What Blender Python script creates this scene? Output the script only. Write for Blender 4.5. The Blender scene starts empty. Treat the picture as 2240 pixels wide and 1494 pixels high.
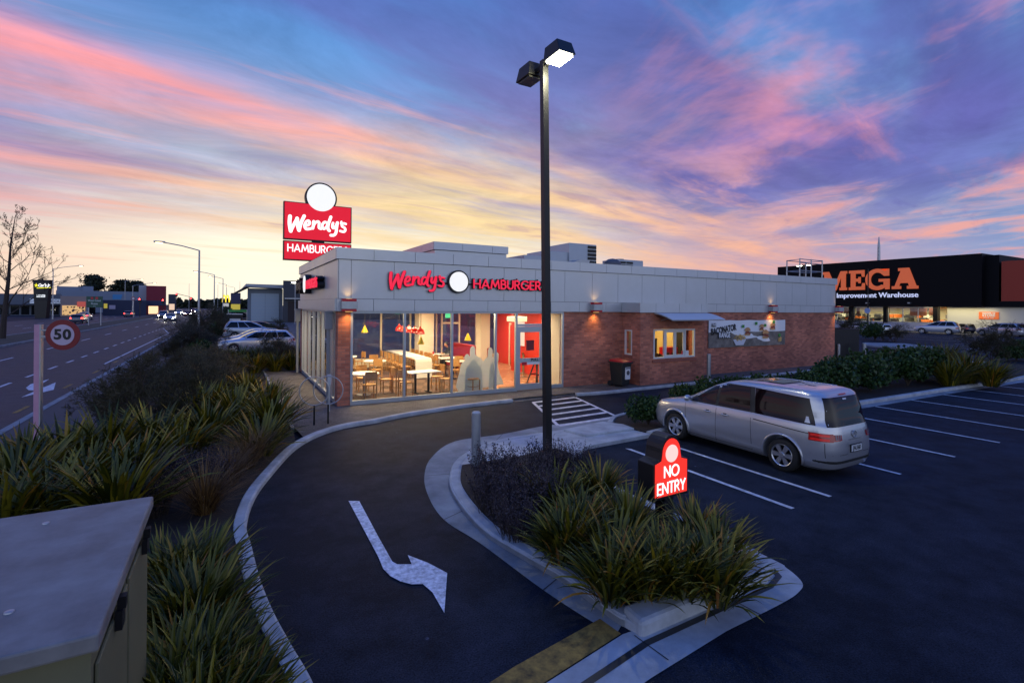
import bpy, math, random
from mathutils import Vector, Matrix, noise as mnoise
R = math.radians
random.seed(7)
SC = bpy.context.scene
COL = SC.collection
# ---------------------------------------------------------------- camera
FPX, YH, ROLL, YAW = 1096.4, 670.8, 0.0089, 0.5127
CX, CY, CH = -2.84, -15.70, 3.05
SN, CS = math.sin(YAW), math.cos(YAW)
cam_d = bpy.data.cameras.new('camera'); cam = bpy.data.objects.new('camera', cam_d); COL.objects.link(cam)
cam_d.sensor_width = 36; cam_d.lens = 36 * FPX / 2240
cam_d.shift_y = -(747 - YH) / 2240; cam_d.clip_end = 6000; cam_d.clip_start = 0.05
cam.matrix_world = Matrix.Translation((CX, CY, CH)) @ Matrix.Rotation(-YAW, 4, 'Z') @ Matrix.Rotation(R(90), 4, 'X') @ Matrix.Rotation(ROLL, 4, 'Z')
SC.camera = cam
SC.view_settings.view_transform = 'Standard'; SC.view_settings.look = 'None'
SC.view_settings.exposure = 0; SC.view_settings.gamma = 1
SC.cycles.max_bounces = 8; SC.cycles.transparent_max_bounces = 16
SC.cycles.sample_clamp_indirect = 3; SC.cycles.caustics_reflective = False; SC.cycles.caustics_refractive = False

def sr(r, g, b):
    f = lambda v: (v/255/12.92) if v/255 <= 0.04045 else ((v/255+0.055)/1.055)**2.4
    return (f(r), f(g), f(b), 1)

# ---------------------------------------------------------------- world: dusk sky
world = bpy.data.worlds.new('World'); SC.world = world; world.use_nodes = True
wt = world.node_tree; wt.nodes.clear()
class V:
    nt = wt
    def __init__(s, x): s.x = x
    def _m(s, op, *a, clamp=False):
        n = V.nt.nodes.new('ShaderNodeMath'); n.operation = op; n.use_clamp = clamp
        for i, q in enumerate((s,)+a):
            q = q.x if isinstance(q, V) else q
            if isinstance(q, (int, float)): n.inputs[i].default_value = q
            else: V.nt.links.new(q, n.inputs[i])
        return V(n.outputs[0])
    def __add__(s, o): return s._m('ADD', o)
    def __sub__(s, o): return s._m('SUBTRACT', o)
    def __mul__(s, o): return s._m('MULTIPLY', o)
    def __truediv__(s, o): return s._m('DIVIDE', o)
    __radd__ = __add__; __rmul__ = __mul__
    def sq(s): return s._m('MULTIPLY', s)
    def gauss(s, c, w):
        return ((((s - c) / w).sq()) * -1.0)._m('EXPONENT')
    def clamp(s): return s._m('ADD', 0.0, clamp=True)
    def smooth(s, a, b):
        n = V.nt.nodes.new('ShaderNodeMapRange'); n.interpolation_type = 'SMOOTHSTEP'
        V.nt.links.new(s.x, n.inputs[0]); n.inputs[1].default_value = a; n.inputs[2].default_value = b
        return V(n.outputs[0])
def vmax(a, b): return a._m('MAXIMUM', b)
def cmix(f, a, b):
    n = V.nt.nodes.new('ShaderNodeMix'); n.data_type = 'RGBA'; n.clamp_factor = True
    for i, q in ((0, f), (6, a), (7, b)):
        q = q.x if isinstance(q, V) else q
        if isinstance(q, (tuple, int, float)): n.inputs[i].default_value = q
        else: V.nt.links.new(q, n.inputs[i])
    return n.outputs[2]
def vnoise(x, y, z, scale, detail=4, rough=0.55, dist=0.0):
    c = V.nt.nodes.new('ShaderNodeCombineXYZ')
    for i, q in enumerate((x, y, z)):
        q = q.x if isinstance(q, V) else q
        if isinstance(q, (int, float)): c.inputs[i].default_value = q
        else: V.nt.links.new(q, c.inputs[i])
    n = V.nt.nodes.new('ShaderNodeTexNoise'); V.nt.links.new(c.outputs[0], n.inputs['Vector'])
    n.inputs['Scale'].default_value = scale; n.inputs['Detail'].default_value = detail
    n.inputs['Roughness'].default_value = rough; n.inputs['Distortion'].default_value = dist
    return V(n.outputs[0])

def build_sky():
    tc = wt.nodes.new('ShaderNodeTexCoord'); sp = wt.nodes.new('ShaderNodeSeparateXYZ')
    wt.links.new(tc.outputs['Generated'], sp.inputs[0])
    x, y, z = (V(sp.outputs[i]) for i in range(3))
    X = x * CS - y * SN; Y = x * SN + y * CS          # east / north turned to the sunset side
    hyp = (X.sq() + Y.sq())._m('SQRT')
    b = z / vmax(hyp, V(0.001) if False else 0.001)    # tan(elevation)
    az = X._m('ARCTAN2', Y)
    zi = z + (z * -22.0)._m('EXPONENT') * 0.05
    px, py = X / zi, Y / zi
    q = (py - px) * 0.7071; s = (py + px) * 0.7071
    w0 = vnoise(s * 0.30, q * 0.6, 3.1, 1.0, 3, 0.5)
    w1 = vnoise(s * 1.1, q * 1.9, 9.1, 1.0, 5, 0.6)
    qq = q + (w0 - 0.5) * 1.5 + (w1 - 0.5) * 0.7
    n1 = vnoise(s * 0.30, q * 1.25, 0.0, 1.0, 6, 0.6, 0.3)
    n2 = vnoise(s * 0.24, q * 0.85, 7.7, 1.0, 5, 0.55, 0.2)
    n3 = vnoise(px * 0.8, py * 0.42, 4.4, 1.0, 6, 0.62, 0.5)
    n4 = vnoise(px * 0.35, py * 0.35, 1.4, 1.0, 3, 0.5)
    n5 = vnoise(s * 0.5, q * 1.9, 5.0, 1.0, 5, 0.58, 0.5)
    right = az.smooth(0.05, 0.65)
    warm = az.gauss(-0.18, 0.66) * b.gauss(0.08, 0.33)
    # clear sky
    c = cmix(b.smooth(0.12, 0.75), sr(122, 165, 215), sr(78, 140, 215))
    
    hor = cmix(az.smooth(-0.85, -0.45), sr(250, 220, 196), (1.15, 1.06, 0.84, 1))
    hor = cmix(az.smooth(-0.05, 0.45), hor, sr(246, 178, 160))
    hor = cmix(az.smooth(0.5, 0.95), hor, sr(132, 160, 205))
    c = cmix((b.gauss(0.0, 0.21) * (0.40 + az.gauss(-0.4, 0.8) * 0.9)).clamp() , c, hor)
    # broad violet cloud sheet, then blue-grey bodies
    sheet = n2.smooth(0.40, 0.58) * b.smooth(0.10, 0.28)
    c = cmix(sheet * 0.90, c, cmix(warm, cmix(az.smooth(-0.2, 0.7), sr(80, 112, 190), sr(88, 92, 170)), sr(172, 148, 186)))
    mid = n4.smooth(0.40, 0.62) * b.smooth(0.10, 0.3)
    c = cmix(mid * 0.55, c, sr(126, 108, 186))
    midr = az.gauss(0.33, 0.26) * b.gauss(0.27, 0.13) * n1.smooth(0.35, 0.6)
    c = cmix(midr * 0.8, c, sr(104, 104, 178))
    # long lit bands running away to the right
    A = qq.gauss(2.9, 0.42) * s.smooth(-2.4, -0.8)
    A2 = qq.gauss(2.35, 0.20) * 0.55 * s.smooth(1.0, 3.0)
    B = qq.gauss(4.7, 0.6) * 0.85
    D = qq.gauss(6.6, 0.9) * 0.7
    L = vmax(vmax(A, B), vmax(A2, D)) * (0.45 + n5.smooth(0.30, 0.62) * 0.65)
    gen = n1.smooth(0.52, 0.70) * 0.75
    rc = n3.smooth(0.48, 0.66) * right * b.smooth(0.02, 0.12) * 0.88
    L = vmax(vmax(L, gen * (0.25 + b.gauss(0.25, 0.3))), rc).clamp()
    L = L * (1.0 + b.gauss(0.0, 0.10) * az.gauss(-0.45, 0.50) * -0.97)
    pink = cmix(az.smooth(-0.1, 0.8), sr(240, 158, 176), sr(224, 148, 172))
    pink = cmix(b.gauss(0.12, 0.10) * az.smooth(0.1, 0.5), pink, sr(244, 172, 160))
    lit = cmix((warm * 1.4 - 0.28).clamp(), pink, sr(255, 214, 162))
    lit = cmix(A * b.smooth(0.24, 0.36) * 0.7, lit, sr(246, 158, 164))
    c = cmix(L, c, lit)
    # blaze of yellow low in the middle
    blaze = az.gauss(-0.14, 0.30) * b.gauss(0.19, 0.10) * (0.25 + n5.smooth(0.35, 0.6) * 0.75)
    c = cmix((blaze * 0.8).clamp(), c, sr(255, 228, 168))
    # slate shadow streaks over it
    sh = n5.smooth(0.58, 0.72) * b.smooth(0.05, 0.16) * 0.5
    c = cmix(sh, c, cmix(warm, sr(92, 104, 180), sr(200, 160, 176)))
    dk = n3.smooth(0.56, 0.40) * right * b.smooth(0.05, 0.2) * 0.55
    c = cmix(dk, c, sr(94, 104, 178))
    tl = az.gauss(-0.85, 0.35) * b.smooth(0.42, 0.6)
    c = cmix(tl * 0.55, c, sr(96, 110, 186))
    n6 = vnoise(s * 1.1, q * 1.6, 2.2, 1.0, 7, 0.68, 0.6)
    gr = V.nt.nodes.new('ShaderNodeVectorMath'); gr.operation = 'SCALE'; V.nt.links.new(c, gr.inputs[0])
    V.nt.links.new((1.0 + (n6 - 0.5) * (b.smooth(0.05, 0.25) * 0.85)).x, gr.inputs['Scale']); c = gr.outputs[0]
    # below horizon
    c = cmix(z.smooth(0.0, -0.04), c, sr(40, 42, 60))
    # unseen sky, set for its light: blue overhead, bright pale band behind the camera
    c = cmix(b.smooth(0.75, 1.6), c, (0.045, 0.19, 0.80, 1))
    back = Y.smooth(0.05, -0.35)
    c = cmix(back, c, cmix(b.smooth(0.05, 0.75), (0.93, 1.03, 1.28, 1), (0.035, 0.14, 0.62, 1)))
    bg = wt.nodes.new('ShaderNodeBackground'); wt.links.new(c, bg.inputs[0]); bg.inputs[1].default_value = 1.0
    out = wt.nodes.new('ShaderNodeOutputWorld'); wt.links.new(bg.outputs[0], out.inputs[0])
build_sky()
world.cycles.sampling_method = 'MANUAL'; world.cycles.sample_map_resolution = 512
# ---------------------------------------------------------------- picking points on the site
def ray(px, py):
    a = (px - 1120) / FPX; b = (YH - py) / FPX
    X = a * math.cos(ROLL) + b * math.sin(ROLL); Z = b * math.cos(ROLL) - a * math.sin(ROLL)
    return (X * CS + SN, -X * SN + CS, Z)
def G(px, py, z=-0.1):
    d = ray(px, py); t = (z - CH) / d[2]; return (CX + d[0]*t, CY + d[1]*t)
def PY(px, py, y):
    d = ray(px, py); t = (y - CY) / d[1]; return (CX + d[0]*t, CH + d[2]*t)
def PX(px, py, x):
    d = ray(px, py); t = (x - CX) / d[0]; return (CY + d[1]*t, CH + d[2]*t)
def PD(px, py, D):
    d = ray(px, py); return (CX + d[0]*D, CY + d[1]*D, CH + d[2]*D)

# ---------------------------------------------------------------- mesh builder
class MB:
    def __init__(s): s.v = []; s.f = []; s.m = []; s.t = []; s.mi = 0; s.tv = 0.5
    def add(s, vs, fs, M=None):
        o = len(s.v)
        for p in vs:
            p = Vector(p)
            if M is not None: p = M @ p
            s.v.append(p[:])
        for f in fs:
            s.f.append([i + o for i in f]); s.m.append(s.mi); s.t.append(s.tv)
        return s
    def box(s, a, b, M=None):
        (x0, y0, z0), (x1, y1, z1) = a, b
        x0, x1 = min(x0, x1), max(x0, x1); y0, y1 = min(y0, y1), max(y0, y1); z0, z1 = min(z0, z1), max(z0, z1)
        return s.add([(x0,y0,z0),(x1,y0,z0),(x1,y1,z0),(x0,y1,z0),(x0,y0,z1),(x1,y0,z1),(x1,y1,z1),(x0,y1,z1)],
                     [(0,3,2,1),(4,5,6,7),(0,1,5,4),(1,2,6,5),(2,3,7,6),(3,0,4,7)], M)
    def prism(s, poly, z0, z1, M=None):
        n = len(poly)
        ar = sum(poly[i][0]*poly[(i+1)%n][1]-poly[(i+1)%n][0]*poly[i][1] for i in range(n))
        if ar < 0: poly = poly[::-1]
        vs = [(p[0],p[1],z0) for p in poly] + [(p[0],p[1],z1) for p in poly]
        fs = [tuple(range(n))[::-1], tuple(range(n, 2*n))] + [(i,(i+1)%n,n+(i+1)%n,n+i) for i in range(n)]
        return s.add(vs, fs, M)
    def sheet(s, poly, z, M=None):
        n = len(poly)
        ar = sum(poly[i][0]*poly[(i+1)%n][1]-poly[(i+1)%n][0]*poly[i][1] for i in range(n))
        if ar < 0: poly = poly[::-1]
        return s.add([(p[0],p[1],z) for p in poly], [tuple(range(n))], M)
    def tube(s, pts, rad, n=8, M=None, caps=True, sq=(1, 1)):
        pts = [Vector(p) for p in pts]; k = len(pts)
        if not isinstance(rad, (list, tuple)): rad = [rad]*k
        rings = []; up = Vector((0,0,1)); prev = None
        for i, p in enumerate(pts):
            d = (pts[min(i+1,k-1)] - pts[max(i-1,0)])
            if d.length < 1e-9: d = Vector((0,0,1))
            d.normalize()
            if prev is None:
                a = d.cross(Vector((0,0,1)) if abs(d.z) < .95 else Vector((1,0,0)))
            else:
                a = prev - d * prev.dot(d)
                if a.length < 1e-6: a = d.orthogonal()
            a.normalize(); prev = a; b = d.cross(a)
            rings.append([p + a*math.cos(2*math.pi*j/n)*rad[i]*sq[0] + b*math.sin(2*math.pi*j/n)*rad[i]*sq[1] for j in range(n)])
        vs = [v for r in rings for v in r]
        fs = [(i*n+j, i*n+(j+1)%n, (i+1)*n+(j+1)%n, (i+1)*n+j) for i in range(k-1) for j in range(n)]
        if caps: fs += [tuple(range(n))[::-1], tuple(range((k-1)*n, k*n))]
        return s.add(vs, fs, M)
    def cyl(s, p0, p1, r0, r1=None, n=16, M=None):
        return s.tube([p0, p1], [r0, r0 if r1 is None else r1], n, M)
    def lathe(s, prof, n=24, M=None, axis='Z'):
        k = len(prof); vs = []
        for r, z in prof:
            for j in range(n):
                a = 2*math.pi*j/n
                c = (r*math.cos(a), r*math.sin(a), z)
                if axis == 'Y': c = (c[0], z, c[1])
                vs.append(c)
        fs = [(i*n+j, i*n+(j+1)%n, (i+1)*n+(j+1)%n, (i+1)*n+j) for i in range(k-1) for j in range(n)]
        return s.add(vs, fs, M)
    def grid(s, P, nu, nv, M=None):
        vs = [P(i/nu, j/nv) for i in range(nu+1) for j in range(nv+1)]
        fs = [(i*(nv+1)+j, (i+1)*(nv+1)+j, (i+1)*(nv+1)+j+1, i*(nv+1)+j+1) for i in range(nu) for j in range(nv)]
        return s.add(vs, fs, M)
    def build(s, name, mat, parent=None, smooth=False, bevel=0, loc=None, tint=False):
        me = bpy.data.meshes.new(name); me.from_pydata(s.v, [], s.f)
        mats = mat if isinstance(mat, (list, tuple)) else [mat]
        for m in mats: me.materials.append(m)
        if len(mats) > 1: me.polygons.foreach_set('material_index', s.m)
        if tint:
            at = me.attributes.new('tint', 'FLOAT', 'FACE'); at.data.foreach_set('value', s.t)
        if smooth: me.polygons.foreach_set('use_smooth', [True]*len(me.polygons))
        me.update()
        o = bpy.data.objects.new(name, me); COL.objects.link(o)
        if parent is not None: o.parent = parent
        if loc is not None: o.location = loc
        if bevel:
            b = o.modifiers.new('bevel', 'BEVEL'); b.width = bevel; b.segments = 2; b.limit_method = 'ANGLE'
        if smooth == 'auto' or bevel:
            pass
        return o
def build_split(mb, name, mat, parent, **k):
    par = list(range(len(mb.v)))
    def fd(a):
        while par[a] != a: par[a] = par[par[a]]; a = par[a]
        return a
    for f in mb.f:
        for b_ in f[1:]: par[fd(b_)] = fd(f[0])
    grp = {}
    for i, f in enumerate(mb.f): grp.setdefault(fd(f[0]), []).append(i)
    out = []
    for fs in grp.values():
        m = MB(); ids = {}
        for i in fs:
            for v in mb.f[i]:
                if v not in ids: ids[v] = len(m.v); m.v.append(mb.v[v])
            m.f.append([ids[v] for v in mb.f[i]]); m.m.append(mb.m[i]); m.t.append(mb.t[i])
        out.append(m.build(name, mat, parent, **k))
    return out
def thing(name, label, cat, loc=(0,0,0), rz=0, group=None):
    o = bpy.data.objects.new(name, None); COL.objects.link(o); o.empty_display_size = .2
    o.location = loc; o.rotation_euler = (0,0,rz); o['label'] = label; o['category'] = cat
    if group: o['group'] = group
    return o
def tag(o, label, cat, group=None):
    o['label'] = label; o['category'] = cat
    if group: o['group'] = group
    return o
def struct(o): o['kind'] = 'structure'; return o
def stuff(o, label=None, cat=None):
    o['kind'] = 'stuff'
    if label: o['label'] = label; o['category'] = cat
    return o
def dup(root, loc=None, rz=None, scale=None, label=None, group=None):
    def rec(o, par):
        c = o.copy(); COL.objects.link(c)
        if par is not None: c.parent = par
        for ch in o.children: rec(ch, c)
        return c
    r = rec(root, None)
    if loc is not None: r.location = loc
    if rz is not None: r.rotation_euler = (0,0,rz)
    if scale is not None: r.scale = (scale,)*3 if isinstance(scale, (int,float)) else scale
    if label: r['label'] = label
    if group: r['group'] = group
    return r
def T(x=0,y=0,z=0,rz=0,rx=0,ry=0,s=1):
    return Matrix.Translation((x,y,z)) @ Matrix.Rotation(rz,4,'Z') @ Matrix.Rotation(ry,4,'Y') @ Matrix.Rotation(rx,4,'X') @ Matrix.Scale(s,4)

# text as mesh: local x right, local y up, local z toward the reader
def text_into(mb, body, size, M, ext=0.004, align='CENTER', bold=0.0, sx=1.0, shear=0.0, space=1.0):
    c = bpy.data.curves.new('t', 'FONT'); c.body = body; c.size = size; c.extrude = ext; c.align_x = align
    c.align_y = 'CENTER'; c.offset = bold; c.shear = shear; c.space_character = space; c.resolution_u = 3
    o = bpy.data.objects.new('t', c); COL.objects.link(o)
    dg = bpy.context.evaluated_depsgraph_get(); me = bpy.data.meshes.new_from_object(o.evaluated_get(dg))
    vs = [(v.co.x*sx, v.co.y, v.co.z) for v in me.vertices]; fs = [tuple(p.vertices) for p in me.polygons]
    bpy.data.objects.remove(o); bpy.data.curves.remove(c); bpy.data.meshes.remove(me)
    mb.add(vs, fs, M); return mb
FRONT = Matrix.Rotation(R(90),4,'X')                                  # text on a wall facing -y
LEFTW = Matrix.Rotation(R(-90),4,'Z') @ Matrix.Rotation(R(90),4,'X')   # text on a wall facing -x

# ---------------------------------------------------------------- materials
MATS = {}
def nod(m): return m.node_tree.nodes, m.node_tree.links
def base_mat(name):
    m = bpy.data.materials.new(name); m.use_nodes = True
    b = m.node_tree.nodes['Principled BSDF']; return m, b
def M(name, col, rough=.6, metal=0, emit=None, es=0, var=0.0, vs=3.0, bump=0.0, bs=40.0, coat=0, spec=.5):
    if name in MATS: return MATS[name]
    m, b = base_mat(name); n, l = nod(m)
    col = tuple(col[:3]) + (1,)
    b.inputs['Base Color'].default_value = col; b.inputs['Roughness'].default_value = rough
    b.inputs['Metallic'].default_value = metal; b.inputs['Specular IOR Level'].default_value = spec
    if coat: b.inputs['Coat Weight'].default_value = coat; b.inputs['Coat Roughness'].default_value = .04
    if emit: b.inputs['Emission Color'].default_value = tuple(emit[:3]) + (1,); b.inputs['Emission Strength'].default_value = es
    if var or bump:
        tc = n.new('ShaderNodeTexCoord')
    if var:
        t = n.new('ShaderNodeTexNoise'); t.inputs['Scale'].default_value = vs; t.inputs['Detail'].default_value = 6; t.inputs['Roughness'].default_value = .65
        l.new(tc.outputs['Object'], t.inputs['Vector'])
        r = n.new('ShaderNodeMapRange'); l.new(t.outputs[0], r.inputs[0]); r.inputs[1].default_value = .3; r.inputs[2].default_value = .7
        r.inputs[3].default_value = 1-var; r.inputs[4].default_value = 1+var
        x = n.new('ShaderNodeVectorMath'); x.operation = 'SCALE'; x.inputs[0].default_value = col[:3]; l.new(r.outputs[0], x.inputs['Scale'])
        l.new(x.outputs[0], b.inputs['Base Color'])
        r2 = n.new('ShaderNodeMapRange'); l.new(t.outputs[0], r2.inputs[0]); r2.inputs[3].default_value = max(0.02, rough-.12); r2.inputs[4].default_value = min(1, rough+.12)
        l.new(r2.outputs[0], b.inputs['Roughness'])
    if bump:
        t = n.new('ShaderNodeTexNoise'); t.inputs['Scale'].default_value = bs; t.inputs['Detail'].default_value = 5
        l.new(tc.outputs['Object'], t.inputs['Vector'])
        u = n.new('ShaderNodeBump'); u.inputs['Strength'].default_value = bump; u.inputs['Distance'].default_value = .01
        l.new(t.outputs[0], u.inputs['Height']); l.new(u.outputs[0], b.inputs['Normal'])
    MATS[name] = m; return m
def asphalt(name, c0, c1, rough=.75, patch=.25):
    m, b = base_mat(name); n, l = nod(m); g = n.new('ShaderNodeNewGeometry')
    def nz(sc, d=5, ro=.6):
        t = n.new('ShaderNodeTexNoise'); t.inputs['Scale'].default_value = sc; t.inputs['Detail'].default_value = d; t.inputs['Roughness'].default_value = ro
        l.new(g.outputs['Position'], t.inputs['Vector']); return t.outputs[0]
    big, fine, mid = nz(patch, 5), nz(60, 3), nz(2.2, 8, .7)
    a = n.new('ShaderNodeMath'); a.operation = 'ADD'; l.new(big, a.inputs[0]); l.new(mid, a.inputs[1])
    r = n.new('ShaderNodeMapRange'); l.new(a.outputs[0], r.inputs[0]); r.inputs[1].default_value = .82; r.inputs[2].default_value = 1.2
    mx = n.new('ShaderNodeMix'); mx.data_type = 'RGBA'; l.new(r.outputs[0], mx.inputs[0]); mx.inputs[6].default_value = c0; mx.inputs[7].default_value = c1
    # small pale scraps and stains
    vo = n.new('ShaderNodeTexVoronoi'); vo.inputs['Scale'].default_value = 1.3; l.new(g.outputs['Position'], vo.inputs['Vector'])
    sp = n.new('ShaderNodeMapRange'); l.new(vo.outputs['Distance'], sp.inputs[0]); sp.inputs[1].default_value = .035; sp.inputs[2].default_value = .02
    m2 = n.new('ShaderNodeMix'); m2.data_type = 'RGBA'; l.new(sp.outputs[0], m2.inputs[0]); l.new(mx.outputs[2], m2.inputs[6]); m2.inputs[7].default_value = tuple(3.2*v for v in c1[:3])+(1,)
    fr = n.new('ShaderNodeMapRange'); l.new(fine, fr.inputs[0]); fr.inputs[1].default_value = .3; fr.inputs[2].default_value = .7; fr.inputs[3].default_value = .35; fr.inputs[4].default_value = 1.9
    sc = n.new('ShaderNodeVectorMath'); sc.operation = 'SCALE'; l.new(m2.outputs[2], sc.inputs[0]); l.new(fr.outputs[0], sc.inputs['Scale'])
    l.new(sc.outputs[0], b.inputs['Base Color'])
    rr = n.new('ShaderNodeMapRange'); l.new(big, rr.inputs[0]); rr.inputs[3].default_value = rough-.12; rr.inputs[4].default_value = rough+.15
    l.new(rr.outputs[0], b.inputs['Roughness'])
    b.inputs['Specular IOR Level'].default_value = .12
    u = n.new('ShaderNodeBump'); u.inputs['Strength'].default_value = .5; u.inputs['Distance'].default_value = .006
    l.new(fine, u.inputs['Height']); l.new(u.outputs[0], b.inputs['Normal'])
    MATS[name] = m; return m
def brick_mat():
    m, b = base_mat('brick'); n, l = nod(m); g = n.new('ShaderNodeNewGeometry')
    s = n.new('ShaderNodeSeparateXYZ'); l.new(g.outputs['Position'], s.inputs[0])
    a = n.new('ShaderNodeMath'); a.operation = 'ADD'; l.new(s.outputs[0], a.inputs[0]); l.new(s.outputs[1], a.inputs[1])
    c = n.new('ShaderNodeCombineXYZ'); l.new(a.outputs[0], c.inputs[0]); l.new(s.outputs[2], c.inputs[1])
    t = n.new('ShaderNodeTexBrick'); l.new(c.outputs[0], t.inputs[0]); t.inputs['Scale'].default_value = 1
    t.inputs['Brick Width'].default_value = .24; t.inputs['Row Height'].default_value = .086; t.inputs['Mortar Size'].default_value = .006
    t.inputs['Color1'].default_value = (.56,.195,.115,1); t.inputs['Color2'].default_value = (.31,.10,.065,1); t.inputs['Mortar'].default_value = (.26,.17,.14,1)
    t.inputs['Bias'].default_value = 0.0; t.inputs['Mortar Smooth'].default_value = .2
    z = n.new('ShaderNodeTexNoise'); z.inputs['Scale'].default_value = .7; z.inputs['Detail'].default_value = 6; l.new(g.outputs['Position'], z.inputs['Vector'])
    r = n.new('ShaderNodeMapRange'); l.new(z.outputs[0], r.inputs[0]); r.inputs[1].default_value=.3; r.inputs[2].default_value=.7; r.inputs[3].default_value = .72; r.inputs[4].default_value = 1.25
    x = n.new('ShaderNodeVectorMath'); x.operation = 'SCALE'; l.new(t.outputs[0], x.inputs[0]); l.new(r.outputs[0], x.inputs['Scale'])
    l.new(x.outputs[0], b.inputs['Base Color']); b.inputs['Roughness'].default_value = .85
    u = n.new('ShaderNodeBump'); u.inputs['Strength'].default_value = .6; u.inputs['Distance'].default_value = .006; u.invert = True
    l.new(t.outputs['Fac'], u.inputs['Height']); l.new(u.outputs[0], b.inputs['Normal'])
    MATS['brick'] = m; return m
def leaf_mat(name, cols, rough=.5):
    m, b = base_mat(name); n, l = nod(m)
    at = n.new('ShaderNodeAttribute'); at.attribute_name = 'tint'
    cr = n.new('ShaderNodeValToRGB'); e = cr.color_ramp.elements
    while len(e) < len(cols): e.new(.5)
    for i, c in enumerate(cols): e[i].position = i/(len(cols)-1); e[i].color = tuple(c)+(1,)
    l.new(at.outputs['Fac'], cr.inputs[0]); l.new(cr.outputs[0], b.inputs['Base Color']); b.inputs['Roughness'].default_value = rough
    b.inputs['Specular IOR Level'].default_value = .3
    MATS[name] = m; return m
def glass_mat(name='window_glass', tint=(.93,.95,.95), k=1.15):
    m = bpy.data.materials.new(name); m.use_nodes = True; n, l = nod(m); n.clear()
    o = n.new('ShaderNodeOutputMaterial'); mx = n.new('ShaderNodeMixShader'); ge = n.new('ShaderNodeNewGeometry')
    d = n.new('ShaderNodeVectorMath'); d.operation = 'DOT_PRODUCT'; l.new(ge.outputs['Incoming'], d.inputs[0]); l.new(ge.outputs['Normal'], d.inputs[1])
    def mt(op, a, b=None):
        q = n.new('ShaderNodeMath'); q.operation = op
        for i, v in enumerate((a, b)):
            if v is None: continue
            if isinstance(v, (int, float)): q.inputs[i].default_value = v
            else: l.new(v, q.inputs[i])
        return q.outputs[0]
    f = mt('ADD', mt('MULTIPLY', mt('POWER', mt('SUBTRACT', 1.0, mt('ABSOLUTE', d.outputs['Value'])), 5.0), .96), .04)
    t = n.new('ShaderNodeBsdfTransparent'); t.inputs[0].default_value = tint+(1,); g = n.new('ShaderNodeBsdfGlossy'); g.inputs['Roughness'].default_value = .01
    l.new(mt('MULTIPLY', f, k), mx.inputs[0]); l.new(t.outputs[0], mx.inputs[1]); l.new(g.outputs[0], mx.inputs[2]); l.new(mx.outputs[0], o.inputs[0])
    MATS[name] = m; return m
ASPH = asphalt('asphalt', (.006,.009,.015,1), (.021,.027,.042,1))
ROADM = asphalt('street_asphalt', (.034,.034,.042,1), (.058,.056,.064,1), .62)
PAVE = asphalt('aggregate_paving', (.085,.078,.072,1), (.15,.14,.125,1), .8, .5)
BRICK = brick_mat(); GLASS = glass_mat()
CONC = M('concrete', (.40,.42,.43), .9, spec=.2, var=.28, vs=2.2, bump=.3, bs=60)
CONC2 = M('concrete_channel', (.25,.27,.28), .9, spec=.2, var=.35, vs=1.6, bump=.35, bs=50)
SOIL = M('soil', (.018,.013,.011), .95, var=.5, vs=9, bump=1, bs=30)
PAINTW = M('road_paint_white', (.62,.63,.65), .7, var=.35, vs=7, bump=.2, bs=80)
PAINTY = M('road_paint_yellow', (.26,.155,.03), .8, var=.75, vs=9, bump=.2, bs=80)
PANEL = M('fascia_panel', (.50,.52,.54), .38, metal=.5, var=.07, vs=.8)
PANELB = M('fascia_joint', (.02,.02,.025), .8)
ALU = M('powder_aluminium', (.42,.46,.50), .4, metal=.6)
CREAM = M('cream_frame', (.62,.55,.42), .5)
BLK = M('black_metal', (.012,.012,.014), .45, metal=.3)
BLKP = M('black_plastic', (.015,.016,.016), .5)
REDP = M('red_panel', (.50,.01,.025), .45)
STEEL = M('galvanised_steel', (.40,.42,.44), .45, metal=.7, var=.12, vs=6)
WHITE = M('white_laminate', (.78,.76,.70), .35)
WOOD = M('beech_wood', (.46,.24,.08), .42, var=.2, vs=14)
WOOD2 = M('dark_beech', (.22,.11,.05), .42, var=.2, vs=14)
REDW = M('red_wall', (.62,.035,.02), .5)
CREAMW = M('cream_wall', (.70,.62,.50), .7)
def emis(name, col, s): return M(name, tuple(.3*c for c in col[:3]), .5, emit=col, es=s)
def hexa(c): return sr(int(c[0:2],16), int(c[2:4],16), int(c[4:6],16))
RUB = M('tyre_rubber', (.012,.012,.012), .8)
RIM = M('alloy_rim', (.55,.56,.58), .3, metal=.85)
CARG = M('car_glass', (.006,.008,.010), .04, spec=.3)

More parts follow.
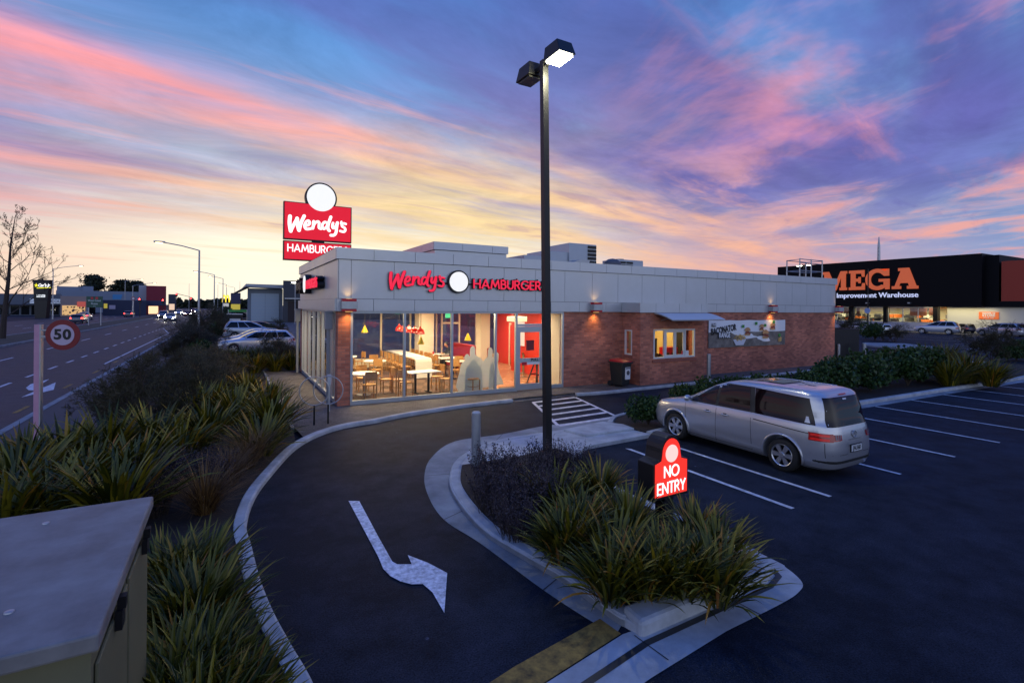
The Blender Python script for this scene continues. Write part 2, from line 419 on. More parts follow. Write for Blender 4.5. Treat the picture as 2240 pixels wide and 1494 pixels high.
def arc(cx, cy, rx, ry, a0, a1, n=10): return [(cx+rx*math.cos(R(lerp_(a0,a1,i/n))), cy+ry*math.sin(R(lerp_(a0,a1,i/n)))) for i in range(n+1)]
def lerp_(a, b, t): return a+(b-a)*t
GL = {
 'H': (.66, [[(0,0),(0,1)],[(.66,0),(.66,1)],[(0,.5),(.66,.5)]]), 'A': (.78, [[(0,0),(.39,1)],[(.39,1),(.78,0)],[(.15,.30),(.63,.30)]]),
 'M': (.92, [[(0,0),(.13,1)],[(.13,1),(.46,.22)],[(.46,.22),(.79,1)],[(.79,1),(.92,0)]]),
 'B': (.52, [[(0,0),(0,1)],[(0,1),(.24,1)]+arc(.24,.77,.23,.23,90,-90)+[(0,.54)],[(.24,.54)]+arc(.27,.27,.26,.27,90,-90)+[(0,0)]]),
 'U': (.62, [[(0,1),(0,.32)]+arc(.31,.31,.31,.31,180,360)+[(.62,1)]]), 'R': (.55, [[(0,0),(0,1)],[(0,1),(.26,1)]+arc(.26,.74,.25,.26,90,-90)+[(0,.48)],[(.26,.48),(.55,0)]]),
 'G': (.84, [arc(.47,.5,.47,.5,45,330,18)+[(.87,.46)],[(.87,.46),(.52,.46)]]), 'E': (.46, [[(0,0),(0,1)],[(0,1),(.46,1)],[(0,.5),(.42,.5)],[(0,0),(.46,0)]]),
 'S': (.48, [arc(.25,.76,.22,.24,40,250,10)+arc(.24,.26,.24,.26,70,-145,10)]), 'N': (.70, [[(0,0),(0,1)],[(0,1),(.70,0)],[(.70,0),(.70,1)]]),
 'O': (.92, [arc(.46,.5,.46,.5,90,450,24)]), 'T': (.56, [[(0,1),(.56,1)],[(.28,1),(.28,0)]]), 'Y': (.66, [[(0,1),(.33,.48)],[(.66,1),(.33,.48)],[(.33,.48),(.33,0)]]),
}
def stroke_word(mb, word, h, M, depth=.02, pen=.15, width=None, gap=.24):
    """geometric sans capitals drawn with a flat pen; centred on the origin"""
    tot = sum(GL[c][0] for c in word)+gap*(len(word)-1); sx = (width/(tot*h)) if width else 1; x = -tot/2; w = pen*h/2; q = 0
    for c in word:
        for st in GL[c][1]:
            P = [Vector(((x+a)*h*sx, (b-.5)*h, 0)) for a, b in st]; L_ = []; R_ = []; k = len(P); q += 1
            for i in range(k):
                d0 = (P[i]-P[i-1]).normalized() if i else (P[1]-P[0]).normalized(); d1 = (P[i+1]-P[i]).normalized() if i < k-1 else d0
                d = (d0+d1).normalized(); m_ = w/max(.5, d.dot(d0)); nn = Vector((-d.y,d.x,0))*m_
                p = P[i]+(-d*w*.6 if i == 0 else (d*w*.6 if i == k-1 else Vector((0,0,0)))); L_.append(p+nn); R_.append(p-nn)
            zt = depth+.0006*(q % 5); vs = []
            for a, b in zip(L_, R_): vs += [(a.x,a.y,zt),(b.x,b.y,zt),(b.x,b.y,0),(a.x,a.y,0)]
            fs = [(i*4+j,i*4+(j+1)%4,(i+1)*4+(j+1)%4,(i+1)*4+j) for i in range(k-1) for j in range(4)]+[(0,1,2,3),tuple((k-1)*4+j for j in (3,2,1,0))]
            mb.add(vs, fs, M)
        x += GL[c][0]+gap
# ================================================================ SETTING: ground
Z0 = -0.1
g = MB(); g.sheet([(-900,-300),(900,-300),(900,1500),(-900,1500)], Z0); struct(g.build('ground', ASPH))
def gp(pts, z=Z0): return [G(a, b, z) for a, b in pts]
def catmull(P, k=6, closed=False):
    out = []; n = len(P)
    rng = n if closed else n-1
    for i in range(rng):
        p = [Vector(P[(i+j) % n] if closed else P[max(0,min(n-1,i+j))]) for j in (-1,0,1,2)]
        for t in range(k):
            t /= k
            out.append(tuple(.5*((2*p[1])+(-p[0]+p[2])*t+(2*p[0]-5*p[1]+4*p[2]-p[3])*t*t+(-p[0]+3*p[1]-3*p[2]+p[3])*t**3)))
    if not closed: out.append(tuple(P[-1]))
    return out
def offset(P, d, closed=False):
    out = []; n = len(P)
    for i in range(n):
        a = Vector(P[(i-1) % n] if closed else P[max(0,i-1)]); b = Vector(P[(i+1) % n] if closed else P[min(n-1,i+1)])
        t = (b - a); t.normalize(); out.append((P[i][0] - t.y*d, P[i][1] + t.x*d))
    return out
def kerb(name, line, w, z1=0.0, z0=Z0-.05, rnd=.03, closed=False, mat=CONC):
    A = line; B = offset(line, w, closed); n = len(A); mb = MB()
    A2 = offset(line, rnd, closed); B2 = offset(line, w-rnd*.6, closed)
    prof = [(A, z0), (A, z1-rnd), (A2, z1), (B2, z1), (B, z1-.008), (B, z0)]
    vs = [(P[i][0], P[i][1], z) for i in range(n) for P, z in prof]; k = len(prof); fs = []
    for i in range(n if closed else n-1):
        j = (i+1) % n
        for q in range(k-1): fs.append((i*k+q, j*k+q, j*k+q+1, i*k+q+1))
    if not closed: fs += [tuple(range(k)), tuple(range((n-1)*k, n*k))[::-1]]
    mb.add(vs, fs); return struct(mb.build(name, mat))
def band(name, line, w, z, mat, closed=False):
    B = offset(line, w, closed); mb = MB(); n = len(line)
    vs = [(p[0],p[1],z) for p in line] + [(p[0],p[1],z) for p in B]
    fs = [(i,(i+1)%n,n+(i+1)%n,n+i) for i in range(n if closed else n-1)]
    mb.add(vs, fs); return struct(mb.build(name, mat))
# the street (runs along +y)
s = MB(); s.sheet([(-16.6,-60),(-7.6,-60),(-7.6,700),(-16.6,700)], Z0+.004); s.sheet([(-34,-60),(-20.6,-60),(-20.6,700),(-34,700)], Z0+.004)
struct(s.build('street', ROADM))
MEDG = M('median_grass', (.03,.032,.022), .95, var=.5, vs=.8, bump=1, bs=12)
s = MB(); s.prism([(-20.4,-60),(-16.8,-60),(-16.8,700),(-20.4,700)], Z0-.05, Z0+.11); struct(s.build('median_strip', MEDG))
for x0 in (-16.8, -20.6):
    s = MB(); s.box((x0,-60,Z0-.05),(x0+.2,700,Z0+.135)); struct(s.build('median_kerb', CONC2))
s = MB(); s.box((-7.6,-60,Z0-.05),(-7.42,260,Z0+.1)); struct(s.build('street_kerb', CONC2))
s = MB(); s.sheet([(-7.42,-60),(-5.6,-60),(-5.6,19),(-7.42,19)], Z0+.09); struct(s.build('street_footpath', M('footpath_asphalt',(.05,.05,.056),.8,var=.25,vs=1,bump=.3)))
mk = MB()
for k in range(28):
    y = 9.6 + k*3.0*(1 if k < 9 else 1) ; mk.sheet([(-10.32,y),(-10.2,y),(-10.2,y+1.3),(-10.32,y+1.3)], Z0+.01)
mk.sheet([(-13.6,2),(-13.5,2),(-13.5,13),(-13.6,13)], Z0+.01)
mk.sheet([(-8.5,17),(-8.4,17),(-8.4,48),(-8.5,48)], Z0+.01); mk.sheet([(-8.5,48),(-8.4,48),(-10.2,62),(-10.3,62)], Z0+.01)
for k in range(30):
    for x in (-13.6, -24.4, -27.6):
        y = 20+k*9; mk.sheet([(x,y),(x+.12,y),(x+.12,y+3),(x,y+3)], Z0+.01)
struct(mk.build('lane_marking', PAINTW))
mk = MB()
for y in (-1, 3.6, 8.4, 13.0, 17.5): mk.sheet([(-8.2,y),(-8.08,y),(-8.08,y+1.1),(-8.2,y+1.1)], Z0+.01)
struct(mk.build('yellow_no_stopping_dashes', PAINTY))
ar = [(50,888),(80,870),(62,866),(61,862),(80,858),(110,846),(97,857),(86,864),(97,865),(125,856),(121,870),(97,876),(80,886)]
ar = [(50,888),(82,874),(60,869),(66,861),(111,847),(97,861),(125,854),(121,871)]
mk = MB(); mk.sheet(gp([(50,888),(82,873),(66,872),(60,867),(70,859),(111,847),(96,857),(90,864),(100,865),(125,854),(121,870),(98,876)], Z0+.01), Z0+.01); struct(mk.build('street_arrow', PAINTW))
# drive side kerb (long curve, then along the shop footpath)
drv = [(-2.1,-16),(-2.16,-12.2)] + [G(a,b,0) for a,b in [(700,1494),(650,1410),(610,1340),(580,1270),(560,1200),(548,1150),(565,1090),(600,1040),(650,985),(700,955),(760,935),(830,922),(900,907)]] + [(3.19,-1.52),(4.6,-1.36),(5.3,-1.36)]
drvc = catmull(drv, 6)
kerb('drive_kerb', drvc[::-1] if False else drvc, .16)
# dropped crossing then kerb on to the end of the building
kerb('shop_kerb', catmull([(7.9,-1.36),(9.1,-1.5),(11.9,-1.42),(15,-1.36),(20,-1.2),(25.2,-.98),(27.2,-.86),(29.0,-.7),(30.6,-.35),(31.3,.5),(31.5,2.4)], 4), .13)
pav = [(-1.42,10)] + [(-1.42,-1.9),(-1.62,-2.9)] + [p for p in offset(drvc,.15) if p[1] > -3.6 and p[0] > -1.5] + [(5.3,-1.22),(5.45,-1.3),(7.8,-1.3),(7.95,-1.25)] + [(9.1,-1.36),(11.9,-1.28),(15,-1.22),(20,-1.06),(25.2,-.84),(29,-.56),(30.5,-.25),(31.1,.5),(31.3,2.4),(31.3,.9),(27,.9),(27,.2),(.2,.2),(.2,10)]
s = MB(); s.sheet([(-1.42,10),(-1.42,-2.2)] + [p for p in offset(drvc,.15) if p[1] > -3.3] + [(5.3,-1.22),(7.9,-1.22),(9.1,-1.36),(11.9,-1.28),(15,-1.22),(20,-1.06),(25.2,-.84),(29,-.56),(30.5,-.25),(31.1,.5),(31.3,2.4),(27.5,2.4),(27,.3),(.3,.3),(.3,10)], -.005)
struct(s.build('shop_footpath', PAVE))
s = MB(); s.add([(5.3,-1.36,-.09),(7.9,-1.36,-.09),(7.9,-1.0,.0),(5.3,-1.0,.0)],[(0,1,2,3)]); struct(s.build('crossing_ramp', PAVE))
# planted verge between street and drive
bed = [(-5.6,-16.5),(-2.3,-16.5)] + [p for p in offset(drvc,.15) if p[1] < -3.4] + [(-1.45,-2.3),(-1.45,10.2),(2,10.2),(2,12.4),(-5.2,19),(-5.2,45),(-7.42,60),(-7.42,19),(-5.6,19)]
s = MB(); s.prism(bed, Z0-.02, -.03); struct(s.build('verge_bed', SOIL))
s = MB(); s.box((-1.5,-2.2,-.08),(-1.42,10,.006)); struct(s.build('footpath_edging', CONC2))
# island
isl_out = [(5.9,-5.35)] + [G(a,b,0) for a,b in [(1180,945),(1080,965),(1010,1000),(990,1040),(1000,1080),(1060,1150),(1150,1205),(1250,1260),(1350,1330)]] + [(.58,-11.95)]
iso = catmull(isl_out, 6)
isl = iso + [(.62,-12.16),(2.55,-12.14),(2.83,-12.05),(2.93,-11.75),(2.96,-9.5),(3.05,-8.0),(3.35,-7.3),(4.1,-6.85),(6.1,-6.75)]
s = MB(); s.prism(isl, Z0-.05, -.012); s_o = s.build('traffic_island', CONC, bevel=.02); struct(s_o)
bedi = [(p[0]+.0, p[1]) for p in offset(iso, .20) if p[1] < -6.75] + [(.86,-11.85),(2.5,-11.85),(2.72,-11.5),(2.76,-9.5),(2.9,-8.0),(3.4,-7.2),(3.3,-6.75),(2.2,-6.9)]
s = MB(); s.prism(bedi, -.012, .012); struct(s.build('island_bed', SOIL))
kerb('island_kerb', iso[6:], .17, z1=.0)
s = MB(); s.prism([(.6,-12.16),(2.5,-12.14),(2.8,-12.05),(2.92,-11.75),(2.96,-10.9),(2.76,-10.9),(2.72,-11.6),(2.5,-11.84),(.62,-11.86)], Z0-.05, .06); struct(s.build('island_nose_kerb', CONC, bevel=.045))
# raised refuge slab with its step
s = MB(); s.prism([(4.35,-5.55),(5.75,-5.35),(6.05,-5.85),(6.0,-6.3),(4.5,-6.25)], Z0-.05, .05); struct(s.build('refuge_slab', CONC, bevel=.03))
# gutter channels
chan = catmull([G(a,b) for a,b in [(1395,905),(1320,915),(1200,930),(1105,950),(1000,968),(950,1004),(935,1045),(945,1090),(980,1140),(1060,1190),(1200,1290),(1330,1370)]] + [(.46,-11.98)], 6)
pl = chan + [(p[0], p[1]) for p in isl_out[::-1]]
n_ = len(chan)
inner = []
for p in chan:
    q = min(iso, key=lambda r: (r[0]-p[0])**2+(r[1]-p[1])**2); inner.append(q)
s = MB(); s.add([(p[0],p[1],Z0+.006) for p in chan]+[(q[0],q[1],Z0+.006) for q in inner], [(i,i+1,n_+i+1,n_+i) for i in range(n_-1)]); struct(s.build('gutter_channel', CONC2))
oc = catmull([(1.41,-12.48),(2.31,-12.46),(2.70,-12.42),(2.93,-12.32),(3.08,-12.04),(3.13,-11.71),(3.13,-9.5)], 6)
s = MB(); s.sheet([(-2.2,-12.60),(-1.4,-12.40),(-.51,-12.2),(.48,-12.03),(.9,-12.05),(2.6,-12.05),(2.9,-11.9),(2.94,-11.6),(2.96,-9.5)]+oc[::-1]+[(.31,-12.58),(-2.2,-12.93)], Z0+.008); struct(s.build('entry_channel', CONC))
s = MB(); s.sheet([(-2.2,-12.80),(-1.4,-12.60),(-.51,-12.38),(.6,-12.20),(2.5,-12.17),(2.78,-12.09),(2.95,-11.88),(2.99,-11.9),(2.84,-12.14),(2.52,-12.235),(.6,-12.27),(-.51,-12.45),(-1.4,-12.67),(-2.2,-12.87)], Z0+.0105); struct(s.build('gutter_groove_silt', M('gutter_groove_silt',(.02,.022,.026),.5,var=.4,vs=6)))  # flat strip; colour holds the recessed groove's dark line plus wet silt
jn = MB()
for x in (-.9, .56, 1.9): jn.sheet([(x+.03,-12.50),(x+.042,-12.50),(x+.01,-12.1),(x,-12.1)], Z0+.013)
for (a, b) in [((935,1045),(990,1040)),((980,1140),(1030,1115)),((1200,1290),(1240,1256)),((1105,950),(1090,965))]:
    p, q = Vector(G(*a)), Vector(G(*b)); d = (q-p).normalized(); nn = Vector((-d.y, d.x))*.006
    jn.sheet([tuple(p-nn),tuple(q-nn),tuple(q+nn),tuple(p+nn)], Z0+.0115)
struct(jn.build('channel_joint', PANELB))
# carpark bed with long kerb
kr = [(6.15,-6.75),(7.2,-6.62),(9,-6.8),(15.3,-6.95),(21,-7.0),(31,-7.0),(40,-5.0)]
krc = catmull(kr, 6)
kerb('carpark_kerb', krc, .17, z1=.02)
band('carpark_gutter', offset(krc, -.32), .33, Z0+.006, CONC2)
kr2 = catmull([(5.95,-5.3),(6.6,-4.75),(7.6,-4.5),(9,-4.4),(15,-4.35),(21,-4.2),(27,-3.9),(32.3,-2.3),(37,-3.2)], 6)
kerb('hedge_kerb', kr2[::-1], .15, z1=.0)
s = MB(); s.prism([(6.2,-6.6),(7.2,-6.48)]+[(9,-6.66),(15.3,-6.8),(21,-6.86),(31,-6.86),(37.5,-5.4)] + [(36,-3.2),(32.2,-2.45),(27,-4.02),(21,-4.33),(15,-4.48),(9,-4.52),(7.6,-4.62),(6.7,-4.85),(6.1,-5.4)], Z0-.02, -.03); struct(s.build('hedge_bed', SOIL))
# paint in the carpark
mk = MB()
for i, x in enumerate([4.92, 5.98, 8.38, 10.76, 13.2, 15.5, 17.95, 20.4, 22.8, 25.2, 27.6]):
    mk.sheet([(x-.045,-7.3 if i else -7.2),(x+.045,-7.3),(x+.045,-11.0),(x-.045,-11.0)], Z0+.012)
for k in range(7):
    x = 41+k*2.6; mk.sheet([(x,.5),(x+.1,.5),(x+.1,5.0),(x,5.0)], Z0+.012)
for k in range(9):
    x = 62+k*2.7; mk.sheet([(x,3),(x+.12,3),(x+.12,26),(x,26)], Z0+.012) if k % 2 == 0 else None
for k in range(6): mk.sheet([(50+k*4,1.5-k*.4),(52.2+k*4,1.3-k*.4),(52.2+k*4,1.7-k*.4),(50+k*4,1.9-k*.4)], Z0+.012)
struct(mk.build('parking_bay_lines', PAINTW))
# zebra crossing (hatched)
mk = MB()
q0, q1, q2, q3 = [Vector(G(*p)) for p in [(1170,880),(1262,867),(1354,908),(1226,930)]]
def strip(mb, a, b, w, z): 
    d = (b-a).normalized(); nn = Vector((-d.y,d.x))*w/2; mb.sheet([tuple(a-nn),tuple(b-nn),tuple(b+nn),tuple(a+nn)], z)
for i in range(6):
    t = i/5; strip(mk, q0.lerp(q3, t), q1.lerp(q2, t), .17, Z0+.010)
strip(mk, q0, q3, .10, Z0+.0125); strip(mk, q1, q2, .10, Z0+.0125)
struct(mk.build('crossing_hatching', PAINTW))
def z6(a, b): return (700+a/2.8, 1080+b/2.8)
mk = MB(); mk.sheet(gp([z6(*p) for p in [(196,60),(262,60),(385,280),(470,425),(500,442),(590,440),(565,385),(690,430),(808,490),(795,735),(720,610),(660,560),(590,563),(520,545),(460,515),(415,470),(385,400)]], Z0+.012), Z0+.012)
struct(mk.build('drive_arrow', M('cracked_road_paint',(.66,.67,.70),.75,var=.5,vs=16,bump=.3,bs=60)))
mk = MB(); mk.sheet([(.44,-11.74),(.47,-12.02),(-.51,-12.19),(-1.4,-12.39),(-1.9,-12.5),(-1.9,-12.2),(-.65,-11.91)], Z0+.012); struct(mk.build('yellow_drive_strip', PAINTY))

# ================================================================ RESTAURANT
L, DP, H = 26.9, 9.2, 4.78
B = thing('restaurant_building', 'low brick hamburger restaurant with grey panelled fascia and lit glazed dining room', 'restaurant')
w = MB()
w.box((.0,.02,-.1),(.37,.42,2.9)); w.build('brick_pier', BRICK, B)
w = MB()
w.box((8.28,.0,-.1),(11.2,.25,2.9)); w.box((14.88,.0,-.1),(L,.25,2.9)); w.box((L-.25,.25,-.1),(L,DP,2.9)); w.box((10.4,DP-.25,-.1),(L-.25,DP,2.9))
w.build('brick_wall', BRICK, B)
# drive-up bay with openings
w = MB()
yb = -1.04
def wall_y(mb, x0, x1, z0, z1, y0, y1, holes):
    xs = sorted({x0,x1}|{h[0] for h in holes}|{h[1] for h in holes})
    for a, b in zip(xs, xs[1:]):
        hs = [h for h in holes if h[0] <= a+1e-6 and h[1] >= b-1e-6]
        if not hs: mb.box((a,y0,z0),(b,y1,z1))
        else:
            h = hs[0]; mb.box((a,y0,z0),(b,y1,h[2])); mb.box((a,y0,h[3]),(b,y1,z1))
def wall_x(mb, y0, y1, z0, z1, x0, x1, holes):
    ys = sorted({y0,y1}|{h[0] for h in holes}|{h[1] for h in holes})
    for a, b in zip(ys, ys[1:]):
        hs = [h for h in holes if h[0] <= a+1e-6 and h[1] >= b-1e-6]
        if not hs: mb.box((x0,a,z0),(x1,b,z1))
        else:
            h = hs[0]; mb.box((x0,a,z0),(x1,b,h[2])); mb.box((x0,a,h[3]),(x1,b,z1))
wx = [PY(1430,714,yb)[0], PY(1521,711,yb)[0]]; wz = [PY(1475,777,yb)[1], PY(1475,713,yb)[1]]
wall_y(w, 11.2, 14.88, -.1, 2.86, yb, yb+.2, [(wx[0], wx[1], wz[0], wz[1])])
wall_x(w, yb+.2, .0, -.1, 2.86, 11.2, 11.4, [(-.58,-.16,1.15,2.16)])
w.box((14.68,yb+.2,-.1),(14.88,0,2.86))
bay = w.build('service_bay_wall', BRICK, B)
w = MB(); w.box((11.42,-.8,-.1),(11.42+.01,0,0)) ; 
w = MB(); w.box((wx[0]-.06,yb-.05,wz[0]-.14),(wx[1]+.06,yb+.0-.003,wz[0]-.03)); w.box((11.17,-.62,1.02),(11.197,-.12,1.13)); w.build('window_sill', M('brick_sill',(.27,.09,.065),.8,var=.2,vs=9), B)
def frame_y(mb, x0, x1, z0, z1, y, t=.05, d=.07):
    mb.box((x0,y,z0),(x1,y+d,z0+t)); mb.box((x0,y,z1-t),(x1,y+d,z1)); mb.box((x0,y,z0+t),(x0+t,y+d,z1-t)); mb.box((x1-t,y,z0+t),(x1,y+d,z1-t))
WF = M('white_window_frame', (.62,.63,.64), .45)
wf = MB(); frame_y(wf, wx[0]+.01, wx[1]-.01, wz[0]+.01, wz[1]-.01, yb-.02, .06, .1)
a, b = wx; q = (b-a)
wf.box((a+q*.25,yb-.015,wz[0]+.07),(a+q*.25+.07,yb+.07,wz[1]-.07)); wf.box((a+q*.74,yb-.015,wz[0]+.07),(a+q*.74+.07,yb+.07,wz[1]-.07))
frame_y(wf, a+q*.25+.075, a+q*.51, wz[0]+.065, wz[1]-.075, yb-.0, .07, .05); frame_y(wf, a+q*.512, a+q*.738, wz[0]+.065, wz[1]-.075, yb-.0, .07, .05)
sw = wf.build('service_window', WF, B)
p = MB(); p.box((a+.07,yb+.03,wz[0]+.07),(b-.07,yb+.036,wz[1]-.07)); p.build('pane', GLASS, sw)
st = MB(); st.box((b-.62,yb+.02,wz[0]+.08),(b-.34,yb+.024,wz[0]+.28)); so = st.build('notice', M('notice_white',(.7,.7,.7),.5), sw)
st = MB(); st.box((b-.78,yb+.02,wz[0]+.08),(b-.63,yb+.024,wz[0]+.28)); st.build('red_notice', REDP, sw)
wf = MB(); 
for zz in ((1.15,1.2),(2.11,2.16)): wf.box((11.185,-.58,zz[0]),(11.27,-.16,zz[1]))
wf.box((11.185,-.58,1.2),(11.27,-.53,2.11)); wf.box((11.185,-.21,1.2),(11.27,-.16,2.11)); sw2 = wf.build('side_window', WF, B)
p = MB(); p.box((11.24,-.53,1.2),(11.245,-.21,2.11)); p.build('pane', GLASS, sw2)
# curved canopy over the service window
cn = MB()
x0c, x1c = 11.9, 14.95
def cano(u, v):
    y = -1.08 - v*.95; z = 2.86 - .02 - .25*v**1.6; return (x0c+u*(x1c-x0c), y, z)
cn.grid(cano, 2, 8); cn.grid(lambda u,v: tuple(Vector(cano(u,v))-Vector((0,0,.03))), 2, 8)
co = cn.build('service_canopy', M('canopy_white',(.6,.6,.58),.5), B); sd = co.modifiers.new('s','SOLIDIFY'); sd.thickness = .012
cr = MB()
for x in (12.3, 13.4, 14.5): cr.tube([(x,-1.06,2.55),(x,-1.6,2.66)], .015, 6)
build_split(cr, 'canopy_bracket', STEEL, co)
# fascia
def panels_y(mb, x0, x1, z0, z1, y0, y1, first, pitch=1.32, gap=.012):
    xs = [x0] + [first+pitch*k for k in range(60) if x0+.1 < first+pitch*k < x1-.1] + [x1]
    for a, b in zip(xs, xs[1:]): mb.box((a+gap/2,y0,z0),(b-gap/2,y1,z1))
def panels_x(mb, y0, y1, z0, z1, x0, x1, first, pitch=1.32, gap=.012):
    ys = [y0] + [first+pitch*k for k in range(60) if y0+.1 < first+pitch*k < y1-.1] + [y1]
    for a, b in zip(ys, ys[1:]): mb.box((x0,a+gap/2,z0),(x1,b-gap/2,z1))
bk = MB(); bk.box((.01,.01,2.9),(L-.01,.2,4.74)); bk.box((.01,.2,2.9),(.2,DP,4.74)); bk.box((L-.2,.2,2.9),(L-.01,DP,4.74)); bk.box((.2,DP-.2,2.9),(L-.2,DP-.01,4.74)); bk.build('fascia_backing', PANELB, B)
f = MB()
panels_y(f, -.08, L+.08, 4.44, 4.78, -.08, .0, 1.04); f.box((-.08,.0,4.765),(L+.08,.16,4.78))
panels_x(f, .0, DP+.08, 4.44, 4.78, -.08, .0, .45, 1.32); f.box((-.08,.16,4.765),(.16,DP,4.78)); f.box((L,.0,4.44),(L+.08,DP,4.78)); f.box((0,DP,4.44),(L,DP+.08,4.78))
f.build('fascia_cap', PANEL, B)
f = MB(); panels_y(f, -.0, L, 3.252, 4.428, -.022, .0, .37); panels_x(f, 0, DP, 3.252, 4.428, -.022, .0, 1.15); f.box((L,0,3.25),(L+.02,DP,4.43)); f.build('fascia_panel', PANEL, B)
f = MB(); panels_y(f, -.06, 11.12, 2.87, 3.24, -.06, .0, 1.04); panels_y(f, 14.96, L+.05, 2.87, 3.24, -.06, .0, 15.56)
panels_x(f, .0, DP+.05, 2.87, 3.24, -.10, .0, 1.1); f.box((L,0,2.87),(L+.05,DP,3.24))
f.build('fascia_band', PANEL, B)
f = MB(); f.box((11.12,-1.10,2.865),(14.96,-.062,3.22)); f.build('bay_fascia_core', PANELB, B)
f = MB(); panels_y(f, 11.10, 14.98, 2.862, 3.23, -1.12, -1.10, 11.95, 1.32); panels_x(f, -1.12, -.065, 2.862, 3.23, 11.10, 11.12, 5); f.box((11.1,-1.12,3.23),(14.98,-.065,3.24)); f.build('bay_fascia', PANEL, B)
# soffit, roof, plinth
f = MB(); f.box((.05,.03,2.86),(L-.05,DP-.03,2.895)); f.build('ceiling', M('ceiling_white',(.6,.55,.46),.8), B)
f = MB(); f.box((.2,.2,4.3),(L-.2,DP-.2,4.36)); f.build('roof', M('roof_membrane',(.18,.19,.2),.7), B)
x0p = 3.95; x1p = PY(1110,542,2.5)[0]
f = MB(); f.box((x0p+.06,2.56,4.36),(x1p-.06,9.0,5.2)); panels_y(f, x0p, x1p, 5.22, 5.52, 2.5, 2.56, x0p+1.2); panels_x(f, 2.56, 9.05, 5.22, 5.52, x0p, x0p+.06, 3.8); f.box((x0p+.06,2.56,5.3),(x1p-.06,9,5.5)); f.box((x1p-.06,2.56,5.22),(x1p,9.05,5.52))
f.build('roof_plinth', PANEL, B)
# front glazing
f = MB()
xs = [.385, 2.06, 3.70, 5.36, 6.22]
f.box((.375,-.01,-.0),(6.2,.10,.13)); f.box((7.36,-.01,0),(8.27,.10,.13)); f.box((.375,.0,2.80),(8.27,.09,2.862))
for x in (.405, 2.06, 3.70, 5.36): f.box((x-.035,-.005,.13),(x+.035,.10,2.80))
for x in (6.2, 7.36, 8.235): f.box((x-.035,-.012,.0),(x+.035,.10,2.80))
f.box((6.235,-.005,2.34),(7.325,.09,2.42))
f.build('window_frame', ALU, B)
f = MB()
for a, b in ((.44,2.03),(2.09,3.67),(3.73,5.33),(5.39,6.17),(7.39,8.2)): f.box((a,.035,.13),(b,.041,2.80))
f.box((6.235,.035,2.42),(7.325,.041,2.80)); f.build('window_pane', GLASS, B)
# door
d = MB(); frame_y(d, 6.24, 7.32, .02, 2.33, -.0, .12, .05); d.box((6.36,.003,.02),(7.2,.047,.24)); d.box((6.36,.003,1.0),(7.2,.047,1.17)); d.box((6.36,.003,2.12),(7.2,.047,2.22))
dr = d.build('door', ALU, B)
d = MB(); d.box((6.36,.02,.24),(7.2,.026,1.0)); d.box((6.36,.02,1.17),(7.2,.026,2.12)); d.build('door_pane', GLASS, dr)
d = MB(); d.tube([(7.24,-.01,1.0),(7.24,-.07,1.0),(7.24,-.07,1.42),(7.24,-.01,1.42)], .012, 8); d.build('door_handle', STEEL, dr)
d = MB(); text_into(d, 'PULL', .15, T(6.98,-.006,1.10)@FRONT, .002, bold=.004); d.build('pull_lettering', BLK, dr)
d = MB(); d.box((6.42,-.004,.92),(6.64,.002,1.03)); d.build('red_sticker', REDP, dr)
d = MB(); d.box((6.65,-.004,.93),(7.2,.002,1.02)); d.build('notice_strip', M('notice_white',(.7,.7,.7),.5), dr)
d = MB(); d.box((6.62,.012,1.45),(6.95,.018,1.82)); d.build('hours_sign', M('hours_sign_red',(.16,.01,.02),.5), dr)
# left glazing
f = MB(); ys = [1.0,1.95,3.2,4.63,6.4,8.3]
f.box((0,.42,0),(.1,8.6,.13)); f.box((0,.42,2.8),(.1,8.6,2.862))
for y in (.46,1.2,1.95,3.05,4.1,5.3,6.5,7.7,8.56): f.box((-.01,y-.035,.13),(.1,y+.035,2.8))
f.build('side_window_frame', ALU, B)
f = MB(); f.box((.045,.45,.13),(.051,8.55,2.8)); f.build('side_window_pane', GLASS, B)
f = MB(); f.box((0,8.6,-.1),(.37,DP,2.87)); f.build('rear_brick_pier', BRICK, B)
# rear glazing of the dining room
f = MB(); f.box((.37,DP-.1,0),(10.4,DP,.45)); f.box((.37,DP-.08,2.72),(10.4,DP,2.86))
for x in (.9,2.3,3.7,5.2,6.6,6.9,7.9,8.9,10.36): f.box((x-.04,DP-.1,.45),(x+.04,DP,2.72))
f.box((6.9,DP-.09,2.1),(7.9,DP-.01,2.2)); f.build('rear_window_frame', CREAM, B)
f = MB(); f.box((.37,DP-.05,.45),(10.3,DP-.044,2.72)); f.build('rear_window_pane', GLASS, B)
# downpipes with rain heads
for (x, y, nm) in ((-.17,.62,'near'),(-.17,8.75,'far')):
    f = MB(); f.box((x-.11,y-.12,2.3),(x+.11,y+.12,2.8)); f.box((x-.13,y-.14,2.8),(x+.13,y+.14,2.86)); f.box((x-.05,y-.05,0),(x+.05,y+.05,2.3))
    f.build('downpipe', M('downpipe_grey',(.25,.27,.29),.5,metal=.3), B, bevel=.008)
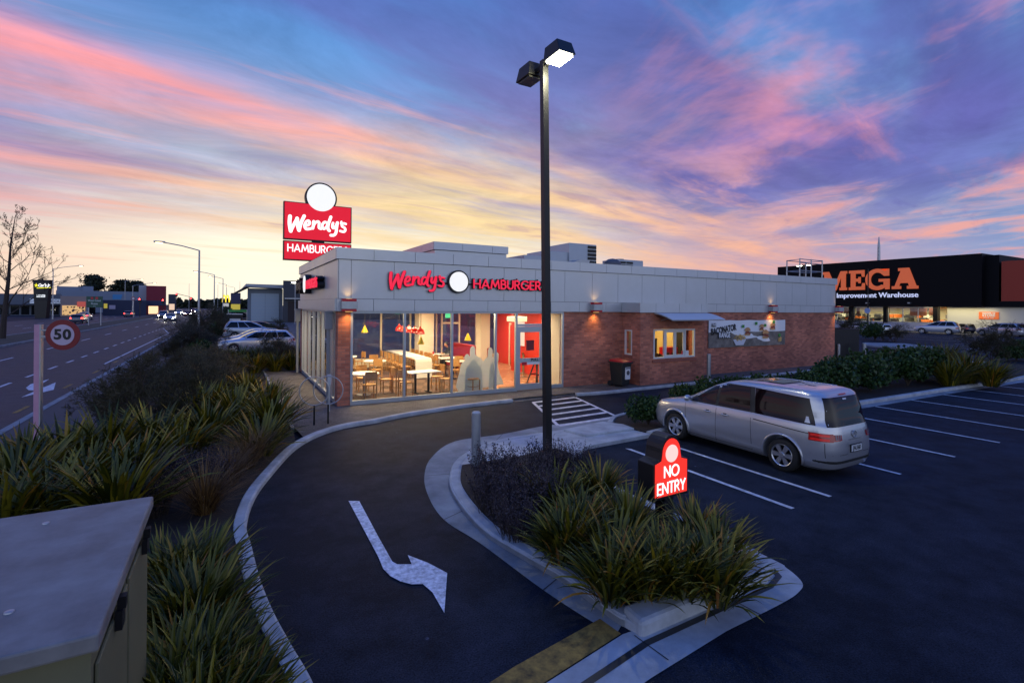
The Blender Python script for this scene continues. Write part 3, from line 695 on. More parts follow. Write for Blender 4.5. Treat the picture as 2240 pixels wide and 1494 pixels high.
# ---- interior finishes (parts of the building)
m, bb = base_mat('carpet'); n, l = nod(m); ck = n.new('ShaderNodeTexChecker'); gg = n.new('ShaderNodeNewGeometry'); mp = n.new('ShaderNodeMapping'); mp.inputs['Rotation'].default_value=(0,0,.4); l.new(gg.outputs['Position'], mp.inputs[0]); l.new(mp.outputs[0], ck.inputs[0]); ck.inputs['Scale'].default_value = 1.3
ck.inputs[1].default_value = (.06,.032,.022,1); ck.inputs[2].default_value = (.12,.065,.045,1); l.new(ck.outputs[0], bb.inputs['Base Color']); bb.inputs['Roughness'].default_value = .9; MATS['carpet'] = m
f = MB(); f.sheet([(.1,.1),(5.6,.1),(7.2,DP-.1),(.1,DP-.1)], .01); f.build('carpet_floor', m, B)
f = MB(); f.sheet([(5.6,.1),(11,.1),(11,DP-.1),(7.2,DP-.1)], .012); f.build('tiled_floor', M('floor_tile_tan',(.42,.24,.13),.25,var=.1,vs=2), B)
f = MB(); f.sheet([(5.75,.12),(7.1,.12),(7.3,1.0),(5.95,.9)], .016); f.build('door_mat', M('door_mat',(.03,.028,.025),.9), B)
f = MB(); f.box((10.0,5.2,0),(10.1,DP-.1,2.86)); f.box((8.9,1.7,0),(9.0,5.2,2.86)); f.box((9.0,5.1,0),(10.0,5.2,2.86)); f.build('red_interior_wall', REDW, B)
f = MB(); f.box((8.26,.25,0),(8.3,1.2,2.86)); f.box((8.9,.25,0),(8.95,1.69,2.86)); f.box((10.9,.25,0),(11,5,2.86)); f.build('cream_interior_wall', CREAMW, B)
f = MB(); f.box((5.25,7.9,0),(6.0,8.6,2.86)); f.box((7.0,4.6,0),(7.45,5.1,2.86)); build_split(f, 'interior_column', CREAMW, B)
f = MB(); f.box((9.93,6.2,.01),(9.99,7.15,2.1)); dd = f.build('inner_door', M('inner_door_red',(.5,.02,.015),.35), B)
f = MB(); 
for a, b in (((9.9,6.1,0),(9.98,6.2,2.2)),((9.9,7.15,0),(9.98,7.25,2.2)),((9.9,6.2,2.1),(9.98,7.15,2.2))): f.box(a, b)
f.build('door_trim', CREAM, dd); f = MB(); f.box((9.915,6.4,1.1),(9.928,6.6,1.85)); f.box((9.915,6.28,.05),(9.928,7.07,.4)); build_split(f, 'brass_plate', M('brushed_brass',(.35,.3,.2),.3,metal=.7), dd)
# kitchen box behind the service window
f = MB(); f.box((11.5,2.4,0),(14.8,2.45,2.86)); f.box((11.42,.25,0),(11.46,2.4,2.86)); f.box((14.6,.25,0),(14.65,2.4,2.86)); f.sheet([(11.4,-.84),(14.68,-.84),(14.68,2.4),(11.4,2.4)], .012); f.build('kitchen_wall', M('kitchen_wall_yellow',(.72,.58,.28),.6), B)
f = MB(); f.box((12.0,.9,.0),(12.8,1.5,2.0)); f.box((12.1,.88,.8),(12.7,.9,1.9)); f.build('steel_fridge', M('stainless',(.3,.28,.22),.3,metal=.9), B)
f = MB(); f.box((13.1,-.3,0),(14.4,.4,1.05)); f.box((13.5,-.2,1.05),(14.2,.2,1.35)); f.build('service_counter', REDP, B)
f = MB(); f.box((13.2,.3,1.5),(13.25,.8,1.95), T(0,0,0)); f.box((12.9,-.1,1.05),(13.05,.05,1.75)); f.box((14.5,-.3,.6),(14.55,.3,2.2)); build_split(f, 'till_screen', BLKP, B)
f = MB()
for i in range(12): 
    x = 11.7+i*.22; f.box((x,-.5,1.0),(x+.13,-.35,1.05+random.random()*.22))
f.box((11.5,-.55,.2),(14.3,-.3,1.0)); f.build('cup_rack', M('dark_cups',(.05,.035,.02),.4), B)

# interior and bay lamps (all inside the building, at its ceiling)
def area(name, loc, size, power, col, parent, sy=None):
    ld = bpy.data.lights.new(name, 'AREA'); ld.energy = power; ld.color = col; ld.size = size
    if sy: ld.shape = 'RECTANGLE'; ld.size_y = sy
    o = bpy.data.objects.new(name, ld); COL.objects.link(o); o.location = loc; o.parent = parent; return o
WARM = (1, .74, .42)
for (x, y) in ((1.6,2.2),(4.4,2.2),(1.6,6.2),(4.4,6.2)): area('ceiling_light', (x,y,2.84), 1.6, 205, WARM, B)
area('ceiling_light', (5.0,.38,2.80), .5, 34, WARM, B); area('ceiling_light', (7.4,2.0,2.84), 1.4, 120, (1,.78,.5), B); area('ceiling_light', (8.2,6.6,2.84), 1.4, 170, (1,.76,.5), B)  # the small first lamp is added to brighten the cutout screen
area('ceiling_light', (13,.6,2.84), 1.2, 90, (1,.72,.3), B)
# ================================================================ SIGNS
def _w(): pass
def wendy_strokes():
    S = [
     ([(232,598),(226,700),(243,818)], 26), ([(243,818),(285,720),(330,625)], 22), ([(330,625),(340,730),(358,800)], 26), ([(358,800),(385,690),(428,582)], 24),
     ([(440,728),(490,712),(508,680),(492,652),(462,662),(438,710),(440,755),(468,778),(528,765)], 19),
     ([(563,655),(560,700),(552,762)], 20), ([(556,735),(580,682),(618,655),(642,668),(640,710),(642,748),(668,762)], 19),
     ([(765,672),(725,656),(692,690),(688,738),(712,760),(745,735),(768,690)], 19), ([(812,572),(790,640),(772,700),(772,760),(792,785)], 22),
     ([(845,665),(836,715),(850,742),(880,720),(910,655)], 19), ([(910,655),(898,740),(890,810),(862,850),(815,855)], 21),
     ([(970,635),(962,662)], 14), ([(1036,668),(1004,660),(978,676),(984,708),(1020,730),(1030,765),(1005,792),(955,782)], 18)]
    out = []
    for P, r in S:
        P2 = catmull([(p[0], p[1] - (p[0]-200)*.03) for p in P], 4) if len(P) > 2 else [(p[0], p[1]-(p[0]-200)*.03) for p in P]
        out.append(([((x-215)/835, (810-y)/835) for x, y in P2], r/835))
    return out
def script_word(mb, W, M, depth=.05, fat=1.0):
    for P, r in wendy_strokes():
        pts = [(x*W, y*W, depth/2) for x, y in P]
        # flattened round-ended pen stroke
        n = 10; vs = []; fs = []; k = len(pts)
        ext = [0]*k
        d0 = (Vector(pts[1])-Vector(pts[0])).normalized(); d1 = (Vector(pts[-1])-Vector(pts[-2])).normalized()
        seq = [(Vector(pts[0])-d0*r*W*fat*c, math.sqrt(max(0,1-c*c))) for c in (.98,.8,.45)] + [(Vector(p),1) for p in pts] + [(Vector(pts[-1])+d1*r*W*fat*c, math.sqrt(max(0,1-c*c))) for c in (.45,.8,.98)]
        k = len(seq)
        for i,(p,sc) in enumerate(seq):
            d = (seq[min(i+1,k-1)][0]-seq[max(i-1,0)][0]).normalized(); nn = Vector((-d.y,d.x,0)); rr = r*W*fat*sc
            for (a, zz) in ((-1,-.5),(-1,.25),(-.75,.5),(.75,.5),(1,.25),(1,-.5)): vs.append(p + nn*a*rr + Vector((0,0,zz*depth)))
        for i in range(k-1):
            for j in range(6): fs.append((i*6+j, i*6+(j+1)%6, (i+1)*6+(j+1)%6, (i+1)*6+j))
        fs += [(0,1,2,3,4,5), tuple((k-1)*6+j for j in range(6))[::-1]]
        mb.add(vs, fs, M)
def disc(mb, r, z0, z1, M, n=48):
    mb.prism([(r*math.cos(2*math.pi*i/n), r*math.sin(2*math.pi*i/n)) for i in range(n)], z0, z1, M)
LRED = emis('lit_letter_red', sr(235,35,70), 1.0)
LFACE = emis('lit_disc_white', (1,1,1,1), .85)
def facade_sign(M, label, Wd, dx, hx, hw, depth):
    t = thing('restaurant_sign', label, 'sign')
    mb = MB(); script_word(mb, Wd, M@T(0,0,depth), .05, .92); mb.build('script_letters', LRED, t)
    mb = MB(); script_word(mb, Wd, M@T(.006,-.006,depth/2), depth, 1.06); disc(mb, .385, .02, depth+.02, M@T(dx,.27,0)); stroke_word(mb, 'HAMBURGERS', .31, M@T(hx,.22,.015), depth, .26, hw)
    mb.box((Wd*.5,.17,.0),(hx+1.2,.23,depth*.4), M); mb.build('letter_casing', BLK, t)
    mb = MB(); disc(mb, .33, depth+.02, depth+.045, M@T(dx,.27,0)); mb.build('round_face', LFACE, t)
    mb = MB(); stroke_word(mb, 'HAMBURGERS', .29, M@T(hx,.22,depth+.02), .03, .16, hw); mb.build('block_letters', LRED, t)
facade_sign(T(1.52,-.024,3.60)@FRONT, 'red script and block lettering on the long grey fascia above the front windows', 1.84, 2.34, 4.36, 2.92, .09)
facade_sign(T(-.024,7.9,3.60)@LEFTW, 'red letter sign seen edge-on on the short street side fascia', 1.70, 2.24, 4.15, 2.8, .22)
# pylon
py = thing('pylon_sign', 'tall red restaurant pylon sign rising behind the roof corner', 'sign', (1.13, 12.0, -.2))
RS = emis('pylon_red', sr(214,14,40), 1.05); 
mb = MB(); mb.box((-.14,-.1,-.1),(.14,.1,5.6)); mb.build('post', BLK, py)
mb = MB(); mb.box((-1.66,-.16,6.55),(1.66,.16,8.45)); mb.box((-1.66,-.16,5.5),(1.66,.16,6.48)); disc(mb, .78, -.2, .17, T(.12,0,8.80)@FRONT); mb.box((-.3,-.1,6.48),(.3,.1,6.55)); mb.build('cabinet', BLK, py)
mb = MB(); mb.box((-1.61,-.175,6.60),(1.61,-.162,8.41)); mb.box((-1.61,-.175,5.55),(1.61,-.162,6.43)); mb.build('red_face', RS, py)
mb = MB(); disc(mb, .70, .172, .20, T(.12,0,8.80)@FRONT); mb.build('round_face', emis('disc_white_bright',(1,1,1,1),.88), py)
LW = emis('lit_letter_white', (1,1,1,1), 1.25)
mb = MB(); script_word(mb, 2.82, T(-1.42,-.178,6.98)@FRONT, .03, 1.0); mb.build('script_letters', LW, py)
mb = MB(); stroke_word(mb, 'HAMBURGERS', .36, T(.0,-.178,6.12)@FRONT, .012, .15, 2.9); mb.build('block_letters', LW, py)
# no entry
NEX, NEY = G(1475,1130,0)
ne = thing('no_entry_sign', 'red backlit NO ENTRY sign in a black case among the island flax', 'sign', (NEX,NEY,-.60), R(1))
outl = [(-.36,.0),(.36,.0),(.36,.52),(.22,.56)] + [(.0+.2*math.cos(a), .66+.24*math.sin(a)) for a in [R(x) for x in range(0,181,15)]] + [(-.22,.56),(-.36,.52)]
def scale2(P, s, cy): return [(p[0]*s, cy+(p[1]-cy)*s) for p in P]
mb = MB(); mb.prism(outl, -.30, .0, T(0,0,.92)@FRONT); ca = mb.build('case', BLK, ne, bevel=.01)
mb = MB(); mb.prism(scale2(outl,.90,.44), .003, .012, T(0,0,.92)@FRONT); mb.build('red_face', emis('entry_red', sr(248,52,40), 1.05), ne)
mb = MB(); stroke_word(mb, 'NO', .15, T(0,-.013,1.31)@FRONT, .004, .16, .29); stroke_word(mb, 'ENTRY', .15, T(0,-.013,1.08)@FRONT, .004, .16, .56); mb.build('white_letters', LW, ne)
mb = MB(); disc(mb, .125, .0125, .018, T(0,0,1.56)@FRONT); mb.build('round_badge', emis('badge_pink', sr(255,214,205), 1.0), ne)
mb = MB(); mb.box((-.09,.03,.55),(.09,.21,.92)); mb.build('post', BLK, ne)

# banner
bn = thing('banner', 'long printed burger banner with black brush lettering on the brick wall', 'banner', (16.36,-.02,1.22))
BW, BH = 5.82, 1.28
def cloth(z0, z1, off): 
    def f(u, v): 
        x = u*BW; z = z0+(z1-z0)*v; s = .012*math.sin(u*19)*(v) + .008*math.sin(u*7+v*5)
        return (x, -.03+s-off, z + .02*abs(math.sin(u*math.pi*4))*(-1 if v > .9 else 0))
    return f
mb = MB(); mb.grid(cloth(0,BH,0), 60, 12); mb.build('banner_cloth', M('banner_white',(.80,.82,.83),.6), bn, smooth=True)
mb = MB(); mb.grid(cloth(0,BH*.56,.006), 60, 6); mb.build('printed_table', M('banner_slate',(.17,.15,.13),.6,var=.6,vs=2.5), bn, smooth=True)
mb = MB(); Mb = T(0,-.062,0)@FRONT
text_into(mb, 'BACONATOR', .42, Mb@T(1.02,.83,0,rz=R(7)), .003, bold=.012, sx=.68); mb.build('black_lettering', BLK, bn)
mb = MB(); mb.box((.18,.98,0),(.47,1.14,.004), Mb@T(0,0,.0)); mb.box((.62,.42,0),(1.52,.72,.004), Mb@T(0,.0,.001,rz=R(0))); mb.build('black_patches', BLK, bn)
mb = MB(); text_into(mb, 'THE', .15, Mb@T(.325,1.06,.008), .002, bold=.004); text_into(mb, 'RANGE', .34, Mb@T(1.07,.57,.008), .002, bold=.010, sx=.72); mb.build('white_lettering', M('banner_white',(.62,.64,.66),.6), bn)
def food(x, y, s):
    bun = MB(); pts = [(s*math.cos(a), s*.8*math.sin(a)) for a in [R(q) for q in range(0,181,15)]]
    bun.prism(pts, .002, .012, Mb@T(x,y,0)); bun.prism([(-s*.95,-s*.62),(s*.95,-s*.62),(s*.85,-s*1.0),(-s*.85,-s*1.0)], .002, .012, Mb@T(x,y,0)); bun.build('printed_bun', M('bun_brown',(.55,.30,.12),.6,var=.25,vs=9), bn)
    fl = MB()
    for k in range(9): fl.prism([(-.07,-.04),(.07,-.05),(.08,.03),(-.05,.05)], .004+.001*k, .014+.001*k, Mb@T(x+random.uniform(-.7,.7)*s, y-s*.35+random.uniform(-.2,.2)*s, .001, s=s*4))
    fl.build('printed_filling', M('filling_red',(.26,.06,.03),.6,var=.6,vs=20), bn)
food(2.75,.75,.22); food(3.85,.93,.18); food(4.15,.6,.24)
food(4.75,.98,.2)
mb = MB(); mb.prism([(-.48,.0),(.48,.0),(.28,-.28),(-.28,-.28)], .002, .014, Mb@T(2.15,.36,0)); mb.build('printed_bowl', M('bowl_white',(.6,.62,.68),.5), bn)
fl = MB()
for k in range(46):
    a = random.random()*6.28; rr = random.random()**.5
    fl.mi = 0; fl.prism([(-.06,-.012),(.06,-.012),(.06,.012),(-.06,.012)], .004+.0004*k, .014+.0004*k, Mb@T(2.15+.42*rr*math.cos(a), .46+.15*rr*math.sin(a), .001, rz=random.random()*3))
for k in range(20): fl.prism([(-.012,0),(.012,0),(.012,.17),(-.012,.17)], .004+.0004*k, .014+.0004*k, Mb@T(5.32+random.uniform(-.13,.13), .16+random.uniform(0,.08), .001, rz=random.uniform(-.4,.4)))
fl.build('printed_fries', M('fries_yellow',(.62,.40,.12),.6,var=.3,vs=20), bn)
mb = MB()
for (x, y) in ((2.4,1.0),(3.4,1.13),(4.1,1.03),(4.8,1.2),(5.28,.52)): mb.box((x-.09,y-.09,.016),(x+.09,y+.05,.02), Mb)
mb.build('printed_green_flags', M('flag_green',(.05,.26,.04),.6), bn)

# wall lamps
def sconce(x, y, label, face='y'):
    t = thing('wall_lamp', label, 'wall lamp', (x,y,0), 0, 'red and grey box lamps along the fascia')
    mb = MB(); mb.box((-.2,-.22,2.86),(.2,0,2.94)); mb.box((-.2,-.22,3.16),(.2,0,3.24)); build_split(mb, 'red_plate', REDP, t)
    mb = MB(); mb.box((-.23,-.25,2.94),(.23,0,3.16)); mb.build('grey_body', STEEL, t)
    mb = MB(); mb.box((-.1,-.15,2.852),(.1,-.04,2.862)); mb.box((-.08,-.15,3.24),(.08,-.05,3.245)); mb.build('lens', emis('warm_lens', (1,.62,.2), 2.0), t)
    for z, rx, e in ((2.845, 0, 30), (3.26, math.pi, 9)):
        ld = bpy.data.lights.new('wall_lamp_light', 'SPOT'); ld.energy = e; ld.color = (1,.55,.15); ld.spot_size = R(115); ld.spot_blend = 1; ld.shadow_soft_size = .05
        o = bpy.data.objects.new('wall_lamp_light', ld); COL.objects.link(o); o.parent = t; o.location = (0,-.12,z-.01 if rx == 0 else z); o.rotation_euler = (rx + (R(20) if rx == 0 else R(-20)),0,0)
sconce(.28,-.065,'red and grey box lamp at the corner brick pier')
sconce(PY(1301,680,-.06)[0],-.065,'red and grey box lamp left of the service bay above a warm patch of brick')
sconce(PY(1687,666,-.06)[0],-.065,'red and grey box lamp above the right end of the banner')
sconce(L+.1,-.065,'red and grey box lamp at the far right corner of the brick wall')

# rooftop gear
ACM = M('ac_casing', (.42,.46,.50), .45, metal=.3, var=.06, vs=2)
yr = 3.5
def acx(a, b, y=yr): p = PY(a, b, y); return p
x0, z0 = acx(1243,529); x1, _ = acx(1303,534); x00,_ = acx(1207,536)
t = thing('air_conditioner', 'tall rooftop air conditioner with louvred grille behind the parapet', 'air conditioner', (x0,yr,4.36))
mb = MB(); mb.box((0,0,0),(x1-x0-.02,2.4,z0-4.36)); mb.build('casing', ACM, t, bevel=.015)
mb = MB()
for k in range(8): mb.box((x1-x0-.55,-.03,.25+k*.18),(x1-x0-.04,-.005,.38+k*.18))
mb.build('grille', BLK, t); mb = MB(); mb.lathe([(.36,0),(.36,.08),(.30,.08)], 20, T((x1-x0)*.6,.9,z0-4.36)); 
for k in range(6): mb.box((-.36,-.01,.07),(.36,.01,.085), T((x1-x0)*.6,.9,z0-4.36,rz=k*math.pi/6))
mb.build('fan_guard', BLK, t)
t = thing('exhaust_duct', 'angled sheet metal duct and cowl between the lamp post and the tall air conditioner', 'duct', (x00,yr-.9,4.36))
mb = MB(); mb.prism([(0,0),(1.35,0),(1.75,.85),(.9,.85),(.0,.55)], 0, .8, FRONT@T(0,0,-.8)); mb.build('duct', STEEL, t); mb = MB(); mb.prism([(1.1,.1),(1.4,.1),(1.72,.82),(1.45,.82)], 0, .01, FRONT@T(0,0,.002)); mb.build('duct_opening', BLK, t)
a0, az_ = acx(1145,557); a1, _ = acx(1190,553); a2,az2 = acx(1187,549)
t = thing('low_roof_box', 'low grey roof unit left of the lamp post', 'roof unit', (a0,yr,4.36)); mb = MB(); mb.box((0,0,0),(1.1,1.8,az_-4.36)); mb.box((1.15,.1,0),(2.6,1.7,az2-4.30)); mb.build('casing', ACM, t, bevel=.01)
a0, zz = acx(1350,563); a1, _ = acx(1405,564)
t = thing('air_conditioner', 'small low rooftop air conditioner beside the round vent', 'air conditioner', (a0,yr,4.36)); mb = MB(); mb.box((0,0,0),(a1-a0,1.2,zz-4.36)); mb.build('casing', ACM, t, bevel=.01)
mb = MB()
for k in range(4): mb.box((.08,-.02,.45+k*.15),(.5,-.004,.55+k*.15)); mb.box((.55,-.02,.45+k*.15),(.98,-.004,.55+k*.15))
mb.build('grille', BLK, t); mb = MB(); mb.lathe([(.25,0),(.25,.07),(.2,.07)], 16, T(.6,.6,zz-4.36)); mb.build('fan_guard', BLK, t)
a0, zz = acx(1323,572); t = thing('round_vent', 'dark domed extractor vent on the roof', 'vent', (a0,3.0,4.36)); mb = MB(); mb.lathe([(.3,0),(.3,zz-4.6)], 20); mb.lathe([(.42,zz-4.62),(.44,zz-4.5),(.38,zz-4.34),(.22,zz-4.22),(.01,zz-4.18)], 24); mb.build('dome', M('vent_grey',(.10,.10,.11),.5), t, smooth=True)
# roof access rail
y_ = 1.2; p0 = PY(1748,594,y_)[0]; p1 = PY(1797,594,y_)[0]; zt = PY(1775,556,y_)[1]
t = thing('roof_access_rail', 'galvanised ladder hoop rail on the far end of the roof', 'rail', (p0,y_,4.36)); w_ = p1-p0
mb = MB()
for x in (0, w_*.5, w_): mb.tube([(x,0,0),(x,0,zt-4.36)], .035, 8)
for z in (.9,1.35,zt-4.40): mb.tube([(0,0,z),(w_,0,z)], .025, 8)
mb.build('front_rail', STEEL, t); mb = MB()
for x in (w_*.1, w_*.95): mb.tube([(x,.9,0),(x,.9,zt-4.4)], .035, 8)
for z in (.9,zt-4.42): mb.tube([(w_*.1,.9,z),(w_*.95,.9,z)], .025, 8); mb.tube([(0,0,z),(w_*.1,.9,z)], .02, 6); mb.tube([(w_,0,z),(w_*.95,.9,z)], .02, 6)
mb.build('rear_rail', STEEL, t)
t = thing('satellite_cap', 'shallow round roof cap above the banner', 'roof cap', (PY(1522,582,3)[0],3,4.36)); mb = MB(); mb.lathe([(.5,0),(.5,.5),(.42,.62),(.01,.68)], 24); mb.build('cap', ACM, t, smooth=True)

# ================================================================ STREET FURNITURE NEAR
lp = thing('lamp_post', 'tall square black car park lamp post with twin heads, one lit', 'lamp post', (3.05,-6.83,0))
mb = MB(); q = .068
def sqpole(mb, x, y, h0, h1, a, b_, lean=(0,0)):
    mb.add([(x+sx*a,y+sy*a,h0) for sx,sy in ((-1,-1),(1,-1),(1,1),(-1,1))]+[(x+lean[0]+sx*b_,y+lean[1]+sy*b_,h1) for sx,sy in ((-1,-1),(1,-1),(1,1),(-1,1))], [(0,3,2,1),(4,5,6,7),(0,1,5,4),(1,2,6,5),(2,3,7,6),(3,0,4,7)])
sqpole(mb,0,0,-.1,8.25,.072,.066, (-.14,.06)); mb.build('pole', BLK, lp)
mb = MB(); mb.box((-.14,-.14,-.1),(.14,.14,.0)); mb.build('base_plate', BLK, lp)
mb = MB(); mb.box((-.18,-.28,8.10),(-.10,.40,8.18)); mb.build('arm', BLK, lp)
for sgn, lit in ((-1, True), (1, False)):
    mb = MB(); y0, y1 = .06+sgn*.28, .06+sgn*.86; X0, X1 = -.34, .06
    mb.add([(X0,y0,8.06),(X1,y0,8.06),(X1,y1,8.06),(X0,y1,8.06),(X0+.02,y0+sgn*.02,8.34),(X1-.02,y0+sgn*.02,8.34),(X1-.02,y1-sgn*.12,8.34),(X0+.02,y1-sgn*.12,8.34)],[(0,3,2,1),(4,5,6,7),(0,1,5,4),(1,2,6,5),(2,3,7,6),(3,0,4,7)])
    hd = mb.build('lamp_head', BLK, lp, bevel=.01)
    mb = MB(); mb.box((X0+.04,.06+sgn*.34,8.02),(X1-.04,.06+sgn*.80,8.055)); mb.build('lens', emis('lamp_lens_lit', (1,.98,.80), 60) if lit else M('lamp_lens_off',(.05,.05,.05),.3), hd)
ld = bpy.data.lights.new('lamp_light', 'SPOT'); ld.energy = 110; ld.color = (1,.93,.70); ld.spot_size = R(150); ld.spot_blend = .6; ld.shadow_soft_size = .2
o = bpy.data.objects.new('lamp_light', ld); COL.objects.link(o); o.parent = lp; o.location = (-.14,-.52,7.98)
ld = bpy.data.lights.new('lamp_glow_light', 'POINT'); ld.energy = 150; ld.color = (1,.95,.55); ld.shadow_soft_size = .12
o = bpy.data.objects.new('lamp_glow_light', ld); COL.objects.link(o); o.parent = lp; o.location = (-.14,-.40,7.95)
def bollard(x, y, label, h=1.1, r=.083, z=-.1):
    t = thing('bollard', label, 'bollard', (x,y,z), 0, 'grey steel pipe bollards')
    mb = MB(); mb.lathe([(r,0),(r,h-.02),(r-.015,h)], 24); mb.build('pipe', STEEL, t, smooth=False)
    mb = MB(); mb.lathe([(r-.004,h-.01),(r-.02,h+.008),(.001,h+.012)], 24); mb.build('cap', CONC, t)
    mb = MB(); mb.lathe([(r+.05,0),(r+.05,.02),(r,.022)], 24); mb.build('base_ring', STEEL, t)
bx, by = G(1047,1030); bollard(bx, by, 'grey bollard on the pale island concrete beside the purple shrubs', 1.12, .088)
bollard(*G(1553,822,0), 'grey bollard against the brick wall below the banner end', 1.08, .085, 0)
bollard(*G(1836,779,0), 'grey bollard in front of the black bin enclosure, nearest the brick', 1.02, .085, 0)
bollard(*G(1892,777,0), 'grey bollard at the outer corner of the black bin enclosure', 1.08, .105, 0)
t = thing('bin_enclosure', 'plain black slatted bin enclosure beside the far end of the building', 'enclosure', (26.98,.45,0))
mb = MB()
for i in range(22): mb.box((.04+i*.155,.0,0),(.04+i*.155+.150,.04,1.85)); 
for i in range(14): mb.box((3.40,.04+i*.155,0),(3.44,.04+i*.155+.15,1.85))
mb.build('slat_fence', BLK, t); mb = MB(); mb.box((.0,-.04,1.85),(3.48,.08,1.9)); mb.box((3.36,.08,1.85),(3.48,2.2,1.9)); mb.box((0,.04,0),(3.4,.07,1.84)); mb.build('top_rail', BLK, t)
t = thing('low_wall', 'short low concrete block wall behind the outer bollard', 'wall', (30.55,.25,0)); mb = MB(); mb.box((-.9,.0,-.1),(.3,.18,.42)); mb.build('block', M('pinkish_concrete',(.33,.26,.23),.85,var=.15,vs=4), t, bevel=.01)
# wheelie bin
xb, yb_ = G(1373,843,0)
t = thing('wheelie_bin', 'black wheelie bin with red lid and white sticker by the brick wall', 'bin', (xb+.02,yb_+.35,0), R(8))
mb = MB(); mb.add([(-.22,-.26,.06),(.22,-.26,.06),(.24,.26,.06),(-.24,.26,.06),(-.28,-.33,.94),(.28,-.33,.94),(.28,.34,.94),(-.28,.34,.94)],[(0,3,2,1),(4,5,6,7),(0,1,5,4),(1,2,6,5),(2,3,7,6),(3,0,4,7)]); mb.build('body', BLKP, t, bevel=.03)
mb = MB(); mb.box((-.31,-.37,.90),(.31,.36,.955)); mb.build('rim', BLKP, t, bevel=.01)
mb = MB(); mb.add([(-.30,-.37,.957),(.30,-.37,.957),(.30,.34,.957),(-.30,.34,.957),(-.25,-.30,.99),(.25,-.30,.99),(.27,.32,1.04),(-.27,.32,1.04)],[(0,3,2,1),(4,5,6,7),(0,1,5,4),(1,2,6,5),(2,3,7,6),(3,0,4,7)]); mb.build('lid', M('lid_red',(.45,.015,.02),.45), t, bevel=.015)
mb = MB(); mb.box((-.10,-.345,.30),(.16,-.30,.76)); mb.build('sticker', M('notice_white',(.7,.7,.7),.5), t); mb = MB(); disc(mb,.09,0,.004,T(.03,-.346,.55)@FRONT); mb.box((-.09,-.349,.70),(.15,-.345,.745)); mb.build('sticker_print', M('print_grey',(.08,.08,.09),.6), t)
mb = MB()
for x in (-.25,.25): mb.cyl((x-.03,.30,.11),(x+.03,.30,.11),.11,n=20)
mb.build('wheel', RUB, t); mb = MB(); mb.tube([(-.2,.38,.9),(-.2,.44,.93),(.2,.44,.93),(.2,.38,.9)], .018, 6); mb.build('handle', BLKP, t)
# utility cabinet bottom left
c1_ = G(342,1098,1.63); c2_ = G(232,1400,1.63); cl_ = c1_[1]-c2_[1]
uc = thing('utility_cabinet', 'large green utility cabinet with flat grey lid at the bottom left', 'cabinet', ((c1_[0]+c2_[0])/2-.04,c2_[1]+.03,-.07), 0)
mb = MB(); mb.box((-2.2,.05,-.1),(-.0,cl_-.09,1.62)); mb.build('body', M('cabinet_olive',(.17,.16,.085),.55,var=.12,vs=2), uc)
mb = MB(); mb.box((-2.26,-.03,1.62),(.04,cl_-.03,1.70)); mb.build('lid', M('cabinet_lid',(.21,.20,.185),.6,var=.35,vs=3.0,bump=.15,bs=8), uc, bevel=.012)
mb = MB()
for y in (.10,.9): mb.box((.003,y,.0),(.018,y+.74,1.5))
mb.build('door_leaf', M('cabinet_olive',(.17,.16,.085),.55), uc, bevel=.004)
mb = MB()
for y in (.45,1.35): mb.box((.02,y,1.44),(.05,y+.09,1.54)); mb.box((.025,y+.02,1.54),(.062,y+.07,1.60))
for z in (.2,.75): mb.box((.02,.86,z),(.035,.9,z+.1))
build_split(mb, 'latch', BLK, uc); mb = MB()
for (x, y) in ((-.35,.35),(-.5,1.5),(-1.2,.2),(-1.3,1.4)): mb.lathe([(.02,0),(.018,.006),(.001,.008)], 12, T(x,y,1.70))
build_split(mb, 'rivet', STEEL, uc)
# 50 sign
sx_, sy_ = G(88,990)
sp = thing('speed_limit_sign', 'round red and white 50 speed limit sign on a post coloured by pink light', 'sign', (sx_,sy_,0), -YAW+R(2))
mb = MB(); mb.box((-.075,-.03,-.1),(.045,.03,2.56)); mb.build('post', M('post_pink_lit',(.52,.27,.36),.6,var=.1,vs=4), sp); mb = MB(); mb.box((.046,-.034,-.1),(.075,.034,2.56)); mb.build('post_flange', STEEL, sp)  # pink light falling on the post is put into its base colour
cx_ = .56
mb = MB(); disc(mb, .335, 0, .012, T(cx_,-.04,2.335)@FRONT@Matrix.Diagonal((1.12,1,1,1))); mb.build('red_ring', M('sign_red',(.20,.002,.006),.5), sp)
mb = MB(); disc(mb, .228, .013, .018, T(cx_,-.04,2.335)@FRONT@Matrix.Diagonal((1.12,1,1,1))); mb.build('white_face', M('sign_white',(.50,.40,.50),.4), sp)
mb = MB(); text_into(mb, '50', .31, T(cx_+.0,-.062,2.335)@FRONT, .002, bold=.012, sx=1.15, space=1.1); mb.build('black_numerals', BLK, sp)
mb = MB(); mb.box((.07,-.03,2.28),(.5,-.02,2.31)); mb.box((.07,-.03,2.42),(.5,-.02,2.45)); mb.build('bracket', STEEL, sp)
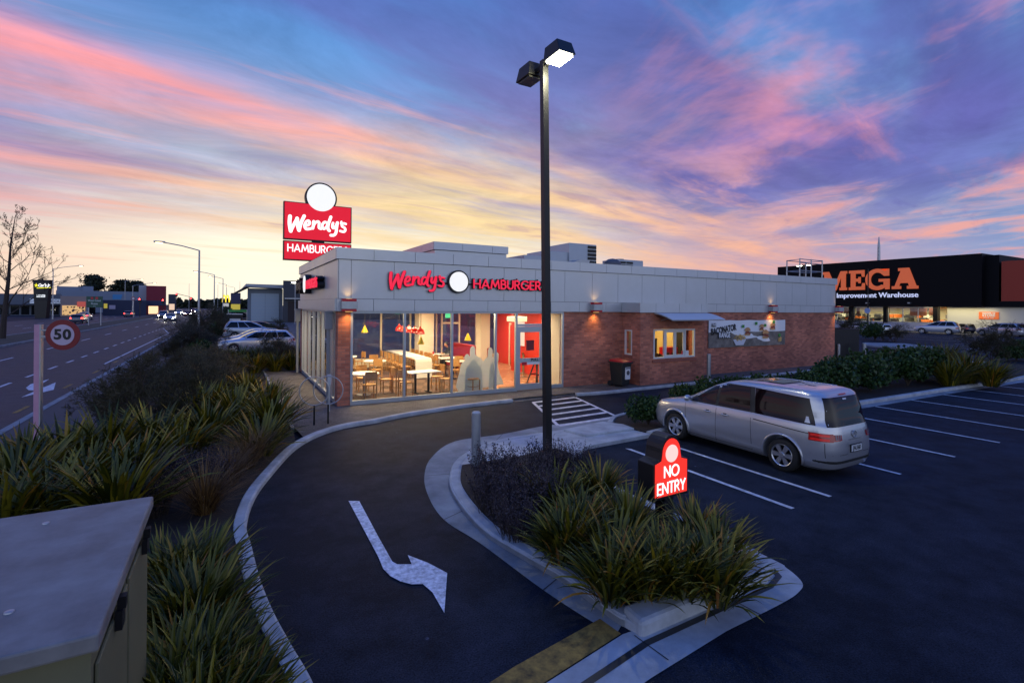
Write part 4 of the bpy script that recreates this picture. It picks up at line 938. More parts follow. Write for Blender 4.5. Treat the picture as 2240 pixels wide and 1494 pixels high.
# cycle stand
cs = thing('cycle_stand', 'steel cycle stand of two overlapping rings on slim posts', 'cycle stand', (-.95,-2.15,0), R(-18))
for k in (0,1):
    mb = MB(); ring = [(k*.32+.36*math.cos(2*math.pi*i/32), 0.10*k, .86+.36*math.sin(2*math.pi*i/32)) for i in range(33)]; mb.tube(ring, .014, 8, caps=False); rr = mb.build('ring', STEEL, cs, smooth=True)
    mb = MB(); mb.box((k*.32-.02,.10*k-.012,0),(k*.32+.02,.10*k+.012,.50)); mb.build('post', BLK, cs)
t = thing('ash_post', 'short white topped post between the cycle rings and the brick pier', 'post', (-.33,-.55,0)); mb = MB(); mb.box((-.025,-.025,0),(.025,.025,.75)); mb.build('stem', STEEL, t); mb = MB(); mb.box((-.05,-.04,.75),(.05,.04,1.05)); mb.build('receptacle', ACM, t, bevel=.01)
t = thing('a_frame_board', 'black folding A-frame board just inside the glass door', 'sign stand', (7.55,.75,.02), R(15))
mb = MB()
for s_ in (-1,1):
    mb.tube([(0,-.05*s_,1.0),(-.33,-.26*s_,.0)], .03, 6); mb.tube([(0.0,-.05*s_,1.0),(.33,-.26*s_,.0)], .03, 6); mb.tube([(-.2,-.17*s_,.42),(.2,-.17*s_,.42)], .025, 6)
mb.build('folding_frame', BLKP, t)

# ================================================================ DINING ROOM FURNITURE
def chair_proto(loc, rz, label, group='wooden dining chairs', wood=WOOD):
    t = thing('dining_chair', label, 'chair', loc, rz, group)
    mb = MB(); mb.prism([(.21*math.cos(a)*1.0, .21*math.sin(a)) for a in [R(x) for x in range(0,360,20)]], .44, .475); mb.build('seat', wood, t)
    mb = MB(); mb.grid(lambda u,v: (-.19+.38*u, -.205-.03*math.sin(math.pi*u), .62+.27*v), 6, 1); mb.grid(lambda u,v: (-.19+.38*u, -.185-.03*math.sin(math.pi*u), .62+.27*v), 6, 1); mb.box((-.19,-.206,.62),(-.185,-.186,.89)); mb.box((.185,-.206,.62),(.19,-.186,.89)); mb.box((-.19,-.22,.885),(.19,-.19,.892)); mb.build('backrest', wood, t)
    for x, y, top in ((-.17,.16,.44),(.17,.16,.44),(-.175,-.175,.86),(.175,-.175,.86)):
        mb = MB(); mb.box((x-.016,y-.016,0),(x+.016,y+.016,top)); mb.build('leg', wood, t)
    mb = MB(); ring = [(.2*math.cos(2*math.pi*i/16), .2*math.sin(2*math.pi*i/16), .2) for i in range(17)]; mb.tube(ring, .010, 5, caps=False); mb.build('stretcher', wood, t)
    return t
ch0 = None
def chair(x, y, rz, label, dark=False):
    global ch0
    if ch0 is None: ch0 = chair_proto((x,y,.016), rz, label); return ch0
    return dup(ch0, (x,y,.016), rz, label=label)
def table_round(x, y, label, r=.48):
    t = thing('round_table', label, 'table', (x,y,.016), 0, 'round white dining tables')
    mb = MB(); mb.lathe([(.001,.70),(r-.01,.70),(r,.715),(r,.73),(r-.01,.74),(.001,.74)], 32); mb.build('tabletop', WHITE, t)
    mb = MB(); mb.cyl((0,0,.02),(0,0,.70),.035,n=12); mb.lathe([(.001,.0),(.24,.0),(.24,.015),(.05,.03)], 20); mb.build('pedestal', STEEL, t)
def table_rect(x, y, wx_, wy_, label, rz=0):
    t = thing('rectangular_table', label, 'table', (x,y,.016), rz, 'rectangular white dining tables')
    mb = MB(); mb.box((-wx_/2,-wy_/2,.71),(wx_/2,wy_/2,.745)); mb.build('tabletop', WHITE, t, bevel=.008)
    for s_ in (-1,1):
        mb = MB(); mb.box((s_*wx_*.22-.03,-.03,.0),(s_*wx_*.22+.03,.03,.71)); mb.box((s_*wx_*.22-.03,-wy_*.35,.0),(s_*wx_*.22+.03,wy_*.35,.03)); mb.build('leg', BLK, t)
table_round(1.15,1.6,'round white table at the front glass beside the brick pier', .5)
table_round(2.45,5.3,'round white table in the middle of the dining room', .46)
table_round(1.75,7.6,'round white table at the back left of the dining room', .46)
table_rect(3.05,1.15,1.15,.68,'rectangular white table behind the second window pane', R(8))
table_rect(5.75,6.9,1.1,.68,'white table with a red cup where the person sits')
table_rect(5.75,5.1,1.1,.66,'white table between the person and the cutout screen')
table_rect(5.5,3.7,.9,.62,'small white table beside the cutout screen')
t = thing('long_counter_table', 'long white curved-end shared table down the middle of the room', 'table', (4.3,6.8,.016))
mb = MB(); prof = [(-2.3,.0),(-2.3,.68)] + [(-2.3+.14*(1-math.cos(a)), .68+.14*math.sin(a)) for a in (R(30),R(60),R(90))] + [(2.3-.14*(1-math.cos(a)), .68+.14*math.sin(a)) for a in (R(90),R(60),R(30))] + [(2.3,.68),(2.3,0)]
inn = [(p[0]*.978, p[1]-.05 if p[1]>.7 else p[1]) for p in prof]
vs = [(x,p[0],p[1]) for x in (-.36,.36) for p in prof] + [(x,p[0],p[1]) for x in (-.36,.36) for p in inn]; k = len(prof); fs = []
for i in range(k-1):
    fs += [(i,i+1,k+i+1,k+i),(2*k+i,3*k+i,3*k+i+1,2*k+i+1),(i,2*k+i,2*k+i+1,i+1),(k+i,k+i+1,3*k+i+1,3*k+i)]
mb.add(vs, fs); mb.build('tabletop', WHITE, t)
chs = [(1.15,.78,0,'chair with its back to the front glass at the round table by the pier'),(1.95,1.7,R(90),'chair on the right of the round table by the pier'),(1.3,2.45,R(180),'chair on the far side of the round table by the pier'),(.42,1.9,R(-80),'chair tucked left of the round table by the pier'),
 (2.35,.75,R(-60),'chair left of the rectangular window table, nearer the glass'),(2.3,1.45,R(-80),'chair left of the rectangular window table, farther in'),(3.85,.95,R(80),'chair right of the rectangular window table, nearer the glass'),(3.8,1.6,R(100),'chair right of the rectangular window table, farther in'),
 (2.3,4.55,R(10),'chair in front of the middle round table'),(1.75,5.2,R(-90),'chair left of the middle round table'),(2.6,6.0,R(175),'chair behind the middle round table'),
 (1.6,6.85,R(0),'chair in front of the back left round table'),(1.1,7.9,R(-90),'chair left of the back left round table'),(2.4,7.9,R(100),'chair right of the back left round table'),
 (4.95,6.1,R(90),'chair on the aisle side left of the person table'),(5.75,4.35,R(0),'chair in front of the table next to the person'),(5.0,4.9,R(-90),'chair left of the table next to the person'),
 (5.1,3.1,R(-20),'chair in front of the small table beside the screen'),(4.72,.50,R(200),'lone chair against the white cutout screen')]
for c in chs: chair(*c)
for i, y in enumerate((5.0,5.65,6.3,6.95,7.6,8.25)):
    od = ('nearest','second','third','fourth','fifth','farthest')[i]
    chair(3.68,y,R(-90),od+' chair on the left side of the long white table')
    chair(4.92,y+.2,R(90),od+' chair on the right side of the long white table')
# pendants
def pendant(x, y, z, r, mat, label, group, cone=False):
    t = thing('pendant_lamp', label, 'pendant lamp', (x,y,z), 0, group)
    mb = MB()
    if cone: mb.lathe([(r,0),(r*.95,.02),(.03,r*1.9),(.02,r*2.1)], 24)
    else: mb.lathe([(r,0),(r*.97,r*.4),(r*.75,r*.95),(r*.35,r*1.25),(.04,r*1.35),(.03,r*1.7)], 24)
    mb.build('lamp_shade', mat, t, smooth=True)
    mb = MB(); mb.cyl((0,0,r*1.5),(0,0,2.84-z),.008,n=6); mb.build('cord', BLK, t)
    mb = MB(); mb.lathe([(.001,.03),(.05,.05),(.05,.10),(.001,.12)], 12); mb.build('bulb', emis('bulb_warm', (1,.8,.5), 6), t)
SR = M('shade_red', (.52,.02,.012), .15, coat=.6); SY = M('shade_yellow', (.80,.52,.01), .3)
for i, y in enumerate((4.6,5.35,6.15,6.9,7.6)): pendant(4.16, y, 1.86, .19, SR, ('nearest','second','middle','fourth','farthest')[i]+' red dome pendant over the long white table', 'red dome pendant lamps')
pendant(*G(799,733,1.8), 1.8, .16, SY, 'yellow cone pendant over the back left tables', 'yellow cone pendant lamps', True)
pendant(*(2.93,.95), 1.72, .125, SY, 'yellow cone pendant above the rectangular window table', 'yellow cone pendant lamps', True)
pendant(*(4.75,1.05), 1.80, .125, SY, 'yellow cone pendant above the white cutout screen', 'yellow cone pendant lamps', True)
# cutout screen
t = thing('cutout_screen', 'white translucent cutout screen with rounded head shapes along the top', 'screen', (4.2,.55,.016), R(5))
ol = [(0,0),(.02,.75),(.10,1.02),(.22,1.12),(.20,1.22),(.27,1.33),(.36,1.33),(.42,1.25),(.43,1.50),(.5,1.60),(.58,1.6),(.64,1.5),(.66,1.28),(.85,1.18),(.98,1.05),(1.05,1.12),(1.16,1.20),(1.18,1.44),(1.25,1.53),(1.34,1.5),(1.38,1.38),(1.36,1.2),(1.45,1.18),(1.48,1.30),(1.56,1.35),(1.64,1.28),(1.64,1.12),(1.62,.8),(1.70,.55),(1.76,0)]
SCR = bpy.data.materials.new('screen_white'); SCR.use_nodes = True; n, l = nod(SCR); n.clear()
o_ = n.new('ShaderNodeOutputMaterial'); m_ = n.new('ShaderNodeMixShader'); d_ = n.new('ShaderNodeBsdfDiffuse'); t_ = n.new('ShaderNodeBsdfTranslucent')
d_.inputs[0].default_value = (.85,.9,.88,1); t_.inputs[0].default_value = (.85,.9,.88,1); m_.inputs[0].default_value = .6; l.new(d_.outputs[0], m_.inputs[1]); l.new(t_.outputs[0], m_.inputs[2]); l.new(m_.outputs[0], o_.inputs[0])
mb = MB(); mb.prism(catmull(ol,3,True)[:-3], 0, .004, FRONT); mb.build('board', SCR, t)
mb = MB(); mb.prism([(.2,0),(.22,.8),(.55,1.15),(.9,.8),(.95,.0)], .03, .034, FRONT); mb.prism([(1.2,0),(1.25,.95),(1.5,1.0),(1.55,0)], .03, .034, FRONT); mb.build('front_layer', SCR, t)
# booth seat, cup, post and person
t = thing('booth_bench', 'red upholstered booth bench at the back of the dining room', 'bench', (6.9,6.4,.016)); mb = MB(); mb.box((0,-1.9,.0),(.5,2.2,.45)); mb.build('seat', M('booth_red',(.42,.02,.02),.35), t, bevel=.03); mb = MB(); mb.box((.42,-1.9,.45),(.6,2.2,1.15)); mb.build('backrest', M('booth_red',(.42,.02,.02),.35), t, bevel=.03)
t = thing('paper_cup', 'red paper cup on the table in front of the person', 'cup', (5.55,6.75,.762)); mb = MB(); mb.lathe([(.001,0),(.032,0),(.045,.13),(.047,.135)], 16); mb.build('cup', REDP, t); mb = MB(); mb.lathe([(.048,.135),(.04,.15),(.001,.15)], 16); mb.build('lid', WHITE, t)
t = thing('queue_barrier', 'brass queue post with a dark belt in front of the red wall', 'barrier', (8.3,3.0,.016)); mb = MB()
for x in (0,1.0): mb.cyl((x*.55,x,.02),(x*.55,x,.95),.03,n=12); mb.lathe([(.001,.0),(.17,.0),(.17,.02),(.04,.05)],20,T(x*.55,x,0))
mb.build('post', M('brushed_brass',(.35,.3,.2),.3,metal=.7), t); mb = MB(); mb.box((.02,.0,.82),(1.12,.004,.88), T(0,0,0,rz=R(61))); mb.build('belt', BLK, t)
t = thing('menu_board', 'lit white and pink poster on the red interior wall', 'poster', (8.895,4.4,1.25)); mb = MB(); mb.box((-.02,-.45,.0),(0,.45,1.1)); mb.build('panel', emis('menu_lit',(1,.75,.6),.9), t)
t = thing('exit_sign', 'small green running man exit sign above the window head', 'sign', (PY(983,686,5.2)[0],5.2,2.52)); mb = MB(); mb.box((-.17,0,0),(.17,.04,.19)); mb.build('panel', emis('exit_green',(.1,.75,.3),1.2), t); mb = MB(); mb.box((-.01,.0,.19),(.01,.02,.29)); mb.build('hanger', STEEL, t)
t = thing('light_box', 'pale ceiling light box hanging inside above the door', 'light fitting', (7.3,1.9,2.45)); mb = MB(); mb.box((-.3,-.3,0),(.3,.3,.2)); mb.build('diffuser', emis('box_lit',(1,.8,.5),.9), t); mb = MB(); mb.box((-.02,-.02,.2),(.02,.02,.4)); mb.build('hanger', STEEL, t)
def skin_person(name, nodes, edges, mat, parent=None):
    me = bpy.data.meshes.new(name); me.from_pydata([n_[0] for n_ in nodes], edges, []); o = bpy.data.objects.new(name, me); COL.objects.link(o)
    sk = o.modifiers.new('skin','SKIN'); sk.branch_smoothing = .5
    for i, n_ in enumerate(nodes): me.skin_vertices[0].data[i].radius = n_[1]
    me.skin_vertices[0].data[0].use_root = True
    ss = o.modifiers.new('sub','SUBSURF'); ss.levels = 1; ss.render_levels = 2
    dg = bpy.context.evaluated_depsgraph_get(); m2 = bpy.data.meshes.new_from_object(o.evaluated_get(dg)); bpy.data.objects.remove(o)
    m2.name = name; m2.materials.clear(); m2.materials.append(mat); m2.polygons.foreach_set('use_smooth', [True]*len(m2.polygons))
    o = bpy.data.objects.new(name, m2); COL.objects.link(o); o.parent = parent; return o
pn = thing('person', 'seated person with dark hair and dark jacket leaning over the table', 'person', (6.45,6.6,.016), R(90))
# local: facing +y (towards the table after the turn); seat height .46
SKN = M('skin', (.45,.24,.16), .55); JKT = M('jacket_dark', (.02,.022,.028), .8); TRS = M('trousers_dark',(.03,.03,.04),.8)
nodes = [((0,0,.52),(.15,.12)),((0,.04,.72),(.14,.11)),((0,.13,.92),(.17,.12)),((0,.20,1.04),(.09,.07)),((0,.25,1.10),(.05,.05)),
 ((-.17,.17,.98),(.065,.065)),((-.23,.26,.82),(.05,.05)),((-.14,.44,.80),(.038,.038)),((.17,.17,.98),(.065,.065)),((.23,.26,.82),(.05,.05)),((.14,.44,.80),(.038,.038)),
 ((-.10,.05,.50),(.09,.09)),((-.12,.42,.50),(.07,.07)),((-.12,.44,.10),(.045,.045)),((-.12,.55,.05),(.04,.035)),((.10,.05,.50),(.09,.09)),((.12,.42,.50),(.07,.07)),((.12,.44,.10),(.045,.045)),((.12,.55,.05),(.04,.035))]
skin_person('body', nodes, [(0,1),(1,2),(2,3),(3,4),(2,5),(5,6),(6,7),(2,8),(8,9),(9,10),(0,11),(11,12),(12,13),(13,14),(0,15),(15,16),(16,17),(17,18)], JKT, pn)
def ellip(mb, c, r, Mx=None, nu=16, nv=10):
    def f(u, v):
        a = 2*math.pi*u; b_ = math.pi*(v-.5); return (c[0]+r[0]*math.cos(b_)*math.cos(a), c[1]+r[1]*math.cos(b_)*math.sin(a), c[2]+r[2]*math.sin(b_))
    mb.grid(f, nu, nv, Mx)
mb = MB(); ellip(mb, (0,.31,1.20), (.075,.092,.115)); ellip(mb,(0,.405,1.185),(.014,.02,.022)); ellip(mb,(-.075,.31,1.19),(.012,.02,.03)); ellip(mb,(.075,.31,1.19),(.012,.02,.03)); mb.cyl((0,.24,1.06),(0,.29,1.14),.05,n=12); mb.build('head', SKN, pn, smooth=True)
mb = MB(); ellip(mb, (0,.285,1.235), (.086,.10,.105)); mb.build('hair', BLKP, pn, smooth=True)
for s_ in (-1,1):
    nd = [((s_*.14,.44,.80),(.03,.022)),((s_*.12,.52,.79),(.036,.018))]; ed = [(0,1)]
    for k in range(4): nd += [((s_*.12+(k-1.5)*.02,.555,.79),(.009,.009)),((s_*.12+(k-1.5)*.023,.59,.782),(.008,.008)),((s_*.12+(k-1.5)*.022,.607-abs(k-1.5)*.004,.772),(.007,.007))]; b0 = 2+k*3; ed += [(1,b0),(b0,b0+1),(b0+1,b0+2)]
    nd += [((s_*.12-s_*.045,.50,.79),(.011,.011)),((s_*.12-s_*.06,.535,.785),(.009,.009))]; ed += [(0,14),(14,15)]
    skin_person('hand', nd, ed, SKN, pn)
# ================================================================ VEHICLES
def lerp(a, b, t): return a+(b-a)*t
class Car:
    # knots: (z, rear x, front x, half width)
    def __init__(s, K, n=6.0, wheels=(1.38,-1.32), wr=.32, track=.74):
        s.K = K; s.n = n; s.wheels = wheels; s.wr = wr; s.track = track
    def at(s, z):
        K = s.K
        if z <= K[0][0]: return K[0][1:]
        for a, b in zip(K, K[1:]):
            if z <= b[0]:
                t = (z-a[0])/(b[0]-a[0]); return tuple(lerp(a[i], b[i], t) for i in (1,2,3))
        return K[-1][1:]
    def S(s, x, z):
        xr, xf, w = s.at(z); xm = (xr+xf)/2; xh = (xf-xr)/2; t = min(1, abs((x-xm)/xh)); return w*(1-t**s.n)**(1/s.n)
    def X(s, y, z, end):
        xr, xf, w = s.at(z); xm = (xr+xf)/2; xh = (xf-xr)/2; t = min(1, abs(y)/w); return xm + end*xh*(1-t**s.n)**(1/s.n)
    def Z(s, x, y, z0, z1):
        for _ in range(24):
            m = (z0+z1)/2; xr, xf, w = s.at(m)
            ins = xr < x < xf and abs(y) < s.S(x, m)
            if ins: z0 = m
            else: z1 = m
        return z0
    def body(s, name, mat, parent, fine=True):
        K = s.K; zs = []
        for a, b in zip(K, K[1:]):
            k = max(1, int((b[0]-a[0])/(.05 if fine else .12)), int(abs(b[2]-a[2])/(.08 if fine else .3)), int(abs(b[1]-a[1])/(.08 if fine else .3)))
            k = min(k, 8); zs += [lerp(a[0], b[0], i/k) for i in range(k)]
        zs.append(K[-1][0]); m = 56 if fine else 28; mb = MB(); vs = []; fs = []
        # parameterise each slice by angle with points bunched at the corners
        for z in zs:
            xr, xf, w = s.at(z); xm = (xr+xf)/2; xh = (xf-xr)/2
            for j in range(m):
                a = 2*math.pi*(j+.5)/m; c, d = math.cos(a), math.sin(a); e = 2/s.n
                vs.append((xm + xh*math.copysign(abs(c)**e, c), w*math.copysign(abs(d)**e, d), z))
        L_ = len(zs)
        for i in range(L_-1):
            for j in range(m): fs.append((i*m+j, i*m+(j+1)%m, (i+1)*m+(j+1)%m, (i+1)*m+j))
        fs += [tuple(range(m))[::-1], tuple(range((L_-1)*m, L_*m))]
        mb.add(vs, fs); o = mb.build(name, mat)
        # wheel arches
        cut = MB()
        for x in s.wheels:
            for sg in (-1, 1): cut.cyl((x, sg*.50, s.wr), (x, sg*1.3, s.wr), s.wr+.065, n=32 if fine else 18)
        c = cut.build('cut', BLK); bo = o.modifiers.new('b','BOOLEAN'); bo.object = c; bo.operation = 'DIFFERENCE'; bo.solver = 'EXACT'
        dg = bpy.context.evaluated_depsgraph_get(); me = bpy.data.meshes.new_from_object(o.evaluated_get(dg)); bpy.data.objects.remove(o); bpy.data.objects.remove(c)
        me.materials.clear(); me.materials.append(mat); me.name = name; me.polygons.foreach_set('use_smooth', [True]*len(me.polygons)); me.set_sharp_from_angle(angle=R(32))
        o = bpy.data.objects.new(name, me); COL.objects.link(o); o.parent = parent; return o
    def side(s, mb, quad, off=.004, nu=8, nv=5, sides=(1,-1)):
        # quad: 4 (x,z) corners: lower rear, lower front, upper front, upper rear
        A, B_, C, D = quad
        for sg in sides:
            def P(u, v):
                lo = (lerp(A[0],B_[0],u), lerp(A[1],B_[1],u)); hi = (lerp(D[0],C[0],u), lerp(D[1],C[1],u)); x, z = lerp(lo[0],hi[0],v), lerp(lo[1],hi[1],v)
                return (x, sg*(s.S(x,z)+off), z)
            mb.grid(P, nu, nv)
    def end(s, mb, quad, end, off=.004, nu=10, nv=5):
        A, B_, C, D = quad    # (y,z): lower left, lower right, upper right, upper left
        def P(u, v):
            lo = (lerp(A[0],B_[0],u), lerp(A[1],B_[1],u)); hi = (lerp(D[0],C[0],u), lerp(D[1],C[1],u)); y, z = lerp(lo[0],hi[0],v), lerp(lo[1],hi[1],v)
            return (s.X(y,z,end)+end*off, y, z+ (off*.5 if end*(s.X(y,z+.02,end)-s.X(y,z,end)) < -.02 else 0))
        mb.grid(P, nu, nv)
def wheel(par, x, y, r, sg, w=.2, fine=True, spokes=6):
    e = bpy.data.objects.new('wheel', None); 
    mb = MB(); n = 32 if fine else 18
    mb.lathe([(r*.66,-w/2),(r*.9,-w/2),(r*.985,-w*.36),(r,0),(r*.985,w*.36),(r*.9,w/2),(r*.66,w/2)], n, axis='Y')
    t = mb.build('wheel', RUB, par, smooth=True, loc=(x, y, r))
    mb = MB(); f = sg*w*.5
    mb.lathe([(r*.66,f*1.0),(r*.66,f*.2),(.001,f*.2)], n, axis='Y'); mb.build('wheel_well_disc', BLK, t)
    mb = MB(); mb.lathe([(r*.60,f*.9),(r*.66,f*1.04),(r*.67,f*1.0)], n, axis='Y'); mb.lathe([(r*.20,f*.85),(r*.14,f*1.0),(.001,f*1.02)], 16, axis='Y')
    for k in range(spokes):
        a = 2*math.pi*k/spokes; u = Vector((math.cos(a),0,math.sin(a))); v = Vector((-math.sin(a),0,math.cos(a)))
        p = [u*r*.12+v*r*.09, u*r*.62+v*r*.15, u*r*.62-v*r*.15, u*r*.12-v*r*.09]
        mb.add([tuple(q+Vector((0,f*.92,0))) for q in p]+[tuple(q+Vector((0,f*.6,0))) for q in p], [(0,1,2,3),(4,7,6,5),(0,4,5,1),(1,5,6,2),(2,6,7,3),(3,7,4,0)])
    mb.build('rim', RIM, t)
    bpy.data.objects.remove(e); return t
def paint(name, col, metal=.5): return M(name, col, .28, metal=metal, coat=.8)
TAIL = M('tail_lamp_red', (.40,.01,.012), .15, coat=.5); HEADL = M('head_lamp_clear', (.55,.57,.6), .12, metal=.3, coat=.5)
KN = {
 'mpv': [(.19,-2.12,2.05,.74),(.24,-2.19,2.14,.80),(.34,-2.23,2.24,.835),(.55,-2.25,2.27,.848),(.74,-2.235,2.20,.848),(.86,-2.215,2.08,.84),(.93,-2.20,1.80,.83),(1.0,-2.18,1.42,.815),(1.06,-2.16,1.20,.79),(1.12,-2.135,1.08,.775),(1.3,-2.10,.74,.755),(1.46,-2.05,.42,.725),(1.56,-2.00,.14,.70),(1.605,-1.94,-.08,.665),(1.635,-1.84,-.34,.58),(1.65,-1.5,-.65,.40)],
 'suv': [(.24,-2.1,2.1,.78),(.38,-2.25,2.28,.86),(.6,-2.28,2.30,.88),(.82,-2.25,2.24,.88),(.96,-2.22,2.02,.87),(1.02,-2.2,1.5,.85),(1.08,-2.18,1.15,.83),(1.45,-1.98,.42,.72),(1.6,-1.85,.0,.66),(1.66,-1.72,-.3,.56),(1.68,-1.4,-.6,.4)],
 'wagon': [(.2,-2.2,2.1,.76),(.32,-2.3,2.28,.84),(.55,-2.33,2.32,.86),(.72,-2.3,2.26,.86),(.82,-2.28,2.0,.85),(.88,-2.26,1.5,.83),(.94,-2.24,1.1,.81),(1.2,-2.02,.6,.73),(1.36,-1.85,.2,.66),(1.42,-1.75,-.1,.57),(1.44,-1.4,-.5,.4)],
 'sedan': [(.2,-2.2,2.1,.76),(.32,-2.3,2.26,.84),(.55,-2.32,2.3,.86),(.74,-2.3,2.22,.86),(.84,-2.28,1.9,.85),(.90,-2.1,1.4,.83),(.95,-1.75,1.1,.80),(1.2,-1.25,.55,.70),(1.34,-.95,.2,.63),(1.4,-.75,-.02,.54),(1.42,-.5,-.2,.38)],
 'hatch': [(.2,-1.8,1.72,.74),(.34,-1.86,1.84,.82),(.6,-1.88,1.86,.84),(.78,-1.85,1.8,.84),(.88,-1.83,1.5,.82),(.94,-1.81,1.05,.80),(1.2,-1.68,.7,.74),(1.34,-1.55,.45,.69),(1.39,-1.45,.3,.62),(1.41,-1.2,.0,.45)],
}
def car(kind, label, x, y, rz, col, z=Z0, fine=False, group=None, lights=None, s=1.0, cat='car', pname=None):
    K = KN[kind]; fl = {'mpv':(1.38,-1.32,.325),'suv':(1.38,-1.30,.36),'wagon':(1.42,-1.25,.32),'sedan':(1.40,-1.30,.32),'hatch':(1.22,-1.2,.30)}[kind]
    c = Car(K, 6.5 if kind != 'suv' else 6, fl[:2], fl[2]); t = thing('parked_car' if not lights else 'moving_car', label, cat, (x,y,z), rz, group)
    if s != 1: t.scale = (s,s,s)
    P = paint(pname or 'paint_%02x%02x%02x' % tuple(int(99*v) for v in col[:3]), col); c.body('body', P, t, fine)
    top = K[-1][0]; bz = {'mpv':1.08,'suv':1.08,'wagon':.95,'sedan':.96,'hatch':.95}[kind]; hz = top-.11 if kind != 'sedan' else top-.1
    xr0, xf0, _ = c.at(bz+.03); xr1, xf1, _ = c.at(hz)
    a0, a1 = xr0+.20, xf0-.22; b0, b1 = xr1+.24, xf1-.12
    cuts = {'mpv':(.34,.66),'suv':(.34,.63),'wagon':(.30,.62),'sedan':(.02,.52),'hatch':(.42,.44)}[kind]
    segs = [(0, cuts[0]-.012), (cuts[0]+.012, cuts[1]-.012), (cuts[1]+.012, 1)]
    for i, (u0, u1) in enumerate(segs):
        if u1-u0 < .05: continue
        for sg in (1,-1): mb = MB(); c.side(mb, ((lerp(a0,a1,u0),bz+.02),(lerp(a0,a1,u1),bz+.02),(lerp(b0,b1,u1),hz),(lerp(b0,b1,u0),hz)), .004, 8, 5, (sg,)); mb.build('side_window', CARG, t, smooth=True)
    wh = c.at(hz)[2]*.86; wl = c.at(bz+.04)[2]*.86
    mb = MB(); c.end(mb, ((-wl,bz+.06),(wl,bz+.06),(wh,hz+.02),(-wh,hz+.02)), 1, .006); mb.build('windscreen', CARG, t, smooth=True)
    mb = MB(); c.end(mb, ((-wl,bz+.06),(wl,bz+.06),(wh,hz+.01),(-wh,hz+.01)), -1, .006); mb.build('rear_window', CARG, t, smooth=True)
    for sg in (1,-1):
        mb = MB(); c.end(mb, ((sg*.44,.62),(sg*.76,.66),(sg*.78,.80),(sg*.5,.76)), 1, .006, 5, 3); mb.build('headlight', HEADL if not lights else emis('headlight_on',(1,.93,.78),110 if lights == 'head' else .3), t, smooth=True)
        mb = MB(); c.end(mb, ((sg*.56,.72),(sg*.80,.72),(sg*.80,.92),(sg*.58,.90)), -1, .006, 5, 3); mb.build('tail_light', TAIL if lights != 'tail' else emis('tail_on',(1,.03,.02),14), t, smooth=True)
    if lights == 'head':
        for sg in (1,-1):
            ld = bpy.data.lights.new('headlight_beam','SPOT'); ld.energy = 60; ld.color = (1,.93,.8); ld.spot_size = R(60); ld.spot_blend = .8; ld.shadow_soft_size = .08
            o = bpy.data.objects.new('headlight_beam', ld); COL.objects.link(o); o.parent = t; o.location = (K[3][2]+.06, sg*.6, .68); o.rotation_euler = (0, R(-84), 0)
    mb = MB(); c.end(mb, ((-.5,.36),(.5,.36),(.5,.58),(-.5,.58)), 1, .005); mb.build('grille', BLKP, t)
    for wx_ in fl[:2]:
        for sg in (1,-1): wheel(t, wx_, sg*(K[3][3]-.12), fl[2], sg, .2, fine, 5 if kind != 'mpv' else 6)
    if not fine:
        for sg in (1,-1):
            mb = MB(); mb.box((a1-.12, sg*(K[3][3]-.02), bz+.03),(a1-.02, sg*(K[3][3]+.14), bz+.15)); mb.build('door_mirror', P, t, bevel=.02)
    return t, c
# --- the big silver van (nose towards the hedge)
VX, VY = 7.33, -8.50
van, vc = car('mpv', 'silver people carrier parked nose to the hedge with dark tinted windows', VX, VY, R(90), (.50,.51,.54), fine=True, pname='silver_paint', s=.985, cat='people carrier')
SILV = MATS['silver_paint']; SILV.node_tree.nodes['Principled BSDF'].inputs['Metallic'].default_value = .65
for nm in [o for o in van.children if o.name.split('.')[0] in ('side_window','rear_window','tail_light','windscreen')]: bpy.data.objects.remove(nm)
TINT = M('tinted_glass', (.010,.004,.005), .03, spec=.35)
# black window band, then the three panes
mb = MB(); vc.side(mb, ((-.72,1.035),(1.08,1.015),(.24,1.545),(-.66,1.555)), .002, 16, 8); mb.build('window_surround', BLKP, van, smooth=True)
for q, nm in ((((-1.93,1.02),(-.72,1.035),(-.67,1.55),(-1.78,1.50)),'rear_side_window'), (((-.60,1.05),(.18,1.045),(.15,1.53),(-.56,1.54)),'side_window'), (((.26,1.045),(.93,1.04),(.30,1.49),(.22,1.52)),'side_window')):
    for sg in (1,-1): mb = MB(); vc.side(mb, q, .005, 12, 8, (sg,)); mb.build(nm, TINT, van, smooth=True)
mb = MB(); vc.end(mb, ((-.60,1.13),(.60,1.13),(.54,1.53),(-.54,1.53)), 1, .006); mb.build('windscreen', CARG, van, smooth=True)
mb = MB(); vc.end(mb, ((-.67,1.01),(.67,1.01),(.60,1.53),(-.60,1.53)), -1, .007, 16, 8); mb.build('rear_window', TINT, van, smooth=True)
def roofpatch(mb, x0, x1, yw, off, nu=10, nv=8, z0=1.3):
    mb.grid(lambda u, v: (lerp(x0,x1,u), lerp(-yw,yw,v), vc.Z(lerp(x0,x1,u), lerp(-yw,yw,v), z0, 1.66)+off), nu, nv)
mb = MB(); roofpatch(mb, -1.05, -.10, .36, .006); mb.build('sunroof', TINT, van, smooth=True)
mb = MB()
for sg in (1,-1): mb.tube([(x, sg*.60, vc.Z(x, sg*.60, 1.3, 1.66)+.004) for x in [-1.6+.2*i for i in range(8)]], .012, 6)
build_split(mb, 'roof_seam', SILV, van, smooth=True)
mb = MB(); zz = vc.Z(-1.45,0,1.3,1.62); mb.box((-1.49,-.03,zz-.01),(-1.38,.03,zz+.035)); mb.tube([(-1.40,0,zz+.03),(-1.15,0,zz+.075)], .006, 6); mb.build('aerial', BLKP, van)
